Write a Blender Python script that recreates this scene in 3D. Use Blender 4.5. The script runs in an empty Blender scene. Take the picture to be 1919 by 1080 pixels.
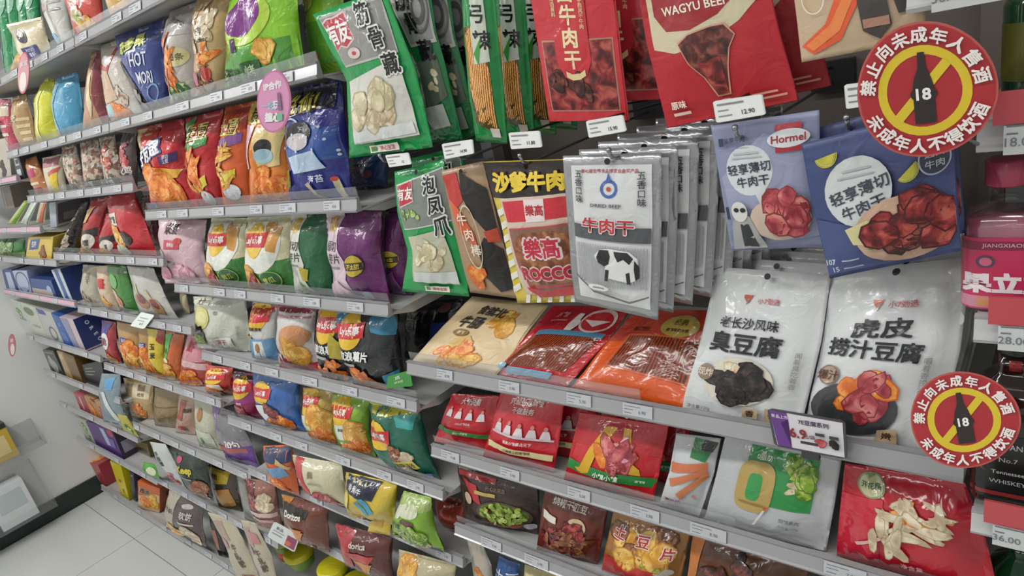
import bpy, bmesh, math, random, bisect
from mathutils import Vector, Matrix, noise

# ------------------------------------------------------------------ camera
scene = bpy.context.scene
CAM_H = 1.645
FPX = 1250.0                       # focal length in pixels of the 1919 px wide frame
RIGHT = Vector((0.7677963, 0.60526424, -0.21010486))
UP = Vector((-0.04854436, 0.38194825, 0.92290789))
FWD = Vector((-0.63885232, 0.69840586, -0.32264061))
cam_data = bpy.data.cameras.new('camera')
cam = bpy.data.objects.new('camera', cam_data)
scene.collection.objects.link(cam)
cam_data.sensor_width = 36.0
cam_data.lens = FPX / 1919 * 36.0
cam_data.clip_start = 0.02
CAM = Vector((0, 0, CAM_H))
m = Matrix((RIGHT, UP, -FWD)).transposed().to_4x4()
m.translation = CAM
cam.matrix_world = m
scene.camera = cam

# ------------------------------------------------------------------ world, exposure
world = bpy.data.worlds.new('shop_air')
scene.world = world
world.use_nodes = True
world.node_tree.nodes['Background'].inputs[0].default_value = (0.93, 0.97, 1.0, 1)
world.node_tree.nodes['Background'].inputs[1].default_value = 0.42
vs = scene.view_settings
vs.view_transform = 'Standard'
vs.look = 'None'
vs.gamma = 1.0
vs.use_curve_mapping = False
vs.exposure = -0.36
cy = scene.cycles
cy.max_bounces = 4
cy.diffuse_bounces = 3
cy.glossy_bounces = 2
cy.transmission_bounces = 2
cy.transparent_max_bounces = 8
cy.adaptive_threshold = 0.02
cy.caustics_reflective = False
cy.caustics_refractive = False

# ------------------------------------------------------------------ helpers
COL = scene.collection

def hexrgb(h):
    h = h.lstrip('#')
    out = []
    for i in (0, 2, 4):
        c = int(h[i:i + 2], 16) / 255
        out.append(c / 12.92 if c <= 0.04045 else ((c + 0.055) / 1.055) ** 2.4)
    return (*out, 1.0)

TEX = {   # named two or three tone procedural prints: kind, scale, colours
    'jerky': ('noise', 90, ['#2c1412', '#5a2520', '#8a4a3c']),
    'redmeat': ('noise', 70, ['#4a1518', '#8e2a2c', '#b85a4e']),
    'shred': ('wave', 150, ['#3c170e', '#7c3a1e', '#a4603a']),
    'strips': ('wave', 420, ['#8a3a10', '#d88a34', '#f2c878']),
    'latiao': ('wave', 260, ['#4a1a0c', '#7a2c14', '#9a4420']),
    'chip': ('noise', 40, ['#c98a2c', '#e8b34c', '#f3cf7a']),
    'fry': ('noise', 50, ['#d0641e', '#ea8c34', '#f4b460']),
    'pale': ('noise', 60, ['#b9a585', '#d8c8a8', '#ece2cc']),
    'feet': ('noise', 45, ['#b7ab86', '#d3c8a4', '#e8e0c6']),
    'green': ('noise', 80, ['#4e7a22', '#8fb13a', '#c4d070']),
    'bean': ('noise', 80, ['#6c8a2c', '#a8b64e', '#c4433a']),
    'pea': ('noise', 60, ['#6f8a34', '#9cb04a', '#c2cc78']),
    'ham': ('noise', 50, ['#8e2f38', '#c1525a', '#d98f86']),
    'dark': ('noise', 90, ['#191516', '#2e2626', '#4c3c38']),
    'pink': ('noise', 50, ['#d68fa6', '#eab6c4', '#f4d8de']),
    'kraft': ('noise', 30, ['#b2926a', '#c4a67c', '#cfb48c']),
    'busy': ('voronoi', 130, ['#c8b9a4', '#8a6f5c', '#d6cfc0', '#a84a40', '#5f6b58']),
    'busyred': ('voronoi', 120, ['#c23a34', '#e8d8c0', '#7c1c1e', '#d99a4a']),
    'busygrn': ('voronoi', 110, ['#3a7a3c', '#d8dcb8', '#8fae3e', '#245a34']),
    'wood': ('noise', 60, ['#6a3a22', '#94583a', '#b47c52']),
    'foilgrey': ('noise', 25, ['#8e8e8c', '#a6a6a3', '#b8b8b4']),
}
_mats = {}

def new_mat(name):
    mt = bpy.data.materials.new(name)
    mt.use_nodes = True
    return mt, mt.node_tree, mt.node_tree.nodes['Principled BSDF']

def film(col, rough=0.3, metal=0.0, bump=0.22, coat=0.3):
    """printed packaging film, card or paint: colour with a little unevenness, soft crinkles in the relief"""
    key = (col, rough, metal, bump, coat)
    if key in _mats:
        return _mats[key]
    mt, nt, bs = new_mat('print_' + col.strip('#') + ('_%d' % len(_mats)))
    N, Lk = nt.nodes, nt.links
    tc = N.new('ShaderNodeTexCoord')
    if col in TEX:
        kind, sc, cols = TEX[col]
        if kind == 'noise':
            t = N.new('ShaderNodeTexNoise'); t.inputs['Scale'].default_value = sc; t.inputs['Detail'].default_value = 3
            t.inputs['Distortion'].default_value = 0.6
            out = t.outputs['Fac']; lo, hi = 0.36, 0.66
        elif kind == 'wave':
            t = N.new('ShaderNodeTexWave'); t.inputs['Scale'].default_value = sc / 4; t.inputs['Distortion'].default_value = 2.2
            t.inputs['Detail'].default_value = 2; t.inputs['Detail Scale'].default_value = 3
            out = t.outputs['Fac']; lo, hi = 0.1, 0.9
        else:
            t = N.new('ShaderNodeTexVoronoi'); t.inputs['Scale'].default_value = sc
            sp = N.new('ShaderNodeSeparateColor'); Lk.new(t.outputs['Color'], sp.inputs[0])
            out = sp.outputs[0]; lo, hi = 0.1, 0.9
        Lk.new(tc.outputs['UV'], t.inputs['Vector'])
        rp = N.new('ShaderNodeValToRGB'); el = rp.color_ramp.elements
        n = len(cols)
        for i, c in enumerate(cols):
            p = lo + (hi - lo) * i / (n - 1)
            e = el[i] if i < 2 else el.new(p)
            e.position = p
            e.color = hexrgb(c)
        Lk.new(out, rp.inputs[0]); Lk.new(rp.outputs[0], bs.inputs['Base Color'])
    else:
        t = N.new('ShaderNodeTexNoise'); t.inputs['Scale'].default_value = 14; t.inputs['Detail'].default_value = 2
        Lk.new(tc.outputs['UV'], t.inputs['Vector'])
        mx = N.new('ShaderNodeMix'); mx.data_type = 'RGBA'
        c = hexrgb(col)
        mx.inputs['A'].default_value = tuple(min(1, x * 0.93) for x in c[:3]) + (1,)
        mx.inputs['B'].default_value = tuple(min(1, x * 1.05) for x in c[:3]) + (1,)
        Lk.new(t.outputs['Fac'], mx.inputs['Factor']); Lk.new(mx.outputs['Result'], bs.inputs['Base Color'])
    bs.inputs['Roughness'].default_value = rough
    bs.inputs['Metallic'].default_value = metal
    bs.inputs['Coat Weight'].default_value = coat
    bs.inputs['Coat Roughness'].default_value = 0.07
    if bump:
        nz = N.new('ShaderNodeTexNoise'); nz.inputs['Scale'].default_value = 32; nz.inputs['Detail'].default_value = 2
        nz.inputs['Distortion'].default_value = 1.2
        Lk.new(tc.outputs['UV'], nz.inputs['Vector'])
        bp = N.new('ShaderNodeBump'); bp.inputs['Strength'].default_value = bump; bp.inputs['Distance'].default_value = 0.01
        Lk.new(nz.outputs['Fac'], bp.inputs['Height']); Lk.new(bp.outputs['Normal'], bs.inputs['Normal'])
        Lk.new(bp.outputs['Normal'], bs.inputs['Coat Normal'])
    _mats[key] = mt
    return mt

def clear_mat(name, tint, gloss):
    mt = bpy.data.materials.new(name); mt.use_nodes = True
    nt = mt.node_tree; nt.nodes.clear()
    o = nt.nodes.new('ShaderNodeOutputMaterial'); mx = nt.nodes.new('ShaderNodeMixShader')
    tr = nt.nodes.new('ShaderNodeBsdfTransparent'); tr.inputs[0].default_value = tint
    gl = nt.nodes.new('ShaderNodeBsdfGlossy'); gl.inputs['Roughness'].default_value = 0.12
    gl.inputs['Color'].default_value = (0.9, 0.9, 0.92, 1)
    mx.inputs[0].default_value = gloss
    nt.links.new(tr.outputs[0], mx.inputs[1]); nt.links.new(gl.outputs[0], mx.inputs[2]); nt.links.new(mx.outputs[0], o.inputs[0])
    return mt

ACRYL = clear_mat('clear_acrylic', (0.93, 0.94, 0.95, 1), 0.16)
TRAY = clear_mat('clear_tray', (0.97, 0.975, 0.98, 1), 0.08)
GLASS = clear_mat('clear_glass', (0.9, 0.93, 0.92, 1), 0.12)

def ray(px, py):
    return (FWD + RIGHT * ((px - 960) / FPX) - UP * ((py - 540) / FPX))

def at(px, py, Y):
    r = ray(px, py)
    return CAM + r * (Y / r.y)

def atX(px, py, X):
    r = ray(px, py)
    return CAM + r * (X / r.x)

def on_plane(px, py, p0, n):
    r = ray(px, py)
    return CAM + r * ((p0 - CAM).dot(n) / r.dot(n))

def mesh_obj(name, verts, faces, mat, parent=None, uvs=None, smooth=True):
    me = bpy.data.meshes.new(name)
    me.from_pydata([tuple(v) for v in verts], [], faces)
    if uvs is not None:
        ul = me.uv_layers.new(name='UVMap')
        for lp in me.loops:
            ul.data[lp.index].uv = uvs[lp.vertex_index]
    if smooth:
        me.polygons.foreach_set('use_smooth', [True] * len(me.polygons))
    me.materials.append(mat)
    o = bpy.data.objects.new(name, me)
    COL.objects.link(o)
    if parent is not None:
        o.parent = parent
    return o

def tag(o, label, cat, group=None):
    o['label'] = label
    o['category'] = cat
    if group:
        o['group'] = group
    return o

def structure(o, label=None):
    o['kind'] = 'structure'
    if label:
        o['label'] = label
    return o

def box_geo(x0, y0, z0, x1, y1, z1):
    v = [(x, y, z) for x in (x0, x1) for y in (y0, y1) for z in (z0, z1)]
    f = [(0, 1, 3, 2), (4, 6, 7, 5), (0, 4, 5, 1), (2, 3, 7, 6), (0, 2, 6, 4), (1, 5, 7, 3)]
    return v, f

def box(name, b, mat, parent=None):
    v, f = box_geo(*b)
    uv = [(p[0] + p[1], p[2] + p[1]) for p in v]
    return mesh_obj(name, v, f, mat, parent, uv, smooth=False)

def boxes(name, bs, mat, parent=None):
    V, F = [], []
    for b in bs:
        v, f = box_geo(*b); k = len(V)
        V += v; F += [tuple(i + k for i in q) for q in f]
    return mesh_obj(name, V, F, mat, parent, [(p[0] + p[1], p[2] + p[1]) for p in V], smooth=False)

def tube_geo(pts, r, n=8):
    V, F = [], []
    pts = [Vector(p) for p in pts]
    for i, p in enumerate(pts):
        t = (pts[min(i + 1, len(pts) - 1)] - pts[max(i - 1, 0)]).normalized()
        a = t.cross(Vector((0.3, 0.2, 1))).normalized()
        b = t.cross(a)
        for k in range(n):
            q = 2 * math.pi * k / n
            V.append(p + a * (r * math.cos(q)) + b * (r * math.sin(q)))
        if i:
            for k in range(n):
                F.append(((i - 1) * n + k, (i - 1) * n + (k + 1) % n, i * n + (k + 1) % n, i * n + k))
    F.append(tuple(range(n))[::-1]); F.append(tuple(range(len(V) - n, len(V))))
    return V, F

def tube(name, pts, r, mat, parent=None, n=8):
    V, F = tube_geo(pts, r, n)
    return mesh_obj(name, V, F, mat, parent)

def lathe(name, c, prof, mat, parent=None, n=32, square=0.0, yaw=0.0):
    """prof: (radius, z) pairs; square > 0 squares the section (1 = rounded square)"""
    V, F, U = [], [], []
    for r, z in prof:
        for k in range(n):
            q = 2 * math.pi * k / n
            cx, sx = math.cos(q), math.sin(q)
            if square:
                e = 2 + 6 * square
                s = 1 / (abs(cx) ** e + abs(sx) ** e) ** (1 / e)
            else:
                s = 1
            x, y = r * s * cx, r * s * sx
            V.append((c[0] + x * math.cos(yaw) - y * math.sin(yaw), c[1] + x * math.sin(yaw) + y * math.cos(yaw), c[2] + z))
            U.append((k / n * 0.3, z))
    for i in range(len(prof) - 1):
        for k in range(n):
            F.append((i * n + k, i * n + (k + 1) % n, (i + 1) * n + (k + 1) % n, (i + 1) * n + k))
    F.append(tuple(range(n))[::-1]); F.append(tuple(range(len(V) - n, len(V))))
    return mesh_obj(name, V, F, mat, parent, U)

# ------------------------------------------------------------------ printed shapes (u right, v down, both 0..1 over the face)
_text = {}

def text_geo(s, bold):
    if (s, bold) in _text:
        return _text[(s, bold)]
    cu = bpy.data.curves.new('t', 'FONT')
    cu.body = s; cu.align_x = 'CENTER'; cu.resolution_u = 2; cu.offset = 0.004; cu.space_line = 1.0
    o = bpy.data.objects.new('t', cu)
    me = o.to_mesh()
    vs_ = [(v.co.x, v.co.y) for v in me.vertices]
    fs = [tuple(p.vertices) for p in me.polygons]
    o.to_mesh_clear()
    bpy.data.objects.remove(o); bpy.data.curves.remove(cu)
    if vs_:
        cx = (min(p[0] for p in vs_) + max(p[0] for p in vs_)) / 2
        cy = (min(p[1] for p in vs_) + max(p[1] for p in vs_)) / 2
        vs_ = [(x - cx, y - cy) for x, y in vs_]
    _text[(s, bold)] = (vs_, fs)
    return vs_, fs

def T(s, u, v, h, col, rot=0, vert=False, bold=0.015, sx=1.0, name='lettering'):
    return ('T', name, col, '\n'.join(s) if vert else s, u, v, h, rot, bold, sx)

def E(u, v, ru, rv, col, name='badge', rot=0):
    return ('P', name, col, [(u + ru * math.cos(math.radians(a)), v + rv * math.sin(math.radians(a))) for a in range(0, 360, 15)])

def B(u0, v0, u1, v1, col, name='colour_band'):
    return ('P', name, col, [(u0, v0), (u1, v0), (u1, v1), (u0, v1)])

def P(pts, col, name='printed_panel'):
    return ('P', name, col, pts)

def SE(u, v, ru, rv, col, name='rounded_shape', p=0.55):
    out = []
    for a in range(0, 360, 12):
        c, q = math.cos(math.radians(a)), math.sin(math.radians(a))
        out.append((u + ru * math.copysign(abs(c) ** p, c), v + rv * math.copysign(abs(q) ** p, q)))
    return ('P', name, col, out)

def RG(u, v, ru, rv, th, col, name='ring'):
    return ('R', name, col, u, v, ru, rv, th)

def F(mat, u, v, ru, rv, n=9, size=0.13, seed=1, long=1.6, name='food_picture'):
    return ('F', name, mat, u, v, ru, rv, n, size, seed, long)

def decal_2d(d, W, H):
    k = d[0]
    if k == 'T':
        _, _, _, s, u, v, h, rot, bold, sx = d
        V, F_ = text_geo(s, bold)
        a = math.radians(rot); ca, sa = math.cos(a), math.sin(a)
        hm = h * H
        sh = [(0.0, 0.0)]
        if bold >= 0.008:      # heavier strokes: the glyph laid over itself, slightly shifted
            q = 4 if bold < 0.045 else 8
            sh = [(bold * math.cos(math.pi * (2 * i + 1) / q), bold * math.sin(math.pi * (2 * i + 1) / q)) for i in range(q)]
        res = []
        for dx, dy in sh:
            out = []
            for x, y in V:
                x = (x + dx) * hm * sx; y = (y + dy) * hm
                x, y = x * ca - y * sa, x * sa + y * ca
                out.append((u + x / W, v - y / H))
            res.append((out, F_))
        return res
    if k == 'P':
        return [(d[3], [tuple(range(len(d[3])))])]
    if k == 'R':
        _, _, _, u, v, ru, rv, th = d
        V, F_ = [], []
        n = 32
        for i in range(n):
            a = 2 * math.pi * i / n
            V.append((u + ru * math.cos(a), v + rv * math.sin(a)))
            V.append((u + ru * (1 - th) * math.cos(a), v + rv * (1 - th) * math.sin(a)))
        for i in range(n):
            j = (i + 1) % n
            F_.append((2 * i, 2 * j, 2 * j + 1, 2 * i + 1))
        return [(V, F_)]
    if k == 'F':
        _, _, _, u, v, ru, rv, n, size, seed, long = d
        rnd = random.Random(seed)
        res = []
        for i in range(n):
            a = rnd.uniform(0, 6.28); q = math.sqrt(rnd.random())
            cu, cv = u + ru * q * math.cos(a), v + rv * q * math.sin(a)
            r1 = size * rnd.uniform(0.7, 1.15); r2 = r1 / long * rnd.uniform(0.8, 1.2)
            th = rnd.uniform(0, 3.14)
            pts = []
            for j in range(9):
                b = 2 * math.pi * j / 9
                rr = rnd.uniform(0.82, 1.12)
                x, y = r1 * rr * math.cos(b), r2 * rr * math.sin(b)
                x, y = x * math.cos(th) - y * math.sin(th), x * math.sin(th) + y * math.cos(th)
                pts.append((cu + x, cv + y * W / H))
            res.append((pts, [tuple(range(9))]))
        return res

MERGE = {'lettering', 'small_print', 'stripe', 'white_stripe', 'star_dot', 'white_line', 'cow_patch'}

def add_decals(root, surf, W, H, decals, rough=0.3, coat=0.25, bump=0.12, step=0.009, lift=0.0013):
    groups = []
    for i, d in enumerate(decals):
        if groups and d[1] in MERGE and groups[-1][0] == (d[1], d[2]):
            groups[-1][1].append(d)
        else:
            groups.append([(d[1], d[2]), [d]])
    for gi, ((name, col), ds) in enumerate(groups):
        is_food = ds[0][0] == 'F'
        outs = {0: ([], [], []), 1: ([], [], [])}
        sub = 0
        for d in ds:
            if d[0] == 'T':
                sub = 0
            for V2, F2 in decal_2d(d, W, H):
                if not V2:
                    continue
                for layer in ((1, 0) if is_food else (0,)):
                    Vq = V2
                    if layer == 1:
                        cx = sum(p[0] for p in V2) / len(V2); cy = sum(p[1] for p in V2) / len(V2)
                        Vq = [(cx + (a - cx) * 1.13, cy + (b - cy) * 1.13) for a, b in V2]
                    Vq = [(min(0.995, max(0.005, a)), min(0.995, max(0.005, b))) for a, b in Vq]
                    V3, F3, U3 = outs[layer]
                    bm = bmesh.new()
                    bv = [bm.verts.new((a * W, b * H, 0)) for a, b in Vq]
                    for f in F2:
                        try:
                            bm.faces.new([bv[i] for i in f])
                        except ValueError:
                            pass
                    bmesh.ops.triangulate(bm, faces=bm.faces[:])
                    for _ in range(4):
                        lg = [e for e in bm.edges if e.calc_length() > step]
                        if not lg:
                            break
                        bmesh.ops.subdivide_edges(bm, edges=lg, cuts=1, use_grid_fill=False)
                        bmesh.ops.triangulate(bm, faces=[f for f in bm.faces if len(f.verts) > 3])
                    k = len(V3)
                    bm.verts.index_update()
                    off = lift + 0.0004 * gi + (0.00007 if is_food else 0.00003) * sub
                    if is_food or d[0] == 'T':
                        sub += 1
                    for v in bm.verts:
                        p, nn = surf(v.co.x / W, v.co.y / H)
                        V3.append(p + nn * off); U3.append((v.co.x, H - v.co.y))
                    for f in bm.faces:
                        idx = [k + v.index for v in f.verts]
                        F3.append(tuple(idx) if f.normal.z < 0 else tuple(idx[::-1]))
                    bm.free()
        for layer in (1, 0):
            V3, F3, U3 = outs[layer]
            if V3:
                c = TEX[col][2][0] if layer == 1 and col in TEX else col
                o = mesh_obj(name if layer == 0 else 'picture_outline', V3, F3, film(c, rough, 0.0, bump, coat), root, U3)
                if is_food or name in ('star_dot', 'stripe', 'white_stripe', 'small_print'):
                    o['kind'] = 'stuff'
    return root

# ------------------------------------------------------------------ bags and pouches
class Line:
    """a polyline read by its share of length"""
    def __init__(self, pts):
        self.p = pts
        L = [0.0]
        for a, b in zip(pts, pts[1:]):
            L.append(L[-1] + (b - a).length)
        self.L = L

    def at(self, t):
        L, p = self.L, self.p
        s = t * L[-1]
        for i in range(len(p) - 1):
            if s <= L[i + 1] or i == len(p) - 2:
                return p[i].lerp(p[i + 1], (s - L[i]) / max(1e-9, L[i + 1] - L[i]))

YF = 0.711          # front of the shelf rails
YIN = 0.727         # nearest a bag may stand to the rail
SEED = [7]

OPEN = set()      # shelf heights without a fence: bags there may reach over the rail

NEXT = {}          # deck height -> underside of the shelf above it

def clip_top(l3, r3, shelf):
    lim = NEXT.get(round(shelf, 4))
    if lim:
        for s in (l3, r3):
            if s[0].z > lim - 0.004 and s[0].z - s[1].z > 1e-3:
                s[0] = s[0].lerp(s[1], min(0.9, (s[0].z - lim + 0.004) / (s[0].z - s[1].z)))

def plane_quad(L, R, yaw, lean, Y, shelf, bulge=0.0, hang=True):
    a, l = math.radians(yaw), math.radians(lean)
    n = Vector((math.sin(a) * math.cos(l), -math.cos(a) * math.cos(l), math.sin(l)))
    Y0 = Y if Y is not None else YIN + 0.03
    for _ in range(4):
        bx = (L[-1][0] + R[-1][0]) / 2; by = (L[-1][1] + R[-1][1]) / 2
        p0 = at(bx, by, Y0)
        l3 = [on_plane(x, y, p0, n) for x, y in L]
        r3 = [on_plane(x, y, p0, n) for x, y in R]
        if Y is not None:
            break
        Y0 += YIN + 0.008 + bulge - min(p.y for p in l3 + r3)
    if hang and shelf is not None and shelf in OPEN and Y is None:
        zb = min(l3[-1].z, r3[-1].z)
        if zb < shelf - 0.004:      # its foot shows below the deck: it hangs over the shelf edge
            yo = YF - 0.012 - bulge * 0.7
            p0 = at((L[-1][0] + R[-1][0]) / 2, (L[-1][1] + R[-1][1]) / 2, yo)
            l3 = [on_plane(x, y, p0, n) for x, y in L]
            r3 = [on_plane(x, y, p0, n) for x, y in R]
            clip_top(l3, r3, shelf)
            return l3, r3, n
    if shelf is not None:
        for s in (l3, r3):
            dz = s[-2].z - s[-1].z
            if abs(dz) > 1e-4:
                t = (s[-2].z - (shelf + 0.003)) / dz
                t = min(max(t, 0.06), 2.2)
                s[-1] = s[-2] + (s[-1] - s[-2]) * t
        clip_top(l3, r3, shelf)
    return l3, r3, n

def pillow_surface(l3, r3, n, Tk, style, seed):
    rnd = random.Random(seed)
    ph = [rnd.uniform(0, 6.28) for _ in range(6)]
    kf = rnd.choice((5, 6, 7, 8))
    so = Vector((rnd.uniform(0, 50), rnd.uniform(0, 50), 0))
    W = ((l3[0] - r3[0]).length + (l3[-1] - r3[-1]).length) / 2
    H = ((l3[0] - l3[-1]).length + (r3[0] - r3[-1]).length) / 2
    seal = 0.055 if style == 'pillow' else 0.07

    def disp(u, v):
        if style == 'sheet':
            return Tk * 0.15 * math.sin(math.pi * u + ph[0]) * math.sin(math.pi * v)
        su = max(0.0, min(1.0, u if style == 'pillow' else (u - seal) / (1 - 2 * seal)))
        sv = max(0.0, min(1.0, (v - seal) / (1 - 2 * seal)))
        a = max(0.0, 1 - (2 * su - 1) ** 2) ** 0.62
        b = max(0.0, 1 - (2 * sv - 1) ** 2) ** 0.5
        if style == 'pouch':
            b *= 0.65 + 0.5 * sv
        d = Tk * 0.5 * a * b
        w = noise.noise(Vector((u * 3.2 * W / 0.15, v * 3.2 * H / 0.2, 0)) + so)
        d += 0.14 * Tk * w * (0.35 + b)
        near = math.exp(-sv / 0.16) + math.exp(-(1 - sv) / 0.16)
        d += 0.085 * Tk * near * min(1, b * 3) * math.sin(kf * 2 * math.pi * u + ph[1] + 2 * math.sin(3 * v + ph[2]))
        if style == 'pillow' and (v < seal or v > 1 - seal):
            d += 0.0012 * math.sin(u * 5 + ph[3])
        return d

    pinch = 0.035 if style == 'pillow' else 0.0
    ll, rr = Line(l3), Line(r3)

    def base(u, v):
        uu = u
        if pinch:
            uu = 0.5 + (u - 0.5) * (1 - pinch * math.sin(math.pi * v))
        return ll.at(v).lerp(rr.at(v), uu)

    def front(u, v):
        return base(u, v) + n * disp(u, v), n

    return front, base, disp, W, H

def bag(name, label, cat, L, R, col, decals=(), shelf=None, Y=None, yaw=0, lean=6, thick=0.05, style='pillow',
        group=None, rough=0.3, coat=0.3, bump=0.22, res=(16, 20), behind=(), hole=False, metal=0.0, step=0.009):
    SEED[0] += 1
    seed = SEED[0]
    if shelf is not None and lean > 30:
        shelf += 0.007
    l3, r3, n = plane_quad([tuple(p) for p in L], [tuple(p) for p in R], yaw, lean, Y, shelf, thick * 0.12)
    front, base, disp, W, H = pillow_surface(l3, r3, n, thick, style, seed)
    nu, nv = res
    us = [0.0, 0.03] + [0.03 + 0.94 * i / (nu - 2) for i in range(1, nu - 2)] + [0.97, 1.0]
    vs_ = [0.0, 0.05] + [0.05 + 0.9 * i / (nv - 2) for i in range(1, nv - 2)] + [0.95, 1.0]
    V, F_, UV = [], [], []
    for v in vs_:
        for u in us:
            p, _ = front(u, v)
            V.append(p + n * 0.0004); UV.append((u * W, (1 - v) * H))
    k = len(V); mu, mv = len(us), len(vs_)
    tb = 0.0007 if style == 'sheet' else 0.0
    for v in vs_:
        for u in us:
            d = 0.0 if style == 'sheet' else disp(u, v) * (0.55 if style == 'pillow' else 0.35)
            q = base(u, v) + n * (disp(u, v) if style == 'sheet' else 0)
            V.append(q - n * (d + 0.0004 + tb)); UV.append((u * W, (1 - v) * H))
    for j in range(mv - 1):
        for i in range(mu - 1):
            a = j * mu + i
            F_.append((a, a + mu, a + mu + 1, a + 1))
            b = k + a
            F_.append((b, b + 1, b + mu + 1, b + mu))
    for i in range(mu - 1):
        F_.append((i, i + 1, k + i + 1, k + i)); a = (mv - 1) * mu + i
        F_.append((a + 1, a, k + a, k + a + 1))
    for j in range(mv - 1):
        a = j * mu
        F_.append((a + mu, a, k + a, k + a + mu)); a = j * mu + mu - 1
        F_.append((a, a + mu, k + a + mu, k + a))
    o = mesh_obj(name, V, F_, film(col, rough, metal, bump, coat), None, UV)
    tag(o, label, cat, group)
    ds = list(decals)
    if hole:
        ds = ds + [E(0.5, 0.035, 0.012 / W * 0.35, 0.012 / H * 0.35, '#1a1a1a', 'hang_hole')]
    def skin(u, v):
        i = min(mu - 2, max(0, bisect.bisect_right(us, u) - 1)); j = min(mv - 2, max(0, bisect.bisect_right(vs_, v) - 1))
        fu = (u - us[i]) / (us[i + 1] - us[i]); fv = (v - vs_[j]) / (vs_[j + 1] - vs_[j])
        a = j * mu + i
        return V[a].lerp(V[a + 1], fu).lerp(V[a + mu].lerp(V[a + mu + 1], fu), fv), n
    add_decals(o, skin, W, H, ds, rough, coat, bump, step)
    out = [o]
    for off, lab in behind:
        c = copy_thing(o); c.location = Vector(off)
        c['label'] = lab
        out.append(c)
    return out if behind else o

def copy_thing(o):
    c = o.copy(); COL.objects.link(c)
    for ch in o.children:
        d = ch.copy(); COL.objects.link(d); d.parent = c
    return c

def carton(name, label, cat, L, R, col, depth, decals=(), side=(), top=(), shelf=None, Y=None, yaw=0, lean=0, group=None,
           rough=0.35, sidecol=None, flip=False):
    """a box: the front face through the pixels, pushed back by its depth"""
    l3, r3, n = plane_quad(L, R, yaw, lean, Y, shelf, 0.0, False)
    a, b, c, d = l3[0], r3[0], r3[-1], l3[-1]
    bk = -n * depth
    V = [a, b, c, d, a + bk, b + bk, c + bk, d + bk]
    F_ = [(0, 3, 2, 1), (4, 5, 6, 7), (0, 1, 5, 4), (1, 2, 6, 5), (2, 3, 7, 6), (3, 0, 4, 7)]
    W = (b - a).length; H = (d - a).length
    bm = bmesh.new()
    bv = [bm.verts.new(p) for p in V]
    for f in F_:
        bm.faces.new([bv[i] for i in f])
    bmesh.ops.bevel(bm, geom=bm.edges[:], offset=0.0012, segments=1, affect='EDGES')
    bmesh.ops.recalc_face_normals(bm, faces=bm.faces[:])
    me = bpy.data.meshes.new(name); bm.to_mesh(me); bm.free()
    ul = me.uv_layers.new(name='UVMap')
    ux = (b - a).normalized(); vx = (a - d).normalized()
    for lp in me.loops:
        p = me.vertices[lp.vertex_index].co - d
        ul.data[lp.index].uv = (p.dot(ux) + p.dot(n), p.dot(vx))
    me.materials.append(film(col, rough, 0, 0.03, 0.1))
    o = bpy.data.objects.new(name, me); COL.objects.link(o)
    tag(o, label, cat, group)

    def fsurf(u, v):
        return a.lerp(d, v).lerp(b.lerp(c, v), u), n
    rn = ux
    def ssurf(u, v):
        p = b.lerp(c, v)
        return p + bk * u, rn
    tn = vx
    def tsurf(u, v):
        p = a.lerp(b, u)
        return p + bk * (1 - v), tn
    if decals: add_decals(o, fsurf, W, H, decals, rough, 0.1, 0.03, 0.05, 0.0005)
    if side: add_decals(o, ssurf, depth, H, side, rough, 0.1, 0.03, 0.05, 0.0005)
    if top: add_decals(o, tsurf, W, depth, top, rough, 0.1, 0.03, 0.05, 0.0005)
    return o

def card(name, label, cat, L, R, col, decals=(), Y=0.7, yaw=0, lean=0, group=None, thick=0.0012, round_=False, parent=None, rough=0.4, n3=None):
    """a stiff flat card, sign or tag of its own thickness; round_ gives an ellipse"""
    l3, r3, n = plane_quad(L, R, yaw, lean, Y, None)
    a, b, c, d = l3[0], r3[0], r3[-1], l3[-1]
    W = ((b - a).length + (c - d).length) / 2; H = ((d - a).length + (c - b).length) / 2

    def fs(u, v):
        return a.lerp(d, v).lerp(b.lerp(c, v), u), n
    if round_:
        pts = [(0.5 + 0.5 * math.cos(2 * math.pi * i / 48), 0.5 + 0.5 * math.sin(2 * math.pi * i / 48)) for i in range(48)]
    else:
        e = 0.06
        pts = [(e, 0), (1 - e, 0), (1, e), (1, 1 - e), (1 - e, 1), (e, 1), (0, 1 - e), (0, e)]
    V = [fs(u, v)[0] for u, v in pts]; k = len(V)
    V += [p - n * thick for p in V]
    UV = [(u * W, (1 - v) * H) for u, v in pts] * 2
    F_ = [tuple(range(k))[::-1], tuple(range(k, 2 * k))] + [(i, (i + 1) % k, k + (i + 1) % k, k + i) for i in range(k)]
    o = mesh_obj(name, V, F_, film(col, rough, 0, 0.0, 0.15), parent, UV, smooth=False)
    if parent is None:
        tag(o, label, cat, group)
    add_decals(o, fs, W, H, decals, rough, 0.15, 0.0, 0.08, 0.0004)
    return o
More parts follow.
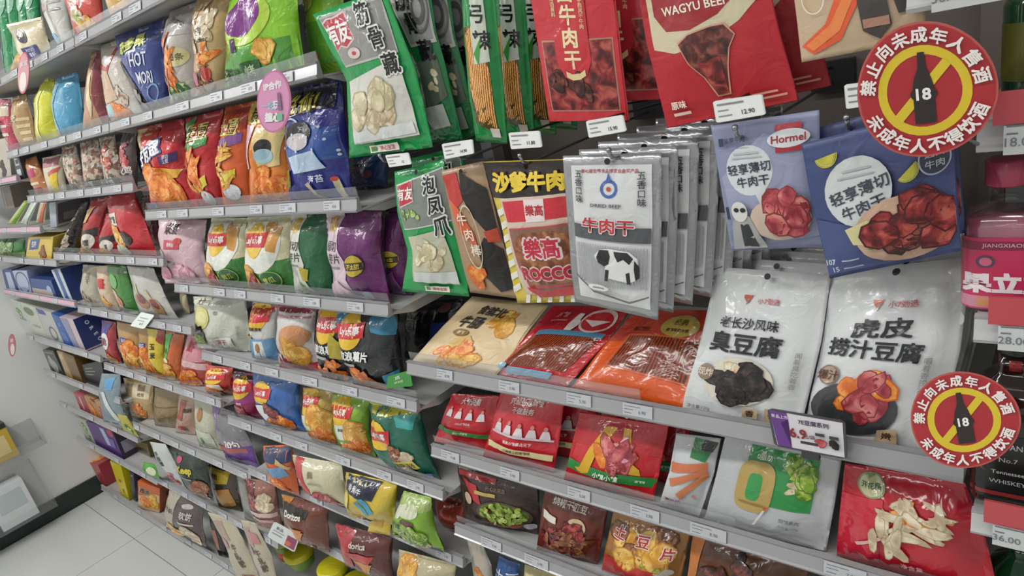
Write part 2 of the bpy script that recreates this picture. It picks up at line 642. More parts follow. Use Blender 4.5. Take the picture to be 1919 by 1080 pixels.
# ------------------------------------------------------------------ lamps over the aisle
def ceiling_light(x, y, power, label):
    r = bpy.data.objects.new('ceiling_light', None); COL.objects.link(r); r.location = (x, y, 2.74)
    tag(r, label, 'ceiling light', 'linear lamps over the aisle')
    boxes('housing', [(-0.62, -0.09, 0.0, 0.62, 0.09, 0.055)], film('#d8dad8', 0.5, 0, 0, 0), r)
    mt, nt, bs = new_mat('lamp_diffuser')
    bs.inputs['Base Color'].default_value = (0.9, 0.9, 0.9, 1)
    bs.inputs['Emission Color'].default_value = (1.0, 0.99, 0.97, 1)
    bs.inputs['Emission Strength'].default_value = 6.0
    boxes('diffuser', [(-0.6, -0.075, -0.012, 0.6, 0.075, -0.0005)], mt, r)
    ld = bpy.data.lights.new('lamp_tube', 'AREA')
    ld.shape = 'RECTANGLE'; ld.size = 1.2; ld.size_y = 0.15; ld.energy = power; ld.color = (1.0, 0.99, 0.965)
    lo = bpy.data.objects.new('lamp_tube', ld); COL.objects.link(lo); lo.parent = r; lo.location = (0, 0, -0.02)
    return r

for i, (x, w) in enumerate(((-3.1, 27.0), (-1.75, 18.0), (-0.4, 8.0), (0.95, 5.0), (2.0, 5.0))):
    ceiling_light(x, -0.35, w, 'white linear ceiling lamp above the aisle, %s from the left wall' % ('first', 'second', 'third', 'fourth', 'fifth')[i])
for i, (x, w) in enumerate(((-2.6, 20.0), (-0.6, 9.0), (1.4, 5.0))):
    ceiling_light(x, -1.75, w, 'white linear ceiling lamp behind the viewer, %s from the left wall' % ('first', 'second', 'third')[i])

# ------------------------------------------------------------------ room shell
XW = -3.80
def wall_mat(name, c, rough=0.6):
    mt, nt, bs = new_mat(name)
    nz = nt.nodes.new('ShaderNodeTexNoise'); nz.inputs['Scale'].default_value = 6; nz.inputs['Detail'].default_value = 4
    tc = nt.nodes.new('ShaderNodeTexCoord'); nt.links.new(tc.outputs['Object'], nz.inputs['Vector'])
    mx = nt.nodes.new('ShaderNodeMix'); mx.data_type = 'RGBA'
    k = hexrgb(c)
    mx.inputs['A'].default_value = tuple(x * 0.96 for x in k[:3]) + (1,); mx.inputs['B'].default_value = k
    nt.links.new(nz.outputs['Fac'], mx.inputs['Factor']); nt.links.new(mx.outputs['Result'], bs.inputs['Base Color'])
    bs.inputs['Roughness'].default_value = rough
    bp = nt.nodes.new('ShaderNodeBump'); bp.inputs['Strength'].default_value = 0.04
    nt.links.new(nz.outputs['Fac'], bp.inputs['Height']); nt.links.new(bp.outputs['Normal'], bs.inputs['Normal'])
    return mt
M_WALL = wall_mat('painted_wall', '#e0e1df', 0.5)
M_CEIL = wall_mat('ceiling_paint', '#d9dbda', 0.8)
M_TILE = wall_mat('floor_tile_glaze', '#c8cac6', 0.22)
M_GROUT = wall_mat('tile_grout', '#6f7674', 0.9)
M_SKIRT = wall_mat('dark_skirting', '#26322f', 0.45)
structure(box('floor', (XW - 0.1, -2.7, -0.06, 2.6, 1.3, -0.004), M_GROUT))
flo = bpy.data.objects['floor']
TS = 0.631
x = -3.153 - TS
tile_me = None
while x < 2.6:
    y = 0.633 - 4 * TS
    while y < 1.2:
        x0, x1 = max(x, XW), min(x + TS, 2.5); y0, y1 = max(y, -2.6), min(y + TS, 1.2)
        if x1 - x0 > 0.02 and y1 - y0 > 0.02:
            box('tile', (x0 + 0.0015, y0 + 0.0015, -0.02, x1 - 0.0015, y1 - 0.0015, 0.0), M_TILE, flo)
        y += TS
    x += TS
structure(box('ceiling', (XW - 0.1, -2.7, 2.8, 2.6, 1.3, 2.9), M_CEIL))
structure(box('wall_left', (XW - 0.1, -2.7, 0, XW, 1.3, 2.8), M_WALL))
structure(box('wall_back', (XW, 1.2, 0, 2.6, 1.3, 2.8), M_WALL))
structure(box('wall_front', (XW, -2.7, 0, 2.6, -2.6, 2.8), M_WALL))
structure(box('wall_right', (2.5, -2.6, 0, 2.6, 1.2, 2.8), M_WALL))
structure(box('baseboard_left', (XW, -2.6, 0.0, XW + 0.012, 1.2, 0.095), M_SKIRT))

# ------------------------------------------------------------------ racks and shelves
XB = {'A': (-0.965, -0.075), 'B': (-1.868, -0.971), 'C': (-2.775, -1.874), 'D': (-3.70, -2.781), 'L': (-0.068, 0.83)}
M_STEEL = film('#a9a9ae', 0.38, 0.15, 0.0, 0.1)
M_DECK = film('#bcbcba', 0.4, 0.1, 0.0, 0.1)
M_RAIL = film('#9f9fa2', 0.3, 0.05, 0.0, 0.2)
M_BLACK = film('#6a625c', 0.5, 0.1, 0.0, 0.05)
M_BACKW = film('#5c5f5f', 0.5, 0.1, 0.0, 0.05)
M_PLINTH = film('#8b8d92', 0.4, 0.1, 0.0, 0.1)
M_LAB = film('#b9bbc0', 0.4, 0.0, 0.0, 0.2)
M_INK = film('#74767c', 0.5, 0.0, 0.0, 0.0)
M_PINK = film('#c9a2b4', 0.4, 0.0, 0.0, 0.2)
DECK = 0.004
RAIL_H = 0.026
YB = 1.115
for k, (lab, bm_) in {'A': ('black-backed rack holding the hanging meat and tofu pouches', M_BLACK), 'B': ('steel rack bay holding the potato chip bags', M_BACKW),
                      'C': ('steel rack bay holding puffed snacks and toasts, beyond the chip bags', M_BACKW), 'D': ('steel rack bay of biscuit boxes next to the left wall', M_BACKW),
                      'L': ('dark rack bay of liquor bottles at the right edge', M_BLACK)}.items():
    x0, x1 = XB[k]
    r = bpy.data.objects.new('display_rack', None); COL.objects.link(r); r.location = (x0, YB, 0)
    tag(r, lab, 'display rack', 'rack bays along the wall')
    def rel(b):
        return (b[0] - x0, b[1] - YB, b[2], b[3] - x0, b[4] - YB, b[5])
    box('back_panel', rel((x0 - 0.002, YB + 0.004, 0.1, x1 + 0.002, YB + 0.02, 2.3)), bm_, r)
    for xx in (x0 - 0.003, x1 - 0.027):
        box('upright', rel((xx, YB - 0.02, 0.0, xx + 0.03, YB + 0.0035, 2.3)), M_STEEL if k != 'A' else M_BLACK, r)
    box('plinth', rel((x0, 0.735, 0.0, x1, YB - 0.025, 0.045)), M_PLINTH, r)

def shelf(k, z, label, prices=(), fence=True, fence_to=None, pink=False, y_in=YB - 0.021, rail=M_RAIL, only=None, deck_top=None):
    x0, x1 = XB[k] if only is None else only
    r = bpy.data.objects.new('shelf', None); COL.objects.link(r); r.location = (x0, YF, z)
    tag(r, label, 'shelf', 'metal shelves of the racks')
    W = x1 - x0; D = y_in - YF
    dt = deck_top or DECK
    boxes('deck', [(0, 0.0125, dt - 0.0035, W, D, dt)], M_DECK, r)
    # rail: a slanted C profile holding the price strip
    prof = [(0.012, 0.0), (-0.001, 0.0), (-0.003, 0.004), (0.0, 0.006), (0.0055, RAIL_H - 0.004), (0.003, RAIL_H), (0.012, RAIL_H)]
    V = [(xx, y, q) for xx in (0, W) for y, q in prof]; n = len(prof)
    F_ = [(i, (i + 1) % n, n + (i + 1) % n, n + i) for i in range(n)] + [tuple(range(n))[::-1], tuple(range(n, 2 * n))]
    rl = mesh_obj('price_rail', V, F_, rail, r, [(p[0], p[2]) for p in V], smooth=False)
    for xx in (() if z < 0.1 or D < 0.2 else (0.001, W - 0.004)):
        V = [(xx + dx, y, q) for dx in (0, 0.003) for y, q in ((0.014, 0.0), (D, 0.0), (D, -0.022), (0.06, -0.015))]
        mesh_obj('bracket', V, [(0, 1, 2, 3), (7, 6, 5, 4), (0, 4, 5, 1), (1, 5, 6, 2), (2, 6, 7, 3), (3, 7, 4, 0)], M_DECK, r, smooth=False)
    if fence:
        boxes('clear_fence', [(0.004, 0.013, RAIL_H, fence_to or W - 0.004, 0.0145, RAIL_H + 0.017)], ACRYL, r)
    if pink:
        V = [(xx, y, q) for xx in (0.004, W - 0.004) for y, q in ((-0.0012, 0.007), (0.004, RAIL_H - 0.004))]
        mesh_obj('paper_strip', V, [(0, 2, 3, 1)], M_PINK, rl, smooth=False)
    rnd = random.Random(int(z * 1000))
    for px, w, txt in prices:
        # px: metres from the left end of the shelf
        V = [(px + a, y, q) for a in (0, w) for y, q in ((-0.0022, 0.006), (0.0034, RAIL_H - 0.003))]
        lb = mesh_obj('price_label', V, [(0, 2, 3, 1)], M_LAB, rl, smooth=False)
        if txt:
            TV, TF = text_geo(txt, 0.01)
            s = 0.007
            mesh_obj('price_digits', [(px + w * 0.66 + a * s, -0.0022 + 0.0056 * ((0.4 + b * s / 0.02)) - 0.0006, 0.006 + 0.017 * (0.4 + b * s / 0.017)) for a, b in TV], TF, M_INK, lb, smooth=False)
            boxes('small_print', [(px + w * 0.06, -0.0026 + 0.0056 * t, 0.006 + 0.017 * t, px + w * q, -0.0022 + 0.0056 * t, 0.0068 + 0.017 * t) for t, q in ((0.75, 0.6), (0.5, 0.35), (0.2, 0.3))], M_INK, lb)
    return r

def auto_prices(k, n, seed):
    rnd = random.Random(seed)
    W = XB[k][1] - XB[k][0]
    return [((i + rnd.uniform(0.15, 0.6)) * W / n, rnd.uniform(0.045, 0.06), rnd.choice(('6.90', '8.50', '7.90', '5.90', '12.90', '9.90', '4.50'))) for i in range(n)]

Z = {'A1': 1.12, 'A2': 0.932, 'A3': 0.735, 'A4': 0.53, 'A5': 0.30,
     'B0': 1.884, 'B1': 1.677, 'B2': 1.445, 'B3': 1.24, 'B4': 1.032, 'B5': 0.82, 'B6': 0.643, 'B7': 0.457, 'B8': 0.17,
     'C0': 1.884, 'C1': 1.677, 'C2': 1.522, 'C3': 1.313, 'C4': 1.108, 'C5': 0.872, 'C6': 0.613, 'C7': 0.357, 'C8': 0.058,
     'D0': 1.79, 'D1': 1.598, 'D2': 1.413, 'D3': 1.286, 'D4': 1.125, 'D5': 0.90, 'D6': 0.715, 'D7': 0.54, 'D8': 0.34, 'D9': 0.05,
     'L0': 1.605, 'L1': 1.478, 'L2': 1.29, 'L3': 1.058, 'L4': 0.83}
LIQ = 0.018
SH = {k: v + (LIQ if k[0] == 'L' else DECK) for k, v in Z.items()}
_bays = {}
for k in Z:
    up = [Z[q] for q in Z if q[0] == k[0] and Z[q] > Z[k] + 0.01]
    if up:
        NEXT[round(SH[k], 4)] = min(up)
NOFENCE = ('B6', 'B7', 'B8', 'C7', 'C8')
for k in Z:
    if k[0] == 'D' or k in NOFENCE:
        OPEN.add(SH[k])
ORD = ['topmost', 'second', 'third', 'fourth', 'fifth', 'sixth', 'seventh', 'eighth', 'ninth', 'lowest']
SHELF_LABEL = {
    'A1': 'grey shelf carrying the two white tofu pouches', 'A2': 'grey shelf under the tofu pouches, carrying red spicy snack pouches',
    'A3': 'grey shelf carrying the green pea pouch and potato slices', 'A4': 'low grey shelf below the pea pouch', 'A5': 'lowest grey shelf below the pea pouch, mostly out of view',
    'B0': 'topmost grey shelf above the bag with the grape picture', 'B1': 'grey shelf carrying the lime-green grape snack bag', 'B2': 'grey shelf carrying the red crisps and the dark blue bag at its end',
    'B3': 'grey shelf carrying the pink bag and purple taro chip bags', 'B4': 'grey shelf carrying the black wavy chip bags', 'B5': 'grey shelf carrying the dark green mushroom chip bag',
    'B6': 'grey shelf carrying the yellow bag and pea-green fruit chip bag', 'B7': 'grey shelf carrying the brown tortilla chip bag', 'B8': 'low grey shelf carrying the yellow-lidded tubs',
    'C0': 'topmost grey shelf carrying the cream cup-shaped pouch', 'C1': 'grey shelf carrying the yellow and the blue snack bags', 'C2': 'short grey shelf carrying the patterned noodle snack bags',
    'C3': 'grey shelf carrying the red bags with white faces', 'C4': 'grey shelf with a tilted white price flag', 'C5': 'grey shelf carrying the orange and green puffed ring bags',
    'C6': 'grey shelf carrying the kraft toast bags and purple-white bag', 'C7': 'grey shelf carrying the dark brownie bag', 'C8': 'floor-level shelf carrying the orange box and cream bags',
    'D0': 'topmost far shelf next to the left wall', 'D1': 'far shelf with a pink strip, above the upright green pack', 'D2': 'far shelf with a pink and white strip carrying the pale green packs', 'D3': 'far shelf carrying a yellow box',
    'D4': 'far shelf with a pink strip carrying blue and white boxes', 'D5': 'far shelf carrying the navy sandwich biscuit boxes', 'D6': 'far shelf carrying the dark biscuit boxes',
    'D7': 'far shelf carrying the red biscuit boxes', 'D8': 'far shelf carrying the purple biscuit box', 'D9': 'far floor-level shelf carrying the red and yellow boxes',
    'L0': 'narrow white-edged ledge at the upper right corner', 'L1': 'white-edged shelf with a red strip and an 18.00 price', 'L2': 'white-edged shelf under the pink bottle', 'L3': 'white-edged shelf under the black-labelled whiskey bottle', 'L4': 'white-edged shelf at the lower right corner'}
PR = {
    'A1': [(0.085, 0.04, '8.90'), (0.235, 0.045, '5.90'), (0.375, 0.045, '5.90'), (0.475, 0.048, '6.90'), (0.715, 0.058, '6.90')],
    'A2': [(0.03, 0.05, '13.80'), (0.185, 0.045, '5.90'), (0.335, 0.045, '5.50'), (0.455, 0.05, '3.90'), (0.555, 0.055, '8.90'), (0.74, 0.05, '7.90')],
}
for k, z in Z.items():
    if k in ('L0', 'L1', 'L2', 'L3', 'L4'):
        r = shelf(k[0], z, SHELF_LABEL[k], [], fence=False, deck_top=LIQ if k != 'L0' else None, only=(-0.12, 0.83) if k == 'L0' else None, y_in=YF + 0.05 if k == 'L0' else YB - 0.021, rail=film('#c3c4c6', 0.35, 0, 0, 0.2))
        # red strip above a white price strip on the liquor shelves
        boxes('red_strip', [(0.012, -0.008, RAIL_H - 0.002, 0.88, -0.005, RAIL_H + 0.026)], film('#c24f56', 0.35, 0, 0, 0.2), r)
        boxes('price_strip', [(0.02, -0.009, -0.002, 0.88, -0.0055, RAIL_H - 0.003)], film('#ccd0d0', 0.4, 0, 0, 0.2), r)
        TV, TF = text_geo({'L1': '18.00', 'L2': '28.00'}.get(k, '36.00'), 0.01)
        mesh_obj('price_digits', [(0.032 + a * 0.011, -0.0096, 0.009 + b * 0.011) for a, b in TV], TF, M_INK, r, smooth=False)
        boxes('small_print', [(0.022, -0.0095, 0.022, 0.06, -0.0091, 0.0235), (0.022, -0.0095, 0.0155, 0.03, -0.0091, 0.0168)], M_INK, r)
        continue
    shelf(k[0], z, SHELF_LABEL[k], PR.get(k) or auto_prices(k[0], 6 if k[0] != 'D' else 3, hash(k) % 1000 if False else sum(map(ord, k))),
          fence=(k[0] != 'D' and k not in NOFENCE), fence_to={'A1': 0.5, 'A2': 0.62}.get(k), pink=k in ('D1', 'D2', 'D4'))
# ------------------------------------------------------------------ hooks of the black rack
M_WIRE = film('#9b9da0', 0.25, 0.8, 0.0, 0.0)
M_DWIRE = film('#3a3a3c', 0.35, 0.6, 0.0, 0.0)
M_TAGCARD = '#dfe3e0'

def hook(px, py, tip, label, tagquad=None, price='', up=0.0):
    """peg from the back panel to tip depth; px,py is where the peg's tip shows"""
    p = at(px, py, tip)
    r = bpy.data.objects.new('hook', None); COL.objects.link(r); r.location = (p.x, YB, p.z)
    tag(r, label, 'display hook', 'hooks on the black rack')
    box('mount', (-0.03, -0.014, -0.012, 0.03, 0.0035, 0.03), M_DWIRE, r)
    d = tip - YB
    tube('peg', [(0, -0.01, 0), (0, d + 0.01, 0), (0, d, 0.004), (0, d - 0.004, 0.012)], 0.0023, M_WIRE, r)
    bpy_ball = lathe('ball_end', (0, d - 0.004, 0.0105), [(0.0005, 0), (0.003, 0.001), (0.0036, 0.0035), (0.003, 0.006), (0.0005, 0.007)], M_WIRE, r, n=12)
    if tagquad:
        (x0, y0), (x1, y1), (x2, y2), (x3, y3) = tagquad
        q = (at(x0, y0, tip - 0.012) + at(x1, y1, tip - 0.012)) / 2 - Vector((p.x, YB, p.z))
        tube('upper_wire', [(0, -0.01, 0.02), (0, d * 0.5, 0.03 + (q.z - 0.02) * 0.3), (q.x, d, q.z - 0.002), (q.x, d - 0.0105, q.z - 0.002)], 0.0018, M_DWIRE, r)
        c = card('price_card', None, None, [(x0, y0), (x3, y3)], [(x1, y1), (x2, y2)], M_TAGCARD,
                 [RGB_FRAME(0.04, 0.06), T(price, 0.68, 0.68, 0.3, '#3a3a3c'), B(0.08, 0.16, 0.62, 0.24, '#8a8c8c', 'small_print'),
                  B(0.08, 0.45, 0.3, 0.5, '#8a8c8c', 'small_print'), B(0.08, 0.7, 0.36, 0.75, '#8a8c8c', 'small_print')], Y=tip - 0.012, parent=r)
        for v in c.data.vertices:
            v.co -= Vector((p.x, YB, p.z))
        for ch in c.children:
            for v in ch.data.vertices:
                v.co -= Vector((p.x, YB, p.z))
    return r

def RGB_FRAME(a, b):
    return P([(0.02, 0.02), (0.98, 0.02), (0.98, 0.98), (0.02, 0.98)], '#eceeec', 'paper')

hook(720, 306, 0.735, 'wire hook of the chicken feet pouches', [(722, 291), (766, 286), (772, 308), (730, 314)], '12')
hook(862, 300, 0.725, 'wire hook of the kraft and black pouch', [(828, 270), (886, 261), (889, 288), (834, 299)], '14.90')
hook(982, 309, 0.725, 'wire hook of the brown and yellow pouch', [(953, 249), (1012, 245), (1017, 276), (958, 280)], '11.80')
hook(1148, 301, 0.715, 'wire hook of the silver cow pouches', [(1098, 227), (1168, 215), (1175, 246), (1104, 259)], '15.90')
hook(1383, 262, 0.72, 'wire hook of the lilac pouch', [(1336, 190), (1429, 176), (1436, 215), (1343, 231)], '12.90')
hook(1590, 245, 0.74, 'wire hook of the navy lime pouch', [(1582, 159), (1665, 148), (1668, 192), (1586, 205)], '12.90')
for px, py, t, lb in ((656, -66, 0.735, 'green bone pouches'), (880, -66, 0.735, 'orange strip pouches'), (1070, -70, 0.735, 'red window pouches'), (1300, -95, 0.735, 'large red jerky pouches'), (1590, -120, 0.735, 'upper kraft pouch')):
    hook(px, py, t, 'wire hook of the ' + lb)

G1, G2 = '#1c9a50', '#147a42'
# --- upper hook row
bag('snack_pouch', 'green pouch of pale bone pieces with a red flag logo, foremost at the upper hooks', 'pouch',
    [(587, 27), (630, 110), (650, 150), (656, 296)], [(722, -22), (752, 60), (780, 130), (812, 276)], G1,
    [P([(0.05, 0.03), (0.93, 0.03), (0.9, 0.37), (0.13, 0.37)], '#b8b8b2', 'label_panel'),
     P([(0.065, 0.045), (0.915, 0.045), (0.885, 0.355), (0.145, 0.355)], '#8f8f8a', 'label_panel'),
     P([(0.06, 0.07), (0.14, 0.05), (0.25, 0.055), (0.42, 0.04), (0.45, 0.22), (0.32, 0.26), (0.22, 0.24), (0.12, 0.27)], '#e3c9c9', 'logo_edge'),
     P([(0.075, 0.08), (0.15, 0.06), (0.26, 0.065), (0.405, 0.05), (0.435, 0.21), (0.31, 0.25), (0.22, 0.23), (0.13, 0.26)], '#b9303f', 'logo'),
     T('有友', 0.25, 0.155, 0.14, '#f4f0ee', rot=2, bold=0.03), E(0.38, 0.3, 0.09, 0.035, '#d8c4c0', 'small_flower'), E(0.38, 0.3, 0.03, 0.012, '#b8404a', 'small_flower'),
     P([(0.1, 0.46), (0.86, 0.4), (0.92, 0.9), (0.12, 0.9)], '#d9d8d0', 'clear_window'),
     F('feet', 0.46, 0.66, 0.28, 0.12, 17, 0.11, 4, 1.25), F('pale', 0.5, 0.68, 0.22, 0.09, 7, 0.1, 14, 1.2),
     P([(0.12, 0.81), (0.88, 0.8), (0.9, 0.88), (0.12, 0.89)], '#dfe2e2', 'clear_window'),
     T('筋', 0.66, 0.09, 0.15, '#e6e6e2', bold=0.07), T('骨', 0.75, 0.25, 0.15, '#e6e6e2', bold=0.07), T('藏', 0.8, 0.42, 0.15, '#e6e6e2', bold=0.07),
     T('筋', 0.66, 0.09, 0.14, '#17181a', bold=0.025), T('骨', 0.75, 0.25, 0.14, '#17181a', bold=0.025), T('藏', 0.8, 0.42, 0.14, '#17181a', bold=0.025),
     B(0.31, 0.925, 0.66, 0.98, '#ece4dc', 'sticker'), B(0.33, 0.935, 0.4, 0.97, '#5c8a3c', 'sticker_mark'), T('开心生活', 0.53, 0.953, 0.035, '#c0303c')],
    Y=0.742, lean=-4, yaw=3, thick=0.03, style='pouch', group='green bone pouches', rough=0.22, coat=0.5, step=0.01)
bag('snack_pouch', 'green pouch with a grey flower panel, second on the bone pouch hook', 'pouch',
    [(690, -40), (740, 60), (775, 130), (800, 268)], [(800, -60), (818, 60), (838, 130), (868, 262)], G2,
    [P([(0.2, 0.03), (0.95, 0.03), (0.97, 0.4), (0.35, 0.42)], '#c4c4c0', 'label_panel'),
     P([(0.24, 0.05), (0.92, 0.05), (0.93, 0.38), (0.38, 0.4)], '#9d9d99', 'label_panel'),
     P([(0.3, 0.52), (0.88, 0.46), (0.93, 0.72), (0.4, 0.8)], '#5a6a58', 'clear_window'), F('feet', 0.7, 0.6, 0.16, 0.07, 4, 0.09, 8, 1.5),
     P([(0.25, 0.78), (0.8, 0.76), (0.84, 0.9), (0.3, 0.92)], '#b9c0b8', 'clear_window'),
     T('筋', 0.5, 0.14, 0.13, '#1a1b1d', bold=0.03), T('骨', 0.58, 0.28, 0.13, '#1a1b1d', bold=0.03), T('藏', 0.72, 0.44, 0.13, '#1a1b1d', bold=0.03),
     RG(0.76, 0.2, 0.13, 0.09, 0.4, '#5c5c5a', 'flower'), RG(0.76, 0.2, 0.2, 0.14, 0.12, '#6a6a68', 'flower')],
    Y=0.79, lean=-3, yaw=4, thick=0.026, style='pouch', group='green bone pouches', rough=0.22, coat=0.5,
    behind=[((0.004, 0.035, -0.012), 'green pouch third on the bone pouch hook, mostly hidden'), ((0.006, 0.075, -0.02), 'green pouch last on the bone pouch hook, only its edge showing')])
bag('snack_pouch', 'green pouch showing orange bamboo strips, foremost of its hook', 'pouch',
    [(862, -60), (870, 60), (880, 180), (893, 264)], [(922, -60), (936, 80), (946, 180), (952, 270)], '#1f8a45',
    [P([(0.02, 0.32), (0.72, 0.28), (0.82, 0.94), (0.14, 0.88)], '#5a4a24', 'clear_window'),
     P([(0.06, 0.36), (0.36, 0.3), (0.76, 0.55), (0.8, 0.9), (0.3, 0.86), (0.1, 0.62)], 'strips', 'food_picture'),
     P([(0.3, 0.03), (0.7, 0.03), (0.8, 0.5), (0.36, 0.52)], '#c9d4c4', 'label_panel'),
     T('泡', 0.45, 0.1, 0.11, '#1a1c1a', bold=0.02), T('弓', 0.5, 0.24, 0.11, '#1a1c1a', bold=0.02), T('辣', 0.62, 0.38, 0.11, '#1a1c1a', bold=0.02),
     P([(0.38, 0.46), (0.62, 0.36), (0.5, 0.52)], '#3f9a3a', 'leaf_print'),
     B(0.6, 0.9, 0.85, 0.96, '#dcd2c8', 'sticker')],
    Y=0.752, lean=-2, yaw=8, thick=0.026, style='pouch', group='orange strip pouches', rough=0.22, coat=0.5, step=0.009,
    behind=[((0.012, 0.05, -0.006), 'green orange-strip pouch, second on its hook'), ((0.016, 0.1, -0.01), 'green orange-strip pouch, third on its hook'),
            ((0.022, 0.15, -0.014), 'green orange-strip pouch, last on its hook and darkest')])
RED = '#c02a33'
dec_lu = [B(0.02, 0.0, 0.98, 1.0, '#c8303a', 'front_print'),
     P([(0.07, 0.47), (0.93, 0.45), (0.93, 0.93), (0.08, 0.93)], '#b88a76', 'clear_window'),
     P([(0.085, 0.48), (0.915, 0.46), (0.915, 0.92), (0.095, 0.92)], 'redmeat', 'food_picture'),
     F('jerky', 0.35, 0.78, 0.25, 0.1, 8, 0.12, 22, 2.2),
     P([(0.24, 0.0), (0.66, 0.0), (0.68, 0.6), (0.6, 0.7), (0.46, 0.73), (0.34, 0.7), (0.27, 0.6)], '#c8303a', 'tongue_panel'),
     T('卤', 0.45, 0.17, 0.13, '#f0deb0', bold=0.03), T('牛', 0.46, 0.31, 0.13, '#f0deb0', bold=0.03), T('肉', 0.465, 0.45, 0.13, '#f0deb0', bold=0.03), T('干', 0.47, 0.59, 0.13, '#f0deb0', bold=0.03),
     T('手撕风干牛肉', 0.62, 0.3, 0.032, '#ecd2a4', vert=True), T('精选原料', 0.29, 0.26, 0.032, '#ecd2a4', vert=True),
     P([(0.37, 0.66), (0.44, 0.68), (0.54, 0.675), (0.6, 0.65), (0.6, 0.69), (0.53, 0.715), (0.44, 0.72), (0.37, 0.7)], '#e4cf9c', 'ribbon')]
bag('snack_pouch', 'bright red braised beef jerky pouch with a meat window, foremost of its hook', 'pouch',
    [(985, -70), (1030, 228)], [(1146, -70), (1180, 226)], RED, dec_lu,
    Y=0.75, lean=0, yaw=4, thick=0.014, style='pouch', group='red meat-window pouches', rough=0.32, step=0.009,
    behind=[((0.032, 0.055, 0.012), 'red braised beef jerky pouch hanging behind the foremost, shaded')])
bag('snack_pouch', 'large dark red jerky pouch with a cream curve and dried beef slices', 'pouch',
    [(1188, -60), (1212, 80), (1252, 240)], [(1428, -90), (1462, 60), (1498, 188)], '#a8222b',
    [B(0.0, 0.3, 1.0, 1.0, '#b3202a', 'front_print'),
     P([(0.06, 0.0), (0.92, 0.0), (0.96, 0.24), (0.76, 0.4), (0.5, 0.52), (0.24, 0.54), (0.06, 0.5)], '#cfc3a4', 'cream_curve'),
     P([(0.11, 0.0), (0.82, 0.0), (0.82, 0.2), (0.62, 0.34), (0.4, 0.41), (0.2, 0.4), (0.11, 0.3)], '#9c2229', 'dark_shield'),
     T('WAGYU BEEF', 0.45, 0.27, 0.075, '#f0e6d6', rot=3, bold=0.02),
     P([(0.28, 0.48), (0.38, 0.43), (0.56, 0.4), (0.66, 0.4), (0.72, 0.48), (0.66, 0.56), (0.62, 0.68), (0.58, 0.86), (0.48, 0.86), (0.42, 0.72), (0.33, 0.62)], '#d29a84', 'picture_outline'),
     P([(0.29, 0.49), (0.38, 0.44), (0.56, 0.41), (0.65, 0.41), (0.71, 0.48), (0.65, 0.56), (0.61, 0.68), (0.57, 0.85), (0.49, 0.85), (0.43, 0.72), (0.34, 0.62)], 'jerky', 'food_picture'),
     P([(0.4, 0.62), (0.58, 0.6), (0.57, 0.85), (0.49, 0.85)], 'redmeat', 'food_picture'),
     RG(0.53, 0.93, 0.075, 0.05, 0.1, '#d8b09c', 'cow_outline'),
     T('原味', 0.16, 0.865, 0.055, '#f0e2d2', bold=0.03), B(0.1, 0.915, 0.24, 0.935, '#e2cdbd', 'small_print'),
     B(0.72, 0.89, 0.9, 0.905, '#d9a08c', 'small_print'), B(0.78, 0.925, 0.95, 0.94, '#d9a08c', 'small_print')],
    Y=0.748, lean=0, yaw=2, thick=0.022, style='pouch', group='large red jerky pouches', rough=0.5, coat=0.05, step=0.009,
    behind=[((0.02, 0.05, 0.004), 'large dark red jerky pouch, second on its hook and mostly hidden')])
bag('snack_pouch', 'kraft pouch with an orange flame stripe and black shapes behind the upper round sign', 'pouch',
    [(1478, -100), (1503, 117)], [(1712, -140), (1742, 72)], '#cdb394',
    [P([(0.02, 0.86), (0.25, 0.7), (0.4, 0.4), (0.62, 0.4), (0.5, 0.62), (0.36, 0.86), (0.12, 0.95)], '#e8603a', 'flame_print'),
     P([(0.06, 0.86), (0.28, 0.72), (0.42, 0.5), (0.5, 0.52), (0.36, 0.78), (0.12, 0.92)], '#f08a4a', 'flame_print'),
     P([(0.52, 0.42), (0.74, 0.42), (0.76, 0.8), (0.66, 0.92), (0.54, 0.82)], '#4a4642', 'black_shape'),
     P([(0.78, 0.5), (0.96, 0.42), (0.92, 0.72), (0.82, 0.72)], '#4a4642', 'black_shape'), B(0.55, 0.72, 0.75, 0.8, '#b98a76', 'small_print'),
     RG(0.17, 0.47, 0.1, 0.13, 0.08, '#efe8dc', 'white_frame')],
    Y=0.745, lean=0, yaw=0, thick=0.014, style='pouch', rough=0.45)

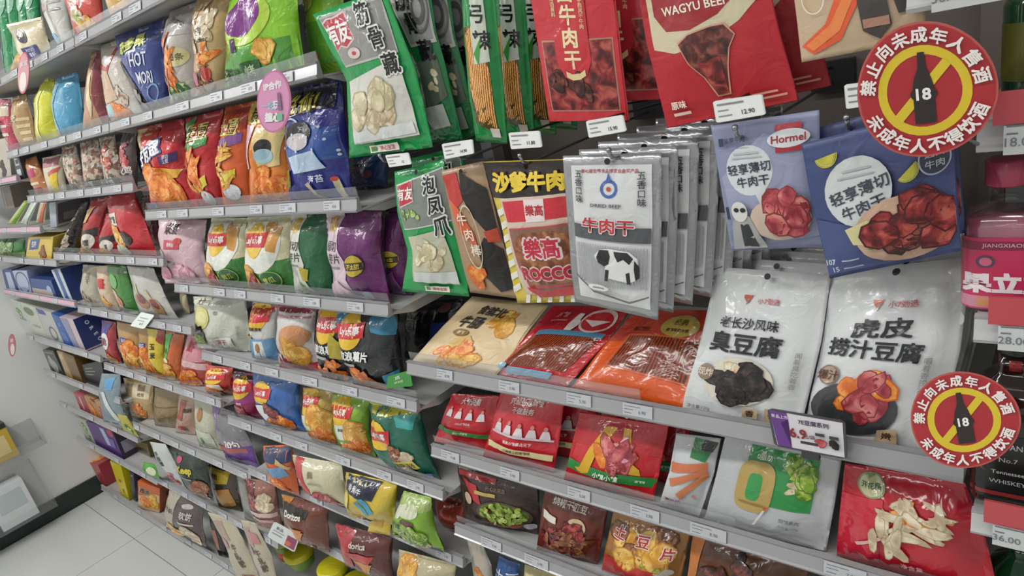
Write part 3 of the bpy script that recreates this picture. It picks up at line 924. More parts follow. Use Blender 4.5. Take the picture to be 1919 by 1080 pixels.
# --- lower hook row
bag('snack_pouch', 'green pickled chicken feet pouch with a small red flag logo', 'pouch',
    [(740, 322), (745, 400), (766, 470), (754, 546)], [(832, 300), (846, 380), (868, 470), (880, 556)], G1,
    [P([(0.03, 0.1), (0.98, 0.04), (0.97, 0.42), (0.06, 0.45)], '#cfd2cf', 'label_panel'),
     P([(0.045, 0.11), (0.965, 0.05), (0.955, 0.41), (0.07, 0.44)], '#7f857c', 'label_panel'), F('busygrn', 0.3, 0.33, 0.22, 0.05, 8, 0.05, 9, 1.2, 'flower_print'),
     P([(0.07, 0.1), (0.38, 0.08), (0.4, 0.24), (0.1, 0.28)], '#e6d0d0', 'logo_edge'), P([(0.085, 0.11), (0.365, 0.09), (0.385, 0.235), (0.11, 0.265)], '#bf3140', 'logo'),
     T('有友', 0.235, 0.175, 0.095, '#f6f0ee', bold=0.03),
     P([(0.14, 0.5), (0.8, 0.46), (0.92, 0.9), (0.2, 0.88)], '#c2c0a8', 'clear_window'),
     F('feet', 0.5, 0.66, 0.24, 0.09, 15, 0.12, 31, 1.9), F('pale', 0.62, 0.7, 0.18, 0.06, 7, 0.11, 32, 2.0),
     P([(0.22, 0.79), (0.9, 0.79), (0.92, 0.89), (0.24, 0.88)], '#cdd2d0', 'clear_window'),
     T('泡', 0.72, 0.14, 0.14, '#dfe2de', bold=0.08), T('凤', 0.78, 0.29, 0.14, '#dfe2de', bold=0.08), T('爪', 0.82, 0.44, 0.15, '#dfe2de', bold=0.08),
     T('泡', 0.72, 0.14, 0.13, '#16181a', bold=0.03), T('凤', 0.78, 0.29, 0.13, '#16181a', bold=0.03), T('爪', 0.82, 0.44, 0.14, '#16181a', bold=0.03),
     B(0.4, 0.915, 0.76, 0.965, '#ece6dc', 'sticker'), B(0.42, 0.92, 0.48, 0.955, '#6a8a3c', 'sticker_mark'), T('美味生活', 0.62, 0.94, 0.03, '#c0303c')],
    Y=0.742, lean=0, yaw=6, thick=0.026, style='pouch', rough=0.22, coat=0.5, step=0.009, hole=True,
    behind=[((0.0, 0.045, 0.012), 'green pickled chicken feet pouch hanging behind the foremost')])
bag('snack_pouch', 'kraft, black and red beef pouch between the green and the brown-yellow pouches', 'pouch',
    [(828, 320), (852, 430), (882, 548)], [(905, 302), (935, 420), (972, 560)], '#a98a6c',
    [P([(0.0, 0.04), (0.34, 0.03), (0.4, 0.24), (0.2, 0.3), (0.05, 0.24)], '#c03a36', 'red_patch'),
     P([(0.02, 0.2), (0.25, 0.3), (0.5, 0.5), (0.5, 0.62), (0.2, 0.5)], '#d9603c', 'orange_smear'),
     P([(0.42, 0.04), (0.6, 0.08), (0.62, 0.2), (0.95, 0.18), (0.98, 0.48), (0.8, 0.5), (0.62, 0.4), (0.5, 0.34), (0.4, 0.2)], '#201d1e', 'black_shape'),
     P([(0.5, 0.62), (0.7, 0.52), (0.98, 0.62), (0.98, 0.92), (0.8, 0.88), (0.7, 0.96), (0.6, 0.8), (0.52, 0.84)], '#201d1e', 'black_shape'),
     P([(0.72, 0.48), (1.0, 0.46), (1.0, 0.56), (0.76, 0.56)], '#b8442e', 'orange_smear'), F('fry', 0.3, 0.86, 0.14, 0.06, 5, 0.16, 3, 1.5),
     T('牛', 0.3, 0.38, 0.1, '#e9dcc8'), T('肉', 0.38, 0.5, 0.1, '#e9dcc8'), T('棒', 0.46, 0.62, 0.1, '#e9dcc8'), RG(0.42, 0.52, 0.2, 0.25, 0.06, '#d8c8b0', 'frame_line')],
    Y=0.745, lean=0, yaw=5, thick=0.016, style='pouch', rough=0.35, step=0.009, hole=True)
bag('snack_pouch', 'brown and yellow satay beef pouch with pink bubble letters and a crumb window', 'pouch',
    [(906, 303), (940, 420), (956, 500), (971, 568)], [(1062, 298), (1070, 420), (1088, 500), (1102, 566)], '#dcc24a',
    [B(0.0, 0.0, 1.0, 0.24, '#2c1f1c', 'brown_header')] +
    [P([(u, 0.24 + 0.09 * k), (u + 0.13, 0.24 + 0.09 * k - 0.03), (u + 0.13, 0.24 + 0.09 * k + 0.015), (u, 0.24 + 0.09 * k + 0.045)], '#e9e6da', 'white_stripe') for k in range(1, 8) for u in (0.0,)] +
    [P([(u, 0.93), (u + 0.06, 0.93), (u + 0.02, 0.995), (u - 0.04, 0.995)], '#e9e6da', 'white_stripe') for u in (0.18, 0.34, 0.5, 0.66, 0.82)] +
    [P([(0.13, 0.24), (0.99, 0.22), (0.99, 0.93), (0.2, 0.93), (0.14, 0.8)], '#d8c3b4', 'window_frame'),
     P([(0.16, 0.26), (0.99, 0.24), (0.99, 0.38), (0.17, 0.4)], '#cc2f3c', 'red_band'), P([(0.46, 0.25), (0.72, 0.245), (0.72, 0.395), (0.46, 0.4)], '#eadada', 'square_logo'),
     T('樂高', 0.59, 0.32, 0.075, '#b82a3a', bold=0.03),
     P([(0.18, 0.44), (0.98, 0.42), (0.99, 0.86), (0.3, 0.88), (0.2, 0.72)], '#c94a50', 'window_edge'), P([(0.19, 0.45), (0.98, 0.43), (0.98, 0.84), (0.32, 0.86), (0.22, 0.72)], '#8a6654', 'clear_window'),
     P([(0.22, 0.6), (0.3, 0.48), (0.42, 0.6), (0.7, 0.6), (0.8, 0.46), (0.97, 0.5), (0.97, 0.83), (0.34, 0.85)], 'wood', 'food_picture'),
     T('樂高', 0.6, 0.58, 0.16, '#e9d0d0', bold=0.08), T('樂高', 0.6, 0.58, 0.15, '#c22a44', bold=0.03),
     T('ROCCO', 0.62, 0.76, 0.13, '#e6c8c8', bold=0.1, sx=0.95), T('ROCCO', 0.62, 0.76, 0.12, '#b8263c', bold=0.05, sx=1.03),
     P([(0.26, 0.86), (0.5, 0.89), (0.99, 0.86), (0.99, 0.93), (0.4, 0.95)], '#c63c40', 'red_curve'),
     T('沙爹牛肉', 0.55, 0.13, 0.13, '#e8c83c', bold=0.05, sx=1.05)],
    Y=0.738, lean=0, yaw=4, thick=0.026, style='pouch', rough=0.25, coat=0.4, step=0.009, hole=True)
cow = [P([(0.4, 0.575), (0.5, 0.56), (0.72, 0.57), (0.8, 0.61), (0.82, 0.72), (0.78, 0.75), (0.76, 0.68), (0.7, 0.7), (0.72, 0.77), (0.66, 0.77), (0.62, 0.7), (0.54, 0.69), (0.5, 0.76), (0.44, 0.77), (0.46, 0.68), (0.38, 0.66), (0.33, 0.62)], '#e4e6e6', 'cow_print'),
       P([(0.4, 0.575), (0.5, 0.57), (0.52, 0.61), (0.5, 0.66), (0.45, 0.68), (0.38, 0.66), (0.36, 0.63)], '#2a2c2e', 'cow_patch'),
       P([(0.56, 0.575), (0.7, 0.575), (0.76, 0.61), (0.72, 0.65), (0.66, 0.62), (0.6, 0.64), (0.57, 0.6)], '#2a2c2e', 'cow_patch'),
       P([(0.77, 0.62), (0.82, 0.66), (0.82, 0.73), (0.78, 0.75), (0.765, 0.68)], '#2a2c2e', 'cow_patch'), P([(0.46, 0.7), (0.5, 0.7), (0.475, 0.78), (0.44, 0.78)], '#2a2c2e', 'cow_patch'),
       P([(0.68, 0.71), (0.72, 0.7), (0.73, 0.78), (0.69, 0.78)], '#2a2c2e', 'cow_patch')]
SILV = '#b4b6b9'
bag('snack_pouch', 'silver dried beef pouch with a black and white cow, foremost of the silver row', 'pouch',
    [(1055, 292), (1063, 400), (1078, 565)], [(1240, 286), (1240, 430), (1234, 600)], '#a9abae',
    [B(0.09, 0.06, 0.92, 0.94, '#d8dadb', 'front_print'),
     T('第42届世界食品博览会金奖产品', 0.5, 0.095, 0.026, '#b05a64'), RG(0.5, 0.2, 0.09, 0.055, 0.32, '#4566b0', 'blue_ring'), E(0.5, 0.2, 0.022, 0.014, '#cc4a3c', 'red_dot'),
     P([(0.47, 0.16), (0.5, 0.1), (0.53, 0.16)], '#4566b0', 'blue_tip'),
     T('DRIED BEEF', 0.47, 0.3, 0.03, '#55585c', sx=1.3), T('五香口味', 0.18, 0.19, 0.052, '#4c4e52', vert=True), T('五香口味', 0.83, 0.2, 0.052, '#4c4e52', vert=True),
     B(0.1, 0.425, 0.92, 0.515, '#53565a', 'grey_band')] +
    [B(0.1 + 0.028 * k, 0.545, 0.112 + 0.028 * k, 0.83 - 0.002 * abs(k - 14), '#a2a5a8', 'stripe') for k in range(29)] + cow +
    [T('牛肉干', 0.49, 0.42, 0.1, '#e6e0e0', bold=0.07, sx=1.15), T('牛肉干', 0.49, 0.42, 0.095, '#c23440', bold=0.025, sx=1.2),
     P([(0.1, 0.76), (0.3, 0.86), (0.7, 0.9), (0.92, 0.84), (0.92, 0.85), (0.7, 0.915), (0.3, 0.875), (0.1, 0.775)], '#6a6d70', 'grey_line'), E(0.36, 0.835, 0.12, 0.022, '#e6e8e8', 'oval_note'), B(0.3, 0.83, 0.43, 0.84, '#909396', 'small_print')],
    Y=0.722, lean=2, yaw=4, thick=0.02, style='pouch', group='silver cow pouches', rough=0.24, coat=0.4, step=0.009, hole=True, metal=0.55)
for i in range(6):
    dx, dy, dz = 0.012 + 0.019 * i, 0.022 + 0.02 * i, 0.006 + 0.004 * i
    c = copy_thing(bpy.data.objects[[o.name for o in COL.objects if o.get('group') == 'silver cow pouches'][0]])
    c.location = (dx, dy, dz - 0.004)
    c['label'] = 'silver dried beef pouch, %s on the hook behind the foremost' % ('second', 'third', 'fourth', 'fifth', 'sixth', 'last')[i]
bag('snack_pouch', 'lilac thin-cut beef jerky pouch with an oval red and white logo', 'pouch',
    [(1333, 236), (1350, 340), (1372, 470)], [(1536, 206), (1538, 330), (1552, 462)], '#8f94b4',
    [P([(0.03, 0.4), (0.5, 0.1), (1.0, 0.2), (1.0, 0.9), (0.1, 0.98)], '#9ea3c0', 'front_print'),
     E(0.34, 0.36, 0.24, 0.19, '#d4dade', 'speech_balloon'), P([(0.36, 0.5), (0.5, 0.5), (0.42, 0.62)], '#d4dade', 'speech_balloon'),
     T('轻享薄切', 0.34, 0.34, 0.085, '#3b4050', rot=4), T('牛肉干', 0.37, 0.44, 0.085, '#3b4050', rot=4), B(0.2, 0.22, 0.45, 0.235, '#b4bcc0', 'small_print'), B(0.18, 0.255, 0.48, 0.265, '#b4bcc0', 'small_print'),
     B(0.62, 0.055, 0.86, 0.1, '#b4323e', 'logo_bar'), B(0.62, 0.2, 0.86, 0.25, '#b4323e', 'logo_bar'), E(0.74, 0.155, 0.19, 0.065, '#dfe2e6', 'logo'), T('Hormel', 0.74, 0.155, 0.075, '#a82c38', bold=0.02),
     B(0.07, 0.1, 0.12, 0.16, '#3a3e54', 'square_mark'), T('轻享牛肉', 0.23, 0.12, 0.04, '#3f4460'), B(0.14, 0.155, 0.34, 0.165, '#6a6f8c', 'small_print'),
     E(0.6, 0.74, 0.3, 0.17, '#cdb9a8', 'plate_print'), F('ham', 0.68, 0.68, 0.2, 0.14, 13, 0.12, 5, 1.4),
     P([(0.06, 0.97), (0.1, 0.75), (0.2, 0.66), (0.3, 0.7), (0.4, 0.9), (0.42, 0.97)], '#a7a8a6', 'chef_coat'), P([(0.19, 0.76), (0.28, 0.76), (0.34, 0.96), (0.18, 0.95)], '#34363c', 'apron'), E(0.2, 0.66, 0.09, 0.08, '#d8d6d2', 'chef_head'), E(0.17, 0.645, 0.03, 0.018, '#24262a', 'glasses'), E(0.245, 0.645, 0.03, 0.018, '#24262a', 'glasses'),
     B(0.05, 0.62, 0.09, 0.72, '#34384a', 'square_mark')],
    Y=0.738, lean=0, yaw=2, thick=0.022, style='pouch', rough=0.4, coat=0.1, step=0.01)
def lime(u, v, r, a0=0):
    def half(q):
        return [(u + q * math.cos(math.radians(a0 + a)), v + 0.95 * q * math.sin(math.radians(a0 + a))) for a in range(0, 181, 15)]
    return [P(half(r), '#b8b43a', 'lime_slice'), P(half(r * 0.84), '#d8d488', 'lime_slice'), P(half(r * 0.74), '#c4bf3e', 'lime_slice')]
bag('snack_pouch', 'navy thin-cut beef jerky pouch with lime slices and dark meat, foremost', 'pouch',
    [(1502, 270), (1525, 390), (1556, 522)], [(1785, 196), (1792, 330), (1802, 470)], '#444f7e',
    [P([(0.0, 0.55), (0.45, 0.68), (1.0, 0.3), (1.0, 0.97), (0.0, 0.97)], '#4c5788', 'front_print')] + lime(0.17, 0.12, 0.085, -8) + lime(0.71, 0.34, 0.08, -40) + lime(0.83, 0.06, 0.06, 0) +
    [E(0.37, 0.4, 0.245, 0.24, '#d0d6d6', 'speech_balloon'), P([(0.28, 0.55), (0.5, 0.58), (0.4, 0.74)], '#d0d6d6', 'speech_balloon'),
     T('轻享薄切', 0.38, 0.39, 0.1, '#3f4454', rot=12), T('牛肉干', 0.4, 0.51, 0.1, '#3f4454', rot=12), B(0.28, 0.24, 0.48, 0.255, '#b0b8ba', 'small_print'), B(0.24, 0.285, 0.5, 0.297, '#b0b8ba', 'small_print'),
     E(0.89, 0.3, 0.1, 0.11, '#3c4152', 'round_seal'), RG(0.89, 0.3, 0.1, 0.11, 0.1, '#a9adb8', 'round_seal'), T('进口', 0.89, 0.265, 0.055, '#c2c4cc'), T('牛肉', 0.89, 0.335, 0.055, '#c2c4cc'),
     E(0.66, 0.72, 0.36, 0.24, '#c9a58e', 'plate_print'), P([(0.24, 0.64), (0.42, 0.6), (0.5, 0.68), (0.44, 0.78), (0.28, 0.76)], '#d6cf9c', 'lime_wedge'),
     F('redmeat', 0.72, 0.68, 0.25, 0.17, 15, 0.13, 6, 1.3), F('jerky', 0.7, 0.7, 0.24, 0.16, 7, 0.12, 16, 1.3), E(0.42, 0.79, 0.03, 0.025, '#5a8a4a', 'leaf_print'),
     T('107', 0.07, 0.86, 0.055, '#cfd4e0', bold=0.02), T('15', 0.1, 0.92, 0.055, '#cfd4e0', bold=0.02), B(0.16, 0.86, 0.3, 0.87, '#b8bed0', 'small_print'), B(0.16, 0.92, 0.32, 0.93, '#b8bed0', 'small_print')],
    Y=0.722, lean=0, yaw=0, thick=0.026, style='pouch', group='navy lime pouches', rough=0.4, coat=0.1, step=0.009,
    behind=[((0.0, 0.03, 0.008), 'navy lime jerky pouch hanging behind the foremost')])

# --- pouches on the tofu shelf
bag('snack_pouch', 'cream pouch with brown brush lettering and noodle drawing, lying at the shelf end', 'pouch',
    [(886, 556), (830, 612), (776, 672)], [(1030, 572), (985, 630), (938, 694)], '#d9bf92',
    [P([(0.02, 0.05), (0.98, 0.05), (0.98, 0.97), (0.02, 0.97)], '#dcc49a', 'front_print'), F('chip', 0.72, 0.32, 0.14, 0.1, 7, 0.11, 5, 2.2), F('fry', 0.48, 0.8, 0.24, 0.08, 9, 0.12, 6, 2.6), F('chip', 0.4, 0.86, 0.3, 0.06, 7, 0.13, 7, 2.6),
     P([(0.35, 0.6), (0.5, 0.56), (0.58, 0.64), (0.5, 0.74), (0.4, 0.76), (0.3, 0.72)], '#dcb87a', 'drawing'),
     T('食就北', 0.48, 0.2, 0.14, '#33241e', rot=-3, bold=0.03), T('牛肠', 0.36, 0.38, 0.18, '#33241e', bold=0.03), E(0.36, 0.54, 0.09, 0.05, '#8c6a3c', 'seal'), T('香辣', 0.36, 0.54, 0.05, '#e6d6b0')],
    shelf=SH['A1'], lean=52, yaw=0, thick=0.026, style='pouch', rough=0.45, coat=0.1)
bag('snack_pouch', 'red pouch of brown spicy strips with a thumbs-up print, lying beside the cream pouch', 'pouch',
    [(1037, 573), (977, 641), (909, 699)], [(1188, 574), (1135, 645), (1074, 712)], '#c2232c',
    [B(0.0, 0.0, 1.0, 0.36, '#a91f2a', 'front_print'), P([(0.1, 0.42), (0.92, 0.4), (0.88, 0.84), (0.14, 0.84)], 'latiao', 'food_picture'),
     P([(0.14, 0.34), (0.94, 0.34), (0.94, 0.4), (0.12, 0.41)], '#4b7e9c', 'blue_bar'),
     E(0.76, 0.2, 0.19, 0.15, '#d8c4be', 'face_print'), E(0.76, 0.21, 0.16, 0.12, '#b5232e', 'face_print'), P([(0.62, 0.2), (0.9, 0.2), (0.76, 0.28)], '#e0d0ca', 'smile'), P([(0.47, 0.26), (0.5, 0.12), (0.55, 0.12), (0.56, 0.2), (0.6, 0.24), (0.56, 0.34), (0.48, 0.34)], '#d8ccc8', 'thumb_print'),
     T('麻辣', 0.3, 0.14, 0.075, '#d88a84'), B(0.2, 0.21, 0.42, 0.225, '#c87a78', 'small_print'),
     T('BIG', 0.34, 0.92, 0.1, '#cfe2ee', bold=0.04), E(0.14, 0.86, 0.06, 0.04, '#86b8d0', 'badge'), P([(0.24, 0.87), (0.8, 0.88), (0.78, 0.95), (0.26, 0.95)], '#7fb4d2', 'print_strip')],
    shelf=SH['A1'], lean=48, yaw=0, thick=0.032, style='pouch', rough=0.22, coat=0.5)
bag('snack_pouch', 'orange pouch of brown spicy noodle strips, lying against the tofu pouches', 'pouch',
    [(1195, 580), (1130, 655), (1070, 728)], [(1338, 582), (1315, 660), (1282, 768)], '#d95a22',
    [B(0.0, 0.0, 1.0, 0.4, '#b83c2a', 'front_print'), P([(0.2, 0.32), (1.0, 0.32), (0.98, 0.8), (0.2, 0.72)], '#c8663a', 'window_edge'), P([(0.22, 0.34), (0.99, 0.34), (0.96, 0.78), (0.22, 0.7)], 'latiao', 'food_picture'),
     E(0.72, 0.2, 0.2, 0.13, '#b09a4a', 'badge'), T('经典', 0.72, 0.16, 0.08, '#5a4a22'), T('香辣味素牛筋', 0.72, 0.255, 0.04, '#4a2018'), T('老式辣条', 0.32, 0.26, 0.05, '#4a2018', bold=0.03)],
    shelf=SH['A1'], lean=44, yaw=0, thick=0.032, style='pouch', rough=0.25, coat=0.5)

WHT = '#d7dadb'
def lit_logo(u, v):
    return [P([(u - 0.05, v - 0.03), (u + 0.03, v - 0.03), (u - 0.0, v + 0.02), (u - 0.015, v + 0.02), (u + 0.0, v - 0.012), (u - 0.05, v - 0.012)], '#cc5a44', 'logo'),
            T('7', u - 0.01, v + 0.012, 0.05, '#8a8f8c'), T('小7劲选', u + 0.17, v, 0.04, '#c4646a')]
tofu1 = bag('snack_pouch', 'white stinky tofu pouch with black cubes picture, left of the two white pouches', 'pouch',
    [(1344, 500), (1318, 620), (1278, 770)], [(1558, 516), (1540, 640), (1503, 796)], WHT,
    lit_logo(0.38, 0.19) + [T('老长沙风味', 0.42, 0.34, 0.075, '#22262a', bold=0.02), T('臭豆腐', 0.42, 0.47, 0.14, '#1c2024', bold=0.03, sx=1.1),
     E(0.44, 0.72, 0.3, 0.16, '#d8d2c2', 'plate_print'), F('dark', 0.45, 0.72, 0.23, 0.11, 16, 0.1, 7, 1.15), F('pale', 0.44, 0.68, 0.15, 0.08, 5, 0.055, 27, 1.2),
     E(0.4, 0.66, 0.02, 0.012, '#b84a30', 'chilli_dot'), E(0.47, 0.78, 0.025, 0.012, '#b84a30', 'chilli_dot'),
     E(0.15, 0.68, 0.075, 0.055, '#8a7660', 'seal'), T('现炸', 0.15, 0.68, 0.055, '#e0d4bc'), P([(0.54, 0.88), (0.66, 0.88), (0.66, 0.95), (0.54, 0.95)], '#c8b090', 'seal'), T('香', 0.6, 0.915, 0.05, '#4c3424'),
     P([(0.72, 0.86), (0.84, 0.86), (0.84, 0.95), (0.72, 0.95)], '#c8b090', 'seal'), T('香', 0.78, 0.905, 0.05, '#4c3424'), T('闻着臭吃着香', 0.88, 0.6, 0.04, '#9a9c9a', vert=True), T('净含量:120g', 0.16, 0.93, 0.03, '#7c8080')],
    shelf=SH['A1'], lean=20, yaw=0, thick=0.03, style='pouch', rough=0.3, coat=0.35, step=0.009, hole=True)
tofu2 = bag('snack_pouch', 'white tiger-skin tofu pouch with an orange cube picture, right of the two white pouches', 'pouch',
    [(1562, 512), (1540, 650), (1508, 800)], [(1822, 480), (1800, 660), (1745, 866)], WHT,
    lit_logo(0.42, 0.21) + [T('虎皮', 0.46, 0.335, 0.11, '#22282a', bold=0.03, sx=1.35), T('捞汁豆腐', 0.42, 0.455, 0.11, '#22282a', rot=-4, bold=0.03, sx=1.05),
     E(0.36, 0.8, 0.34, 0.16, '#3a3c3e', 'plate_print'), F('fry', 0.4, 0.68, 0.16, 0.1, 9, 0.12, 8, 1.4), F('ham', 0.42, 0.72, 0.18, 0.11, 12, 0.11, 18, 1.5), F('fry', 0.44, 0.64, 0.12, 0.06, 4, 0.1, 28, 1.8),
     E(0.12, 0.61, 0.085, 0.06, '#a8907a', 'seal'), RG(0.12, 0.61, 0.08, 0.056, 0.08, '#7a5f4c', 'seal'), T('爆汁', 0.12, 0.61, 0.06, '#5a3426', bold=0.02),
     P([(0.58, 0.9), (0.72, 0.88), (0.74, 0.97), (0.58, 0.98)], '#c4a888', 'seal'), T('嫩', 0.655, 0.93, 0.05, '#4c3020'), T('嚼着香捞汁足', 0.82, 0.6, 0.038, '#9a9c9a', vert=True), T('净含量:120g', 0.1, 0.93, 0.028, '#7c8080')],
    shelf=SH['A1'], lean=20, yaw=0, thick=0.034, style='pouch', rough=0.3, coat=0.35, step=0.009, hole=True)
for src, nm, dx in ((tofu1, 'stinky tofu', 0.0), (tofu2, 'tiger-skin tofu', 0.004)):
    for i in range(3):
        c = copy_thing(src)
        c.location = (dx * (i + 1), 0.036 * (i + 1), 0.0)
        c['label'] = 'white %s pouch, %s from the front of its row' % (nm, ('second', 'third', 'last')[i])
        c['group'] = 'white %s pouches' % nm
    src['group'] = 'white %s pouches' % nm

# --- pouches on the shelf below
def seated(u0, u1, v, n, s):
    out = []
    for i in range(n):
        u = u0 + (u1 - u0) * i / (n - 1); vv = v + 0.03 * i / (n - 1)
        out += [P([(u - 0.05 * s, vv), (u - 0.03 * s, vv - 0.06 * s), (u + 0.03 * s, vv - 0.06 * s), (u + 0.05 * s, vv), (u + 0.06 * s, vv + 0.05 * s), (u - 0.06 * s, vv + 0.05 * s)], '#d9ccd2', 'seated_figure'),
                E(u, vv - 0.085 * s, 0.022 * s, 0.026 * s, '#c9867a', 'figure_head')]
    return out
spk = '#bd2630'
bag('snack_pouch', 'red pouch printed with a row of seated people, leftmost under the cream pouch', 'pouch',
    [(848, 738), (830, 785), (806, 850)], [(936, 742), (925, 800), (916, 878)], spk,
    [T('大辣说唱', 0.5, 0.12, 0.11, '#e2cfcb'), *seated(0.14, 0.8, 0.36, 4, 1.2), T('小心火辣出没', 0.5, 0.52, 0.05, '#e2cfcb'),
     P([(0.0, 0.62), (1.0, 0.7), (1.0, 0.78), (0.0, 0.7)], '#3f7a3c', 'green_band'), T('四川一绝麻辣', 0.5, 0.7, 0.045, '#e0e4d0')],
    shelf=SH['A2'], lean=14, yaw=6, thick=0.03, style='pouch', rough=0.22, coat=0.5)
bag('snack_pouch', 'red pouch with seated people and a cream band, second from the left end', 'pouch',
    [(940, 730), (922, 800), (902, 868)], [(1060, 744), (1050, 815), (1036, 905)], '#c12733',
    [T('只服务泡麻辣', 0.48, 0.12, 0.085, '#ecdcd6', bold=0.02), T('不做敲务', 0.46, 0.23, 0.085, '#ecdcd6', bold=0.02),
     *seated(0.14, 0.84, 0.5, 5, 1.2), P([(0.06, 0.53), (0.95, 0.57), (0.95, 0.595), (0.06, 0.56)], '#c9b9c2', 'long_table'),
     T('做真小辣霸占天下', 0.5, 0.65, 0.05, '#ecdcd6'), P([(0.04, 0.7), (0.98, 0.76), (0.98, 0.84), (0.06, 0.78)], '#d9cf9a', 'cream_band'), T('一口就爱上的麻辣味', 0.5, 0.77, 0.045, '#7a4a2c')],
    shelf=SH['A2'], lean=14, yaw=4, thick=0.034, style='pouch', rough=0.22, coat=0.5, group='red seated-people pouches',
    behind=[((0.045, 0.05, 0.0), 'red seated-people pouch standing in the shade behind the front one')])
bag('snack_pouch', 'red pouch with a yellow stick figure leg and a green lettered band', 'pouch',
    [(1088, 772), (1072, 835), (1054, 912)], [(1254, 798), (1240, 870), (1220, 958)], '#c3212b',
    [B(0.0, 0.0, 1.0, 0.4, '#b72a33', 'front_print'), P([(0.0, 0.66), (1.0, 0.7), (1.0, 0.83), (0.0, 0.8)], '#2c8a40', 'green_band'),
     P([(0.36, 0.12), (0.5, 0.1), (0.34, 0.5), (0.3, 0.76), (0.22, 0.8), (0.1, 0.75), (0.18, 0.72), (0.24, 0.44)], '#d9a828', 'yellow_leg'), P([(0.56, 0.1), (0.65, 0.1), (0.72, 0.5), (0.82, 0.6), (0.84, 0.68), (0.7, 0.67), (0.64, 0.5)], '#d9a828', 'yellow_leg'),
     F('fry', 0.58, 0.42, 0.22, 0.13, 7, 0.15, 4, 2.6), F('ham', 0.58, 0.43, 0.2, 0.13, 9, 0.16, 41, 2.8), F('pink', 0.54, 0.42, 0.16, 0.1, 5, 0.12, 42, 3.0),
     T('小辣小辣', 0.5, 0.755, 0.085, '#eef0e6', bold=0.03), T('爆辣味', 0.85, 0.755, 0.04, '#dce6d0')],
    shelf=SH['A2'], lean=14, yaw=3, thick=0.036, style='pouch', rough=0.2, coat=0.5, group='red stick figure pouches',
    behind=[((0.02, 0.05, 0.0), 'red stick figure pouch standing in the shade behind the front one')])
bag('snack_pouch', 'white pouch with orange carrot-like sticks, left of the silver pouch with the zero', 'pouch',
    [(1268, 812), (1256, 880), (1234, 958)], [(1352, 822), (1338, 890), (1310, 972)], '#c6c9cc',
    [P([(0.45, 0.02), (0.95, 0.05), (0.8, 0.28), (0.45, 0.24)], '#2f7a44', 'green_corner'), P([(0.68, 0.03), (0.98, 0.05), (0.9, 0.16), (0.62, 0.14)], '#2a2e2c', 'black_corner'),
     P([(0.0, 0.36), (0.86, 0.28), (0.88, 0.36), (0.06, 0.48)], '#c9744c', 'stick_print'), P([(0.06, 0.56), (0.86, 0.34), (0.88, 0.42), (0.16, 0.64)], '#c9744c', 'stick_print'), P([(0.34, 0.72), (0.88, 0.38), (0.94, 0.46), (0.48, 0.78)], '#cc7c50', 'stick_print'),
     E(0.75, 0.72, 0.04, 0.02, '#c87888', 'flower_print'), T('素羊排', 0.3, 0.82, 0.07, '#a87880')],
    shelf=SH['A2'], lean=14, yaw=4, thick=0.026, style='pouch', rough=0.25, coat=0.4)
bag('snack_pouch', 'silver pouch with a golden zero on a green square and sliced greens', 'pouch',
    [(1362, 808), (1346, 880), (1320, 975)], [(1578, 862), (1566, 940), (1548, 1034)], '#babdc0',
    [P([(0.26, 0.06), (0.84, 0.05), (0.84, 0.6), (0.36, 0.62), (0.26, 0.3)], '#2e8c46', 'green_square'), F('green', 0.72, 0.24, 0.13, 0.17, 11, 0.085, 5, 1.9), F('pale', 0.74, 0.3, 0.1, 0.15, 5, 0.05, 25, 1.9),
     SE(0.37, 0.45, 0.16, 0.26, '#b59a5a', 'golden_zero'), SE(0.365, 0.445, 0.062, 0.14, '#3c9650', 'zero_hole'), SE(0.37, 0.62, 0.11, 0.012, '#8f7a44', 'zero_fold'),
     T('0脂肪', 0.4, 0.14, 0.06, '#dfe6d2'), P([(0.48, 0.66), (0.5, 0.66), (0.44, 0.84), (0.42, 0.84)], '#d8d8d4', 'fork_print'), T('甜辣素肉', 0.7, 0.72, 0.045, '#6a6e70'), T('净含量:100g', 0.7, 0.79, 0.035, '#7c8082'), E(0.5, 0.63, 0.02, 0.014, '#c84a34', 'chilli_dot')],
    shelf=SH['A2'], lean=14, yaw=3, thick=0.034, style='pouch', rough=0.24, coat=0.4, step=0.009)
bag('snack_pouch', 'crimson pouch with curled pale strips and a round green seal, at the lower right', 'pouch',
    [(1584, 868), (1574, 960), (1566, 1075)], [(1806, 900), (1842, 980), (1868, 1098)], '#b81f30',
    [P([(0.0, 0.3), (0.35, 0.25), (0.3, 0.9), (0.0, 0.95)], '#c4233a', 'front_print'), E(0.25, 0.15, 0.12, 0.11, '#8c9a6c', 'round_seal'), E(0.25, 0.15, 0.105, 0.095, '#c6c49a', 'round_seal'), T('开花肠', 0.25, 0.15, 0.06, '#3f6a3a', bold=0.02),
     F('pale', 0.5, 0.42, 0.2, 0.18, 12, 0.11, 11, 3.2), F('fry', 0.62, 0.32, 0.16, 0.12, 6, 0.09, 12, 2.6), F('pale', 0.66, 0.3, 0.16, 0.1, 9, 0.1, 13, 3.2), F('pale', 0.36, 0.62, 0.1, 0.12, 5, 0.12, 14, 3.4),
     P([(0.14, 0.72), (0.32, 0.58), (0.34, 0.6), (0.16, 0.74)], '#d8a8a8', 'fork_print'), T('净含量', 0.52, 0.83, 0.05, '#d89aa2')],
    shelf=SH['A2'], lean=10, yaw=0, thick=0.05, style='pouch', rough=0.15, coat=0.6, step=0.009)
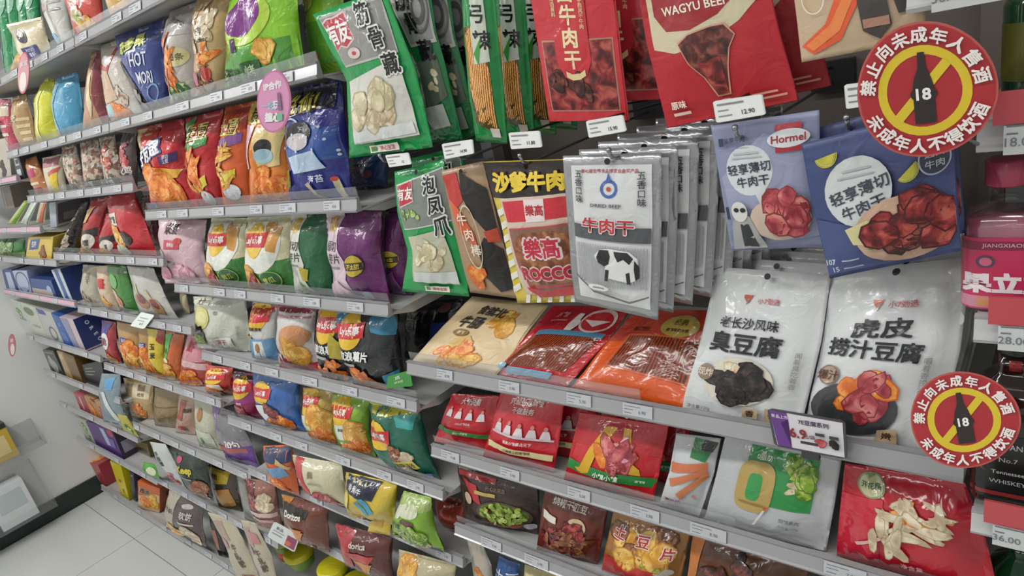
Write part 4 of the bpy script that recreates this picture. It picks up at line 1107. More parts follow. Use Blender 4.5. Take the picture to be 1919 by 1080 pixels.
# --- lower shelves of the black rack
bag('snack_pouch', 'dark brown pouch with a bowl of green peas', 'pouch',
    [(858, 874), (866, 930), (876, 1004)], [(1010, 916), (1012, 960), (1008, 1040)], '#3c2a26',
    [P([(0.02, 0.03), (0.5, 0.04), (0.5, 0.12), (0.02, 0.12)], '#a83030', 'red_print'), P([(0.06, 0.16), (0.26, 0.2), (0.32, 0.52), (0.2, 0.46)], '#b0343a', 'red_print'),
     T('开心兰花豆', 0.5, 0.2, 0.075, '#a88a6a'), B(0.24, 0.28, 0.5, 0.34, '#b8a458', 'small_sign'), E(0.6, 0.64, 0.34, 0.25, '#55483c', 'bowl_print'), E(0.6, 0.6, 0.3, 0.18, '#5f7a2c', 'bowl_print'), F('pea', 0.6, 0.6, 0.28, 0.165, 70, 0.036, 3, 1.5), F('redmeat', 0.58, 0.6, 0.22, 0.12, 6, 0.045, 34, 1.2), P([(0.36, 0.76), (0.86, 0.74), (0.76, 0.86), (0.48, 0.87)], 'redmeat', 'food_picture'), E(0.14, 0.46, 0.06, 0.1, '#cdb09a', 'garlic_print'), E(0.92, 0.8, 0.08, 0.06, '#a9a6b0', 'small_seal')],
    shelf=SH['A3'], lean=10, yaw=12, thick=0.045, style='pouch', rough=0.3, coat=0.3, step=0.009)
bag('snack_pouch', 'red-brown pouch of fried strips with a round cream seal, beside the pea pouch', 'pouch',
    [(1022, 918), (1014, 970), (1004, 1045)], [(1140, 956), (1130, 1010), (1114, 1078)], '#6a2a1c',
    [F('redmeat', 0.45, 0.6, 0.36, 0.26, 14, 0.14, 4, 2.4), F('wood', 0.5, 0.66, 0.38, 0.22, 14, 0.12, 14, 2.8), T('烧椒干豇豆', 0.45, 0.09, 0.11, '#e0d4c8', bold=0.03, sx=1.0), E(0.62, 0.36, 0.15, 0.13, '#c9b490', 'round_seal'), T('手工', 0.62, 0.325, 0.07, '#43281c'), T('麻辣', 0.62, 0.4, 0.06, '#43281c'), P([(0.04, 0.28), (0.3, 0.3), (0.32, 0.38), (0.06, 0.4)], '#d6d0c8', 'garlic_print')],
    shelf=SH['A3'], lean=10, yaw=8, thick=0.045, style='pouch', rough=0.25, coat=0.4, step=0.009)
bag('snack_pouch', 'tan potato slice pouch with large red and white lettering', 'pouch',
    [(1150, 958), (1134, 1040), (1118, 1120)], [(1296, 998), (1280, 1070), (1258, 1160)], '#a4713c',
    [F('chip', 0.5, 0.42, 0.4, 0.24, 14, 0.15, 5, 1.3), F('wood', 0.5, 0.3, 0.4, 0.2, 6, 0.16, 15, 1.5), F('green', 0.62, 0.58, 0.16, 0.05, 6, 0.07, 6, 2.0), E(0.78, 0.64, 0.14, 0.07, '#cfc8b8', 'garlic_print'), B(0.0, 0.66, 0.7, 0.99, '#c23a38', 'red_band'),
     T('土', 0.18, 0.22, 0.2, '#e9dcd6', bold=0.07), T('豆', 0.5, 0.26, 0.2, '#e9dcd6', bold=0.07), T('片', 0.82, 0.34, 0.2, '#e9dcd6', bold=0.07), T('土', 0.18, 0.22, 0.19, '#b8282c', bold=0.02), T('豆', 0.5, 0.26, 0.19, '#b8282c', bold=0.02), T('片', 0.82, 0.34, 0.19, '#b8282c', bold=0.02)],
    shelf=SH['A3'], lean=10, yaw=4, thick=0.05, style='pouch', rough=0.2, coat=0.5, step=0.009)
bag('snack_pouch', 'orange-edged pouch of brown spicy pieces at the bottom edge of the picture', 'pouch',
    [(1300, 1000), (1292, 1060), (1276, 1150)], [(1520, 1052), (1510, 1110), (1490, 1200)], '#5a3016',
    [P([(0.0, 0.0), (0.12, 0.0), (0.09, 0.5), (0.0, 0.98)], '#c0702c', 'orange_edge'), P([(0.66, 0.3), (1.0, 0.2), (1.0, 0.98), (0.66, 0.98)], '#b8622a', 'orange_edge'), F('jerky', 0.4, 0.4, 0.24, 0.3, 16, 0.1, 7, 1.8)],
    shelf=SH['A3'], lean=12, yaw=2, thick=0.05, style='pouch', rough=0.2, coat=0.5)
bag('snack_bag', 'white and orange nut bag under the pea pouch, partly seen', 'snack bag',
    [(872, 1000), (880, 1030), (892, 1110)], [(905, 1018), (922, 1060), (930, 1130)], '#c9c2b4', [F('fry', 0.5, 0.5, 0.2, 0.1, 4, 0.2, 4, 1.6)], shelf=SH['A4'], yaw=16, thick=0.03)
bag('snack_bag', 'blue bag with white lettering at the bottom edge, under the pea pouch', 'snack bag',
    [(936, 1042), (928, 1080), (925, 1140)], [(976, 1058), (970, 1100), (965, 1160)], '#2f5490', [T('土豆', 0.5, 0.3, 0.24, '#dfe6ee', bold=0.02)], shelf=SH['A4'], yaw=10, thick=0.03)
bag('snack_bag', 'pale yellow bag at the bottom edge, beside the blue bag', 'snack bag',
    [(984, 1058), (980, 1100), (975, 1150)], [(1050, 1080), (1046, 1120), (1040, 1180)], '#b8ac78', [B(0.1, 0.1, 0.9, 0.3, '#d2c690')], shelf=SH['A4'], yaw=8, thick=0.04)
# ------------------------------------------------------------------ chip bags
def lays(u, v, r, k=1.25):
    rv = r * k
    return [E(u, v, r, rv, '#e3b92e', 'logo_sun'), P([(u - r * 1.12, v - rv * 0.42), (u + r * 1.1, v - rv * 0.5), (u + r * 1.12, v + rv * 0.32), (u - r * 1.08, v + rv * 0.42)], '#c4242f', 'logo_banner'),
            T("Lay's乐事", u, v - rv * 0.03, rv * 0.5, '#f2ece6', rot=2, bold=0.03, sx=0.85)]
YB1 = 20
def chips(label, L, R, col, decals, k, yaw=20, thick=0.06, lean=5, **kw):
    return bag('snack_bag', label, 'snack bag', L, R, col, decals, shelf=SH[k], yaw=yaw * 0.4, lean=lean, thick=thick, coat=0.55, rough=0.27, bump=0.3, **kw)

# --- shelf B1 (continues from the neighbouring bay)
chips('lime-green snack bag with a purple grape ball, in the top visible row', [(434, -70), (430, 50), (424, 142)], [(556, -90), (562, 30), (572, 122)], '#8fcf2e',
      [B(0.0, 0.62, 1.0, 1.0, '#4f9a34', 'front_print'), E(0.45, 0.4, 0.34, 0.2, '#b7d94a', 'front_print'), E(0.42, 0.36, 0.27, 0.16, '#7d2f86', 'grape_print'), P([(0.26, 0.52), (0.32, 0.52), (0.36, 0.64), (0.28, 0.64)], '#4a2f5a', 'grape_print'), F('chip', 0.68, 0.66, 0.1, 0.05, 5, 0.1, 4, 1.4),
       T('茨菇', 0.2, 0.82, 0.13, '#22321e', rot=-12), B(0.38, 0.75, 0.62, 0.9, '#2c5a30', 'leaf_label'), T('烤', 0.5, 0.83, 0.11, '#c4dcae')], 'B1', yaw=18, thick=0.07)
chips('second lime-green snack bag standing behind the grape one', [(566, -60), (572, 40), (580, 122)], [(642, -70), (646, 20), (654, 108)], '#7fb52e', [B(0.0, 0.5, 1.0, 0.9, '#5c9a34'), E(0.3, 0.3, 0.2, 0.1, '#c8cf58'), E(0.4, 0.82, 0.08, 0.04, '#b84a3a')], 'B1', Y=0.83, yaw=8, thick=0.05)
chips('clear bag of tan noodle crackers with a red apple mark', [(374, -50), (366, 60), (372, 162)], [(434, -60), (430, 60), (426, 148)], '#c9a87a',
      [F('pale', 0.5, 0.3, 0.36, 0.24, 14, 0.16, 5, 2.4), F('wood', 0.5, 0.78, 0.4, 0.14, 12, 0.16, 6, 3.2), F('fry', 0.55, 0.55, 0.3, 0.1, 7, 0.14, 7, 2.0), T('小吾', 0.4, 0.34, 0.08, '#2a241e'), T('Cracker', 0.5, 0.42, 0.06, '#3a2e24'), E(0.7, 0.74, 0.14, 0.06, '#b8322c'), E(0.28, 0.75, 0.1, 0.07, '#c26a8a')], 'B1', yaw=22)
chips('white and orange bag of carrot fries beside the navy bag', [(324, 4), (306, 80), (320, 176)], [(374, -14), (370, 60), (376, 164)], '#c4beb8',
      [B(0.1, 0.04, 1.0, 0.3, '#b9b4b2'), F('fry', 0.4, 0.56, 0.26, 0.28, 16, 0.22, 5, 5.0), E(0.7, 0.5, 0.22, 0.09, '#d9d29a'), T('薯条', 0.7, 0.5, 0.07, '#6a5a34'), E(0.3, 0.34, 0.14, 0.05, '#d88aa0'), F('busygrn', 0.6, 0.82, 0.3, 0.08, 6, 0.16, 8, 1.5), T('FRY STICK', 0.62, 0.16, 0.05, '#3a3c44', rot=-25)], 'B1', yaw=24)
chips('navy blue snack bag with tall white letters and yellow-green lettering', [(216, 62), (230, 120), (268, 194)], [(308, 32), (308, 100), (316, 180)], '#3c4a8a',
      [P([(0.05, 0.3), (0.2, 0.3), (0.5, 0.95), (0.3, 0.98)], 'dark', 'dark_print'), T('奇多果', 0.46, 0.17, 0.14, '#c8cf6a', rot=4, bold=0.05), T('HOT', 0.64, 0.36, 0.2, '#dfe4ee', rot=-6, sx=0.5), T('MORI', 0.66, 0.56, 0.18, '#dfe4ee', rot=-6, sx=0.5), RG(0.8, 0.74, 0.12, 0.1, 0.2, '#7fa2c8', 'ring'), E(0.8, 0.9, 0.16, 0.06, '#3f7a44'), F('foilgrey', 0.3, 0.8, 0.1, 0.16, 6, 0.09, 5, 1.6)], 'B1', yaw=26)

# --- shelf B2
chips('red crisps bag with white slanted lettering, leftmost of its row', [(256, 238), (272, 300), (285, 385)], [(346, 222), (350, 300), (374, 388)], '#c4262e',
      [P([(0.02, 0.02), (0.5, 0.02), (0.4, 0.16), (0.05, 0.3)], '#dcc79a', 'cream_corner'), E(0.36, 0.14, 0.22, 0.13, '#c2321f'), T('好友趣', 0.36, 0.3, 0.2, '#26468a', rot=14, bold=0.08), T('好友趣', 0.36, 0.3, 0.19, '#eef0f2', rot=14, bold=0.03),
       P([(0.12, 0.52), (0.5, 0.46), (0.98, 0.54), (0.9, 0.62), (0.2, 0.6)], '#dca42c', 'yellow_sweep'), F('fry', 0.52, 0.72, 0.32, 0.14, 8, 0.22, 5, 1.3), F('chip', 0.6, 0.76, 0.2, 0.1, 4, 0.2, 6, 1.2), P([(0.66, 0.36), (0.95, 0.34), (0.94, 0.44), (0.68, 0.46)], '#4a2a66', 'purple_tag'), T('原切\n土豆', 0.8, 0.4, 0.05, '#e6e0ee'), B(0.1, 0.86, 0.24, 0.94, '#2f56a0', 'blue_mark')], 'B2', yaw=22, thick=0.07)
chips('red and green potato stick bag with black lettering', [(350, 222), (352, 300), (378, 390)], [(420, 204), (416, 300), (428, 390)], '#b9252c',
      [P([(0.0, 0.06), (0.3, 0.0), (0.24, 0.3), (0.0, 0.4)], '#3f8a3c', 'green_corner'), T('生豆', 0.45, 0.17, 0.17, '#e8d26a', bold=0.06), T('生豆', 0.45, 0.17, 0.16, '#1f201c', bold=0.01), P([(0.3, 0.28), (0.8, 0.24), (0.8, 0.32), (0.34, 0.36)], '#3e8a46', 'green_tag'), F('fry', 0.4, 0.56, 0.26, 0.2, 14, 0.2, 5, 4.5), P([(0.35, 0.7), (0.8, 0.62), (0.8, 0.72), (0.36, 0.8)], '#d8c83c', 'yellow_tag'), E(0.6, 0.86, 0.2, 0.08, '#d8dce0', 'plate_print')], 'B2', yaw=22)
chips('orange potato stick bag with purple tag, beside the red one', [(424, 200), (412, 300), (420, 388)], [(478, 190), (472, 300), (476, 382)], '#d5602a',
      [B(0.0, 0.04, 1.0, 0.24, '#b83a26'), T('土豆', 0.45, 0.2, 0.16, '#e8d26a', bold=0.06), T('土豆', 0.45, 0.2, 0.15, '#26221c', bold=0.01), P([(0.1, 0.32), (0.9, 0.26), (0.9, 0.36), (0.12, 0.42)], '#7a4a8c', 'purple_tag'), F('chip', 0.4, 0.58, 0.28, 0.2, 14, 0.22, 6, 4.5), P([(0.3, 0.66), (0.8, 0.6), (0.8, 0.68), (0.32, 0.76)], '#d8c83c', 'yellow_tag'), E(0.6, 0.82, 0.26, 0.08, '#d8dce0', 'plate_print')], 'B2', yaw=22)
chips('orange and cream puffed corn bag left of the dark blue bag', [(472, 190), (466, 300), (470, 384)], [(546, 186), (544, 290), (556, 378)], '#e0802c',
      [B(0.0, 0.02, 1.0, 0.2, '#c9b44a'), T('浪', 0.24, 0.12, 0.14, '#2a2418', bold=0.02), P([(0.0, 0.2), (0.34, 0.22), (0.3, 0.6), (0.0, 0.66)], '#dcb9c4', 'pink_side'), P([(0.4, 0.24), (1.0, 0.24), (0.9, 0.6), (0.5, 0.62)], '#dcc486', 'cream_centre'), E(0.64, 0.42, 0.16, 0.08, '#2a2628', 'bowl_print'), E(0.64, 0.5, 0.18, 0.07, '#a8ccd8', 'plate_print'), F('fry', 0.5, 0.78, 0.36, 0.12, 8, 0.22, 7, 1.4)], 'B2', yaw=20)
chips('dark blue bag with star dots and a green leaf, ending its row', [(544, 168), (540, 270), (546, 392)], [(640, 148), (652, 260), (664, 392)], '#2c3186',
      [P([(0.0, 0.28), (0.98, 0.36), (1.0, 0.62), (0.0, 0.58)], '#2f55a4', 'blue_glow'), P([(0.02, 0.02), (0.95, 0.02), (0.9, 0.2), (0.04, 0.24)], '#26243c', 'dark_header'), T('生仙!', 0.42, 0.13, 0.17, '#201c20', bold=0.08), T('生仙!', 0.42, 0.13, 0.16, '#d9cc3a', rot=3, bold=0.03),
       RG(0.26, 0.31, 0.16, 0.07, 0.2, '#c2c4e0', 'halo'), E(0.42, 0.38, 0.24, 0.1, '#1f1e2a', 'round_print'), E(0.42, 0.44, 0.2, 0.07, '#cfc9cc', 'round_print'), P([(0.2, 0.56), (0.7, 0.52), (0.8, 0.68), (0.3, 0.7)], '#b4cbe2', 'cloud_print')] +
      [E(0.06 + 0.09 * (i * 7 % 11), 0.34 + 0.035 * (i * 5 % 9), 0.018, 0.012, '#d4def0', 'star_dot') for i in range(16)] +
      [P([(0.0, 0.68), (0.2, 0.66), (0.24, 0.8), (0.06, 0.84)], '#4f9a3c', 'leaf_print'), P([(0.46, 0.8), (0.52, 0.78), (0.66, 0.94), (0.58, 0.95)], '#c9b8a0', 'brush_print'), P([(0.84, 0.78), (0.92, 0.78), (0.99, 0.95), (0.88, 0.95)], '#cfc6a4', 'brush_print'), E(0.87, 0.78, 0.05, 0.02, '#c44434', 'brush_print'), T('海苔', 0.64, 0.76, 0.07, '#dfe4ee')], 'B2', yaw=14, thick=0.07)
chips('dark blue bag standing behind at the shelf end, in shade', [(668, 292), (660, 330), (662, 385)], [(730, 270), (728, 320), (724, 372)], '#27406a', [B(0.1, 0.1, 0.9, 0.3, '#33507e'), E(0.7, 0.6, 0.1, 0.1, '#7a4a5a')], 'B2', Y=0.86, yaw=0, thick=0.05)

# --- shelf B3
chips('pink bag with a mochi drawing, leftmost of the taro row', [(297, 408), (302, 470), (310, 532)], [(388, 412), (384, 470), (392, 532)], '#d3b2bc',
      [T('米果', 0.4, 0.14, 0.16, '#4a3a36', bold=0.03), B(0.26, 0.3, 0.64, 0.44, '#b83a52', 'pink_tag'), T('草莓味', 0.44, 0.37, 0.07, '#f0dce0'), E(0.6, 0.31, 0.08, 0.05, '#b8342c', 'strawberry_print'), E(0.16, 0.56, 0.12, 0.12, '#e4d4b4', 'mochi_print'), E(0.2, 0.8, 0.2, 0.12, '#d88aa4', 'mochi_print'), F('pink', 0.7, 0.86, 0.22, 0.06, 5, 0.14, 5, 1.5), E(0.62, 0.92, 0.12, 0.06, '#c8486a', 'mochi_print')], 'B3', yaw=22)
lg = lambda: [P([(0.0, 0.0), (1.0, 0.0), (1.0, 0.55), (0.0, 0.6)], '#dcd6b0', 'cream_top'), P([(0.6, 0.6), (1.0, 0.56), (1.0, 1.0), (0.5, 1.0)], '#3f7e3c', 'green_foot'), E(0.42, 0.36, 0.44, 0.36, '#dfe2d8', 'white_oval'), P([(0.54, 0.04), (0.84, 0.14), (0.8, 0.46), (0.66, 0.42)], '#c9924a', 'curl_print')] + lays(0.36, 0.3, 0.24, 0.95) + [F('chip', 0.2, 0.84, 0.16, 0.08, 4, 0.2, 5, 1.6), E(0.64, 0.8, 0.2, 0.12, '#2d6432', 'round_seal'), RG(0.64, 0.8, 0.2, 0.12, 0.1, '#8fae5a', 'round_seal'), T('黄瓜', 0.64, 0.8, 0.09, '#c8cf5a', rot=8), F('ham', 0.28, 0.86, 0.1, 0.08, 3, 0.16, 9, 1.6)]
chips('green and cream potato chip bag, left of the matching pair', [(398, 408), (388, 470), (396, 540)], [(474, 408), (470, 470), (478, 545)], '#5a9a48', lg(), 'B3', yaw=22, group='green and cream chip bags')
chips('green and cream potato chip bag, right of the matching pair', [(466, 406), (460, 470), (470, 546)], [(556, 402), (552, 470), (562, 548)], '#4f9440', lg() , 'B3', yaw=20, group='green and cream chip bags')
taro = lambda c, w: [P([(0.0, 0.0), (0.36, 0.0), (0.4, 0.36), (0.52, 0.56), (0.48, 0.7), (0.62, 1.0), (0.0, 1.0)], w, 'pale_side'), E(0.22, 0.12, 0.12, 0.08, '#d9b04a', 'logo_sun'), T('原切', 0.23, 0.34, 0.115, '#3a3c3a', bold=0.01), T('芋片', 0.29, 0.47, 0.115, '#3a3c3a', bold=0.01), B(0.16, 0.56, 0.38, 0.585, '#8a8c88', 'small_print')]
chips('dark green taro chip bag with a white side panel', [(546, 402), (548, 470), (556, 550)], [(630, 400), (626, 470), (632, 556)], '#22603c', taro('#22603c', '#cfd0c8') + [P([(0.4, 0.58), (0.62, 0.62), (0.56, 0.76), (0.44, 0.74)], '#b0a030', 'yellow_tag'), P([(0.3, 0.74), (0.6, 1.0), (0.36, 1.0)], '#8fb84a', 'green_sweep')], 'B3', yaw=18)
chips('purple taro chip bag with a pale pink side panel and yellow seal', [(612, 398), (622, 480), (632, 560)], [(716, 392), (716, 480), (734, 570)], '#6a2a68', taro('#6a2a68', '#d2bcc8') + [E(0.66, 0.55, 0.17, 0.12, '#1f1420', 'round_seal'), E(0.66, 0.55, 0.155, 0.11, '#b8a030', 'round_seal'), B(0.51, 0.52, 0.81, 0.6, '#2c2418', 'seal_bar'), T('不太甜', 0.66, 0.56, 0.06, '#d8c44a'), P([(0.3, 0.7), (0.74, 1.0), (0.0, 1.0), (0.0, 0.8)], '#d4bac8', 'pale_side'), E(0.72, 0.9, 0.07, 0.06, '#9ab4dc', 'blue_mark')], 'B3', yaw=12, thick=0.07)
chips('purple taro chip bag standing behind the front purple one', [(724, 392), (722, 470), (730, 545)], [(766, 388), (764, 470), (772, 548)], '#622860', [E(0.5, 0.56, 0.36, 0.1, '#b8a030', 'round_seal'), B(0.16, 0.53, 0.84, 0.6, '#2c2418', 'seal_bar'), T('不太甜', 0.5, 0.565, 0.05, '#d8c44a'), P([(0.1, 0.78), (0.6, 0.7), (0.8, 1.0), (0.2, 1.0)], '#8c5f98', 'pale_side')], 'B3', Y=0.80, yaw=4, thick=0.05)

# --- shelf B4
chips('grey-white durian crisp bag standing at the left of its row', [(363, 556), (367, 620), (378, 690)], [(462, 556), (470, 620), (472, 694)], '#c3c5b8',
      [B(0.02, 0.02, 0.38, 0.14, '#d8d6bc'), T('大金', 0.2, 0.08, 0.1, '#3a3a34'), E(0.24, 0.36, 0.2, 0.2, '#cfc878', 'durian_print'), E(0.26, 0.36, 0.12, 0.13, '#dcd69a', 'durian_print'), T('榴莲', 0.56, 0.24, 0.07, '#8a8c80'), F('dark', 0.22, 0.66, 0.2, 0.06, 5, 0.12, 5, 1.8), F('green', 0.14, 0.76, 0.1, 0.06, 3, 0.12, 6, 1.6), P([(0.42, 0.72), (0.8, 0.68), (0.82, 0.88), (0.46, 0.9)], '#d9d4d0', 'red_note'), T('冻干', 0.62, 0.79, 0.11, '#a84a4c'), T('DURIAN', 0.9, 0.6, 0.06, '#9a9c90', rot=-90)], 'B4', yaw=20)
chips('white and blue chip bag with a chip on a blue square', [(474, 566), (472, 620), (478, 696)], [(524, 570), (522, 630), (530, 706)], '#cfd0cc',
      [B(0.0, 0.02, 1.0, 0.12, '#a8424a')] + lays(0.42, 0.18, 0.4, 0.6)[:2] + [T('清新清爽', 0.45, 0.38, 0.07, '#2c3034', bold=0.02), B(0.1, 0.55, 0.98, 0.95, '#6a9cc6', 'blue_square'), P([(0.3, 0.6), (0.7, 0.58), (0.72, 0.86), (0.32, 0.88)], '#d8dcd8', 'white_card'), E(0.5, 0.7, 0.1, 0.08, '#9a6a34', 'chip_print'), B(0.0, 0.5, 0.3, 0.56, '#b89a5a')], 'B4', yaw=24)
chips('white and red bag with a cut potato and tomato picture', [(522, 568), (520, 640), (528, 715)], [(594, 574), (590, 640), (608, 718)], '#cfcac6',
      [B(0.0, 0.02, 1.0, 0.1, '#8a3040'), B(0.0, 0.14, 1.0, 0.17, '#b06a74'), P([(0.0, 0.7), (0.3, 0.78), (0.7, 0.9), (1.0, 0.86), (1.0, 1.0), (0.0, 1.0)], '#b8303a', 'red_foot'), E(0.62, 0.44, 0.36, 0.18, '#c98a5c', 'potato_print'), F('chip', 0.62, 0.66, 0.26, 0.12, 7, 0.18, 5, 1.4), E(0.7, 0.68, 0.16, 0.1, '#d6c85a', 'potato_print'), P([(0.14, 0.74), (0.22, 0.74), (0.34, 0.92), (0.26, 0.92)], '#d8d4d0', 'white_mark')], 'B4', yaw=22)
wave = lambda: [P([(0.62, 0.02), (1.0, 0.02), (1.0, 0.3), (0.7, 0.24)], '#2c7a9c', 'blue_corner'), P([(0.0, 0.02), (0.24, 0.02), (0.2, 0.2), (0.0, 0.18)], '#2c7a9c', 'blue_corner')] + lays(0.33, 0.24, 0.22, 0.95) + [T('波浪薯片', 0.42, 0.52, 0.12, '#e9eaea', bold=0.04), B(0.2, 0.615, 0.44, 0.645, '#9a9c9c', 'small_print'), F('fry', 0.46, 0.86, 0.2, 0.1, 7, 0.17, 5, 2.2)]
chips('black wavy chip bag, left of the pair', [(598, 572), (594, 640), (606, 720)], [(664, 578), (662, 640), (672, 735)], '#22252a', [P([(0.0, 0.02), (0.2, 0.02), (0.2, 0.2), (0.0, 0.2)], '#c08a2c', 'orange_corner')] + lays(0.4, 0.22, 0.34, 0.7) + [T('波浪薯', 0.42, 0.53, 0.12, '#e9eaea', bold=0.04), B(0.06, 0.63, 0.5, 0.67, '#a8aaaa', 'small_print'), P([(0.6, 0.3), (1.0, 0.5), (1.0, 0.68), (0.6, 0.64)], '#b8a83c', 'lime_print'), F('fry', 0.5, 0.85, 0.4, 0.12, 8, 0.2, 6, 2.2)], 'B4', yaw=22, group='black wavy chip bags')
chips('black wavy chip bag with a blue corner, right of the pair', [(634, 578), (640, 660), (668, 735)], [(744, 576), (752, 650), (764, 745)], '#1f2226', wave() + [P([(0.76, 0.78), (1.0, 0.7), (1.0, 0.98), (0.8, 0.98)], '#2a7a98', 'blue_corner')], 'B4', yaw=14, thick=0.075, group='black wavy chip bags')
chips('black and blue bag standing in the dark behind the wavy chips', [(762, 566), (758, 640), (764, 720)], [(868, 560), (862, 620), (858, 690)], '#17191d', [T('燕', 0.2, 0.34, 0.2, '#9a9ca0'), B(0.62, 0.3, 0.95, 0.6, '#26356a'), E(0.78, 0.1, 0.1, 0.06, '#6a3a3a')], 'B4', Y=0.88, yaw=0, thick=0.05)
card('promo_flag', 'small green jagged promotion flag with white letters below the black chip bag', 'promo flag', [(727, 706), (724, 728)], [(768, 694), (774, 724)], '#3f8a3a',
     [T('30%', 0.45, 0.3, 0.34, '#dfe8d8', rot=5), T('OFF MORE', 0.5, 0.62, 0.2, '#cfe0c4', rot=5)], Y=0.722, lean=12, thick=0.002)

# --- shelf B5
def lr(c, foot, extra=()):
    return [P([(0.0, 0.66), (1.0, 0.6), (1.0, 1.0), (0.0, 1.0)], foot, 'front_print')] + lays(0.46, 0.28, 0.36, 0.62) + list(extra)
chips('red chip bag with a cream note, leftmost of the sun-logo row', [(386, 684), (392, 725), (400, 768)], [(438, 690), (440, 735), (446, 784)], '#b83426', lr('', '#7c2a1c', [P([(0.3, 0.5), (0.74, 0.5), (0.8, 0.74), (0.36, 0.76)], '#d9cdb8', 'cream_note'), F('fry', 0.5, 0.88, 0.3, 0.06, 4, 0.2, 5, 1.6)]), 'C5', yaw=26)
chips('magenta chip bag with a sun logo', [(440, 696), (440, 740), (452, 800)], [(486, 702), (488, 750), (496, 812)], '#9c2a72', [B(0.0, 0.02, 1.0, 0.1, '#2c2a2c')] + lr('', '#8a2248', [T('烤肉', 0.5, 0.6, 0.06, '#e8dce6'), F('ham', 0.5, 0.84, 0.26, 0.08, 5, 0.2, 5, 1.5)]), 'B5', yaw=26)
chips('blue chip bag with tomatoes and a chip at its foot', [(474, 698), (484, 760), (510, 826)], [(562, 704), (562, 770), (584, 838)], '#3a66ac', [P([(0.1, 0.02), (0.9, 0.02), (0.8, 0.1), (0.1, 0.1)], '#7a9cd0', 'light_top')] + lays(0.3, 0.3, 0.24, 0.8) + [P([(0.14, 0.52), (0.36, 0.5), (0.46, 0.78), (0.26, 0.82)], '#cfd4d8', 'cream_note'), F('redmeat', 0.52, 0.62, 0.12, 0.1, 7, 0.09, 5, 1.1, 'tomato_print'), F('fry', 0.6, 0.86, 0.2, 0.06, 4, 0.18, 6, 1.5)], 'B5', yaw=22)
chips('yellow-tan chip bag with a potato, fourth in the sun-logo row', [(568, 726), (572, 780), (590, 850)], [(632, 730), (630, 790), (650, 862)], '#b89a4a', lays(0.3, 0.2, 0.32, 0.66) + [P([(0.12, 0.42), (0.42, 0.4), (0.5, 0.7), (0.2, 0.74)], '#d4d8b8', 'cream_note'), F('chip', 0.7, 0.48, 0.22, 0.12, 4, 0.24, 5, 1.2), F('fry', 0.6, 0.8, 0.32, 0.1, 6, 0.22, 6, 1.7), B(0.0, 0.7, 0.34, 0.74, '#6a9a3c')], 'B5', yaw=20)
chips('lime and white chip bag, left of the dark green one', [(624, 738), (628, 800), (646, 868)], [(696, 742), (692, 810), (714, 884)], '#8ab43a', lays(0.34, 0.24, 0.34, 0.62) + [P([(0.18, 0.44), (0.56, 0.42), (0.66, 0.74), (0.3, 0.76)], '#d4d6cc', 'cream_note'), T('原味', 0.42, 0.52, 0.06, '#3a3c34'), F('chip', 0.8, 0.6, 0.14, 0.12, 4, 0.22, 5, 1.2), F('fry', 0.7, 0.84, 0.26, 0.08, 5, 0.24, 6, 1.7), B(0.3, 0.68, 0.64, 0.71, '#6a9a3c')], 'B5', yaw=20)
chips('dark green chip bag with a yellow top, mushrooms and a yellow tag', [(692, 750), (706, 830), (740, 900)], [(784, 758), (806, 850), (842, 940)], '#1f6450',
      [P([(0.0, 0.0), (1.0, 0.0), (0.98, 0.13), (0.02, 0.13)], '#c9c23a', 'yellow_top'), T('100%片', 0.4, 0.075, 0.1, '#2f8a8c', bold=0.03), P([(0.6, 0.12), (0.98, 0.1), (0.94, 0.28), (0.66, 0.26)], '#3a9c98', 'teal_patch')] + lays(0.3, 0.4, 0.24, 0.9) +
      [F('wood', 0.64, 0.62, 0.14, 0.06, 5, 0.11, 5, 1.4), F('pale', 0.72, 0.64, 0.12, 0.04, 3, 0.1, 6, 1.6), P([(0.48, 0.72), (0.84, 0.68), (0.88, 0.8), (0.52, 0.85)], '#cfc24a', 'yellow_tag'), T('菌菇鸡汤', 0.68, 0.765, 0.075, '#2a2a1c', rot=4, bold=0.02), F('pale', 0.6, 0.92, 0.2, 0.03, 4, 0.16, 7, 1.8), B(0.84, 0.9, 0.95, 0.97, '#7a98c8', 'blue_mark')], 'B5', yaw=10, thick=0.08)

# --- shelf B6
chips('orange and blue puffed snack bag at the left of its row', [(494, 836), (502, 880), (510, 910)], [(546, 824), (554, 880), (562, 928)], '#d0602a', [B(0.1, 0.02, 1.0, 0.3, '#26385c'), P([(0.2, 0.4), (0.8, 0.36), (0.9, 0.58), (0.3, 0.64)], '#6a94bc', 'blue_swirl'), F('fry', 0.5, 0.78, 0.3, 0.12, 6, 0.22, 5, 1.2), P([(0.6, 0.2), (0.98, 0.4), (0.94, 0.46), (0.6, 0.3)], '#c4a878', 'stick_print')], 'B6', yaw=26)
chips('white and red prawn snack bag with cream front', [(544, 832), (556, 885), (574, 926)], [(638, 846), (646, 900), (656, 952)], '#c9c4a6', [P([(0.0, 0.0), (0.24, 0.0), (0.42, 0.62), (0.3, 0.98), (0.0, 0.98)], '#b8343a', 'red_side'), T('虾条', 0.18, 0.46, 0.16, '#e6e2de', rot=-15, bold=0.03), T('鲜', 0.48, 0.26, 0.16, '#7c7a5c'), B(0.42, 0.44, 0.7, 0.47, '#9a987c'), F('ham', 0.66, 0.86, 0.24, 0.05, 6, 0.14, 5, 1.6)], 'B6', yaw=22)
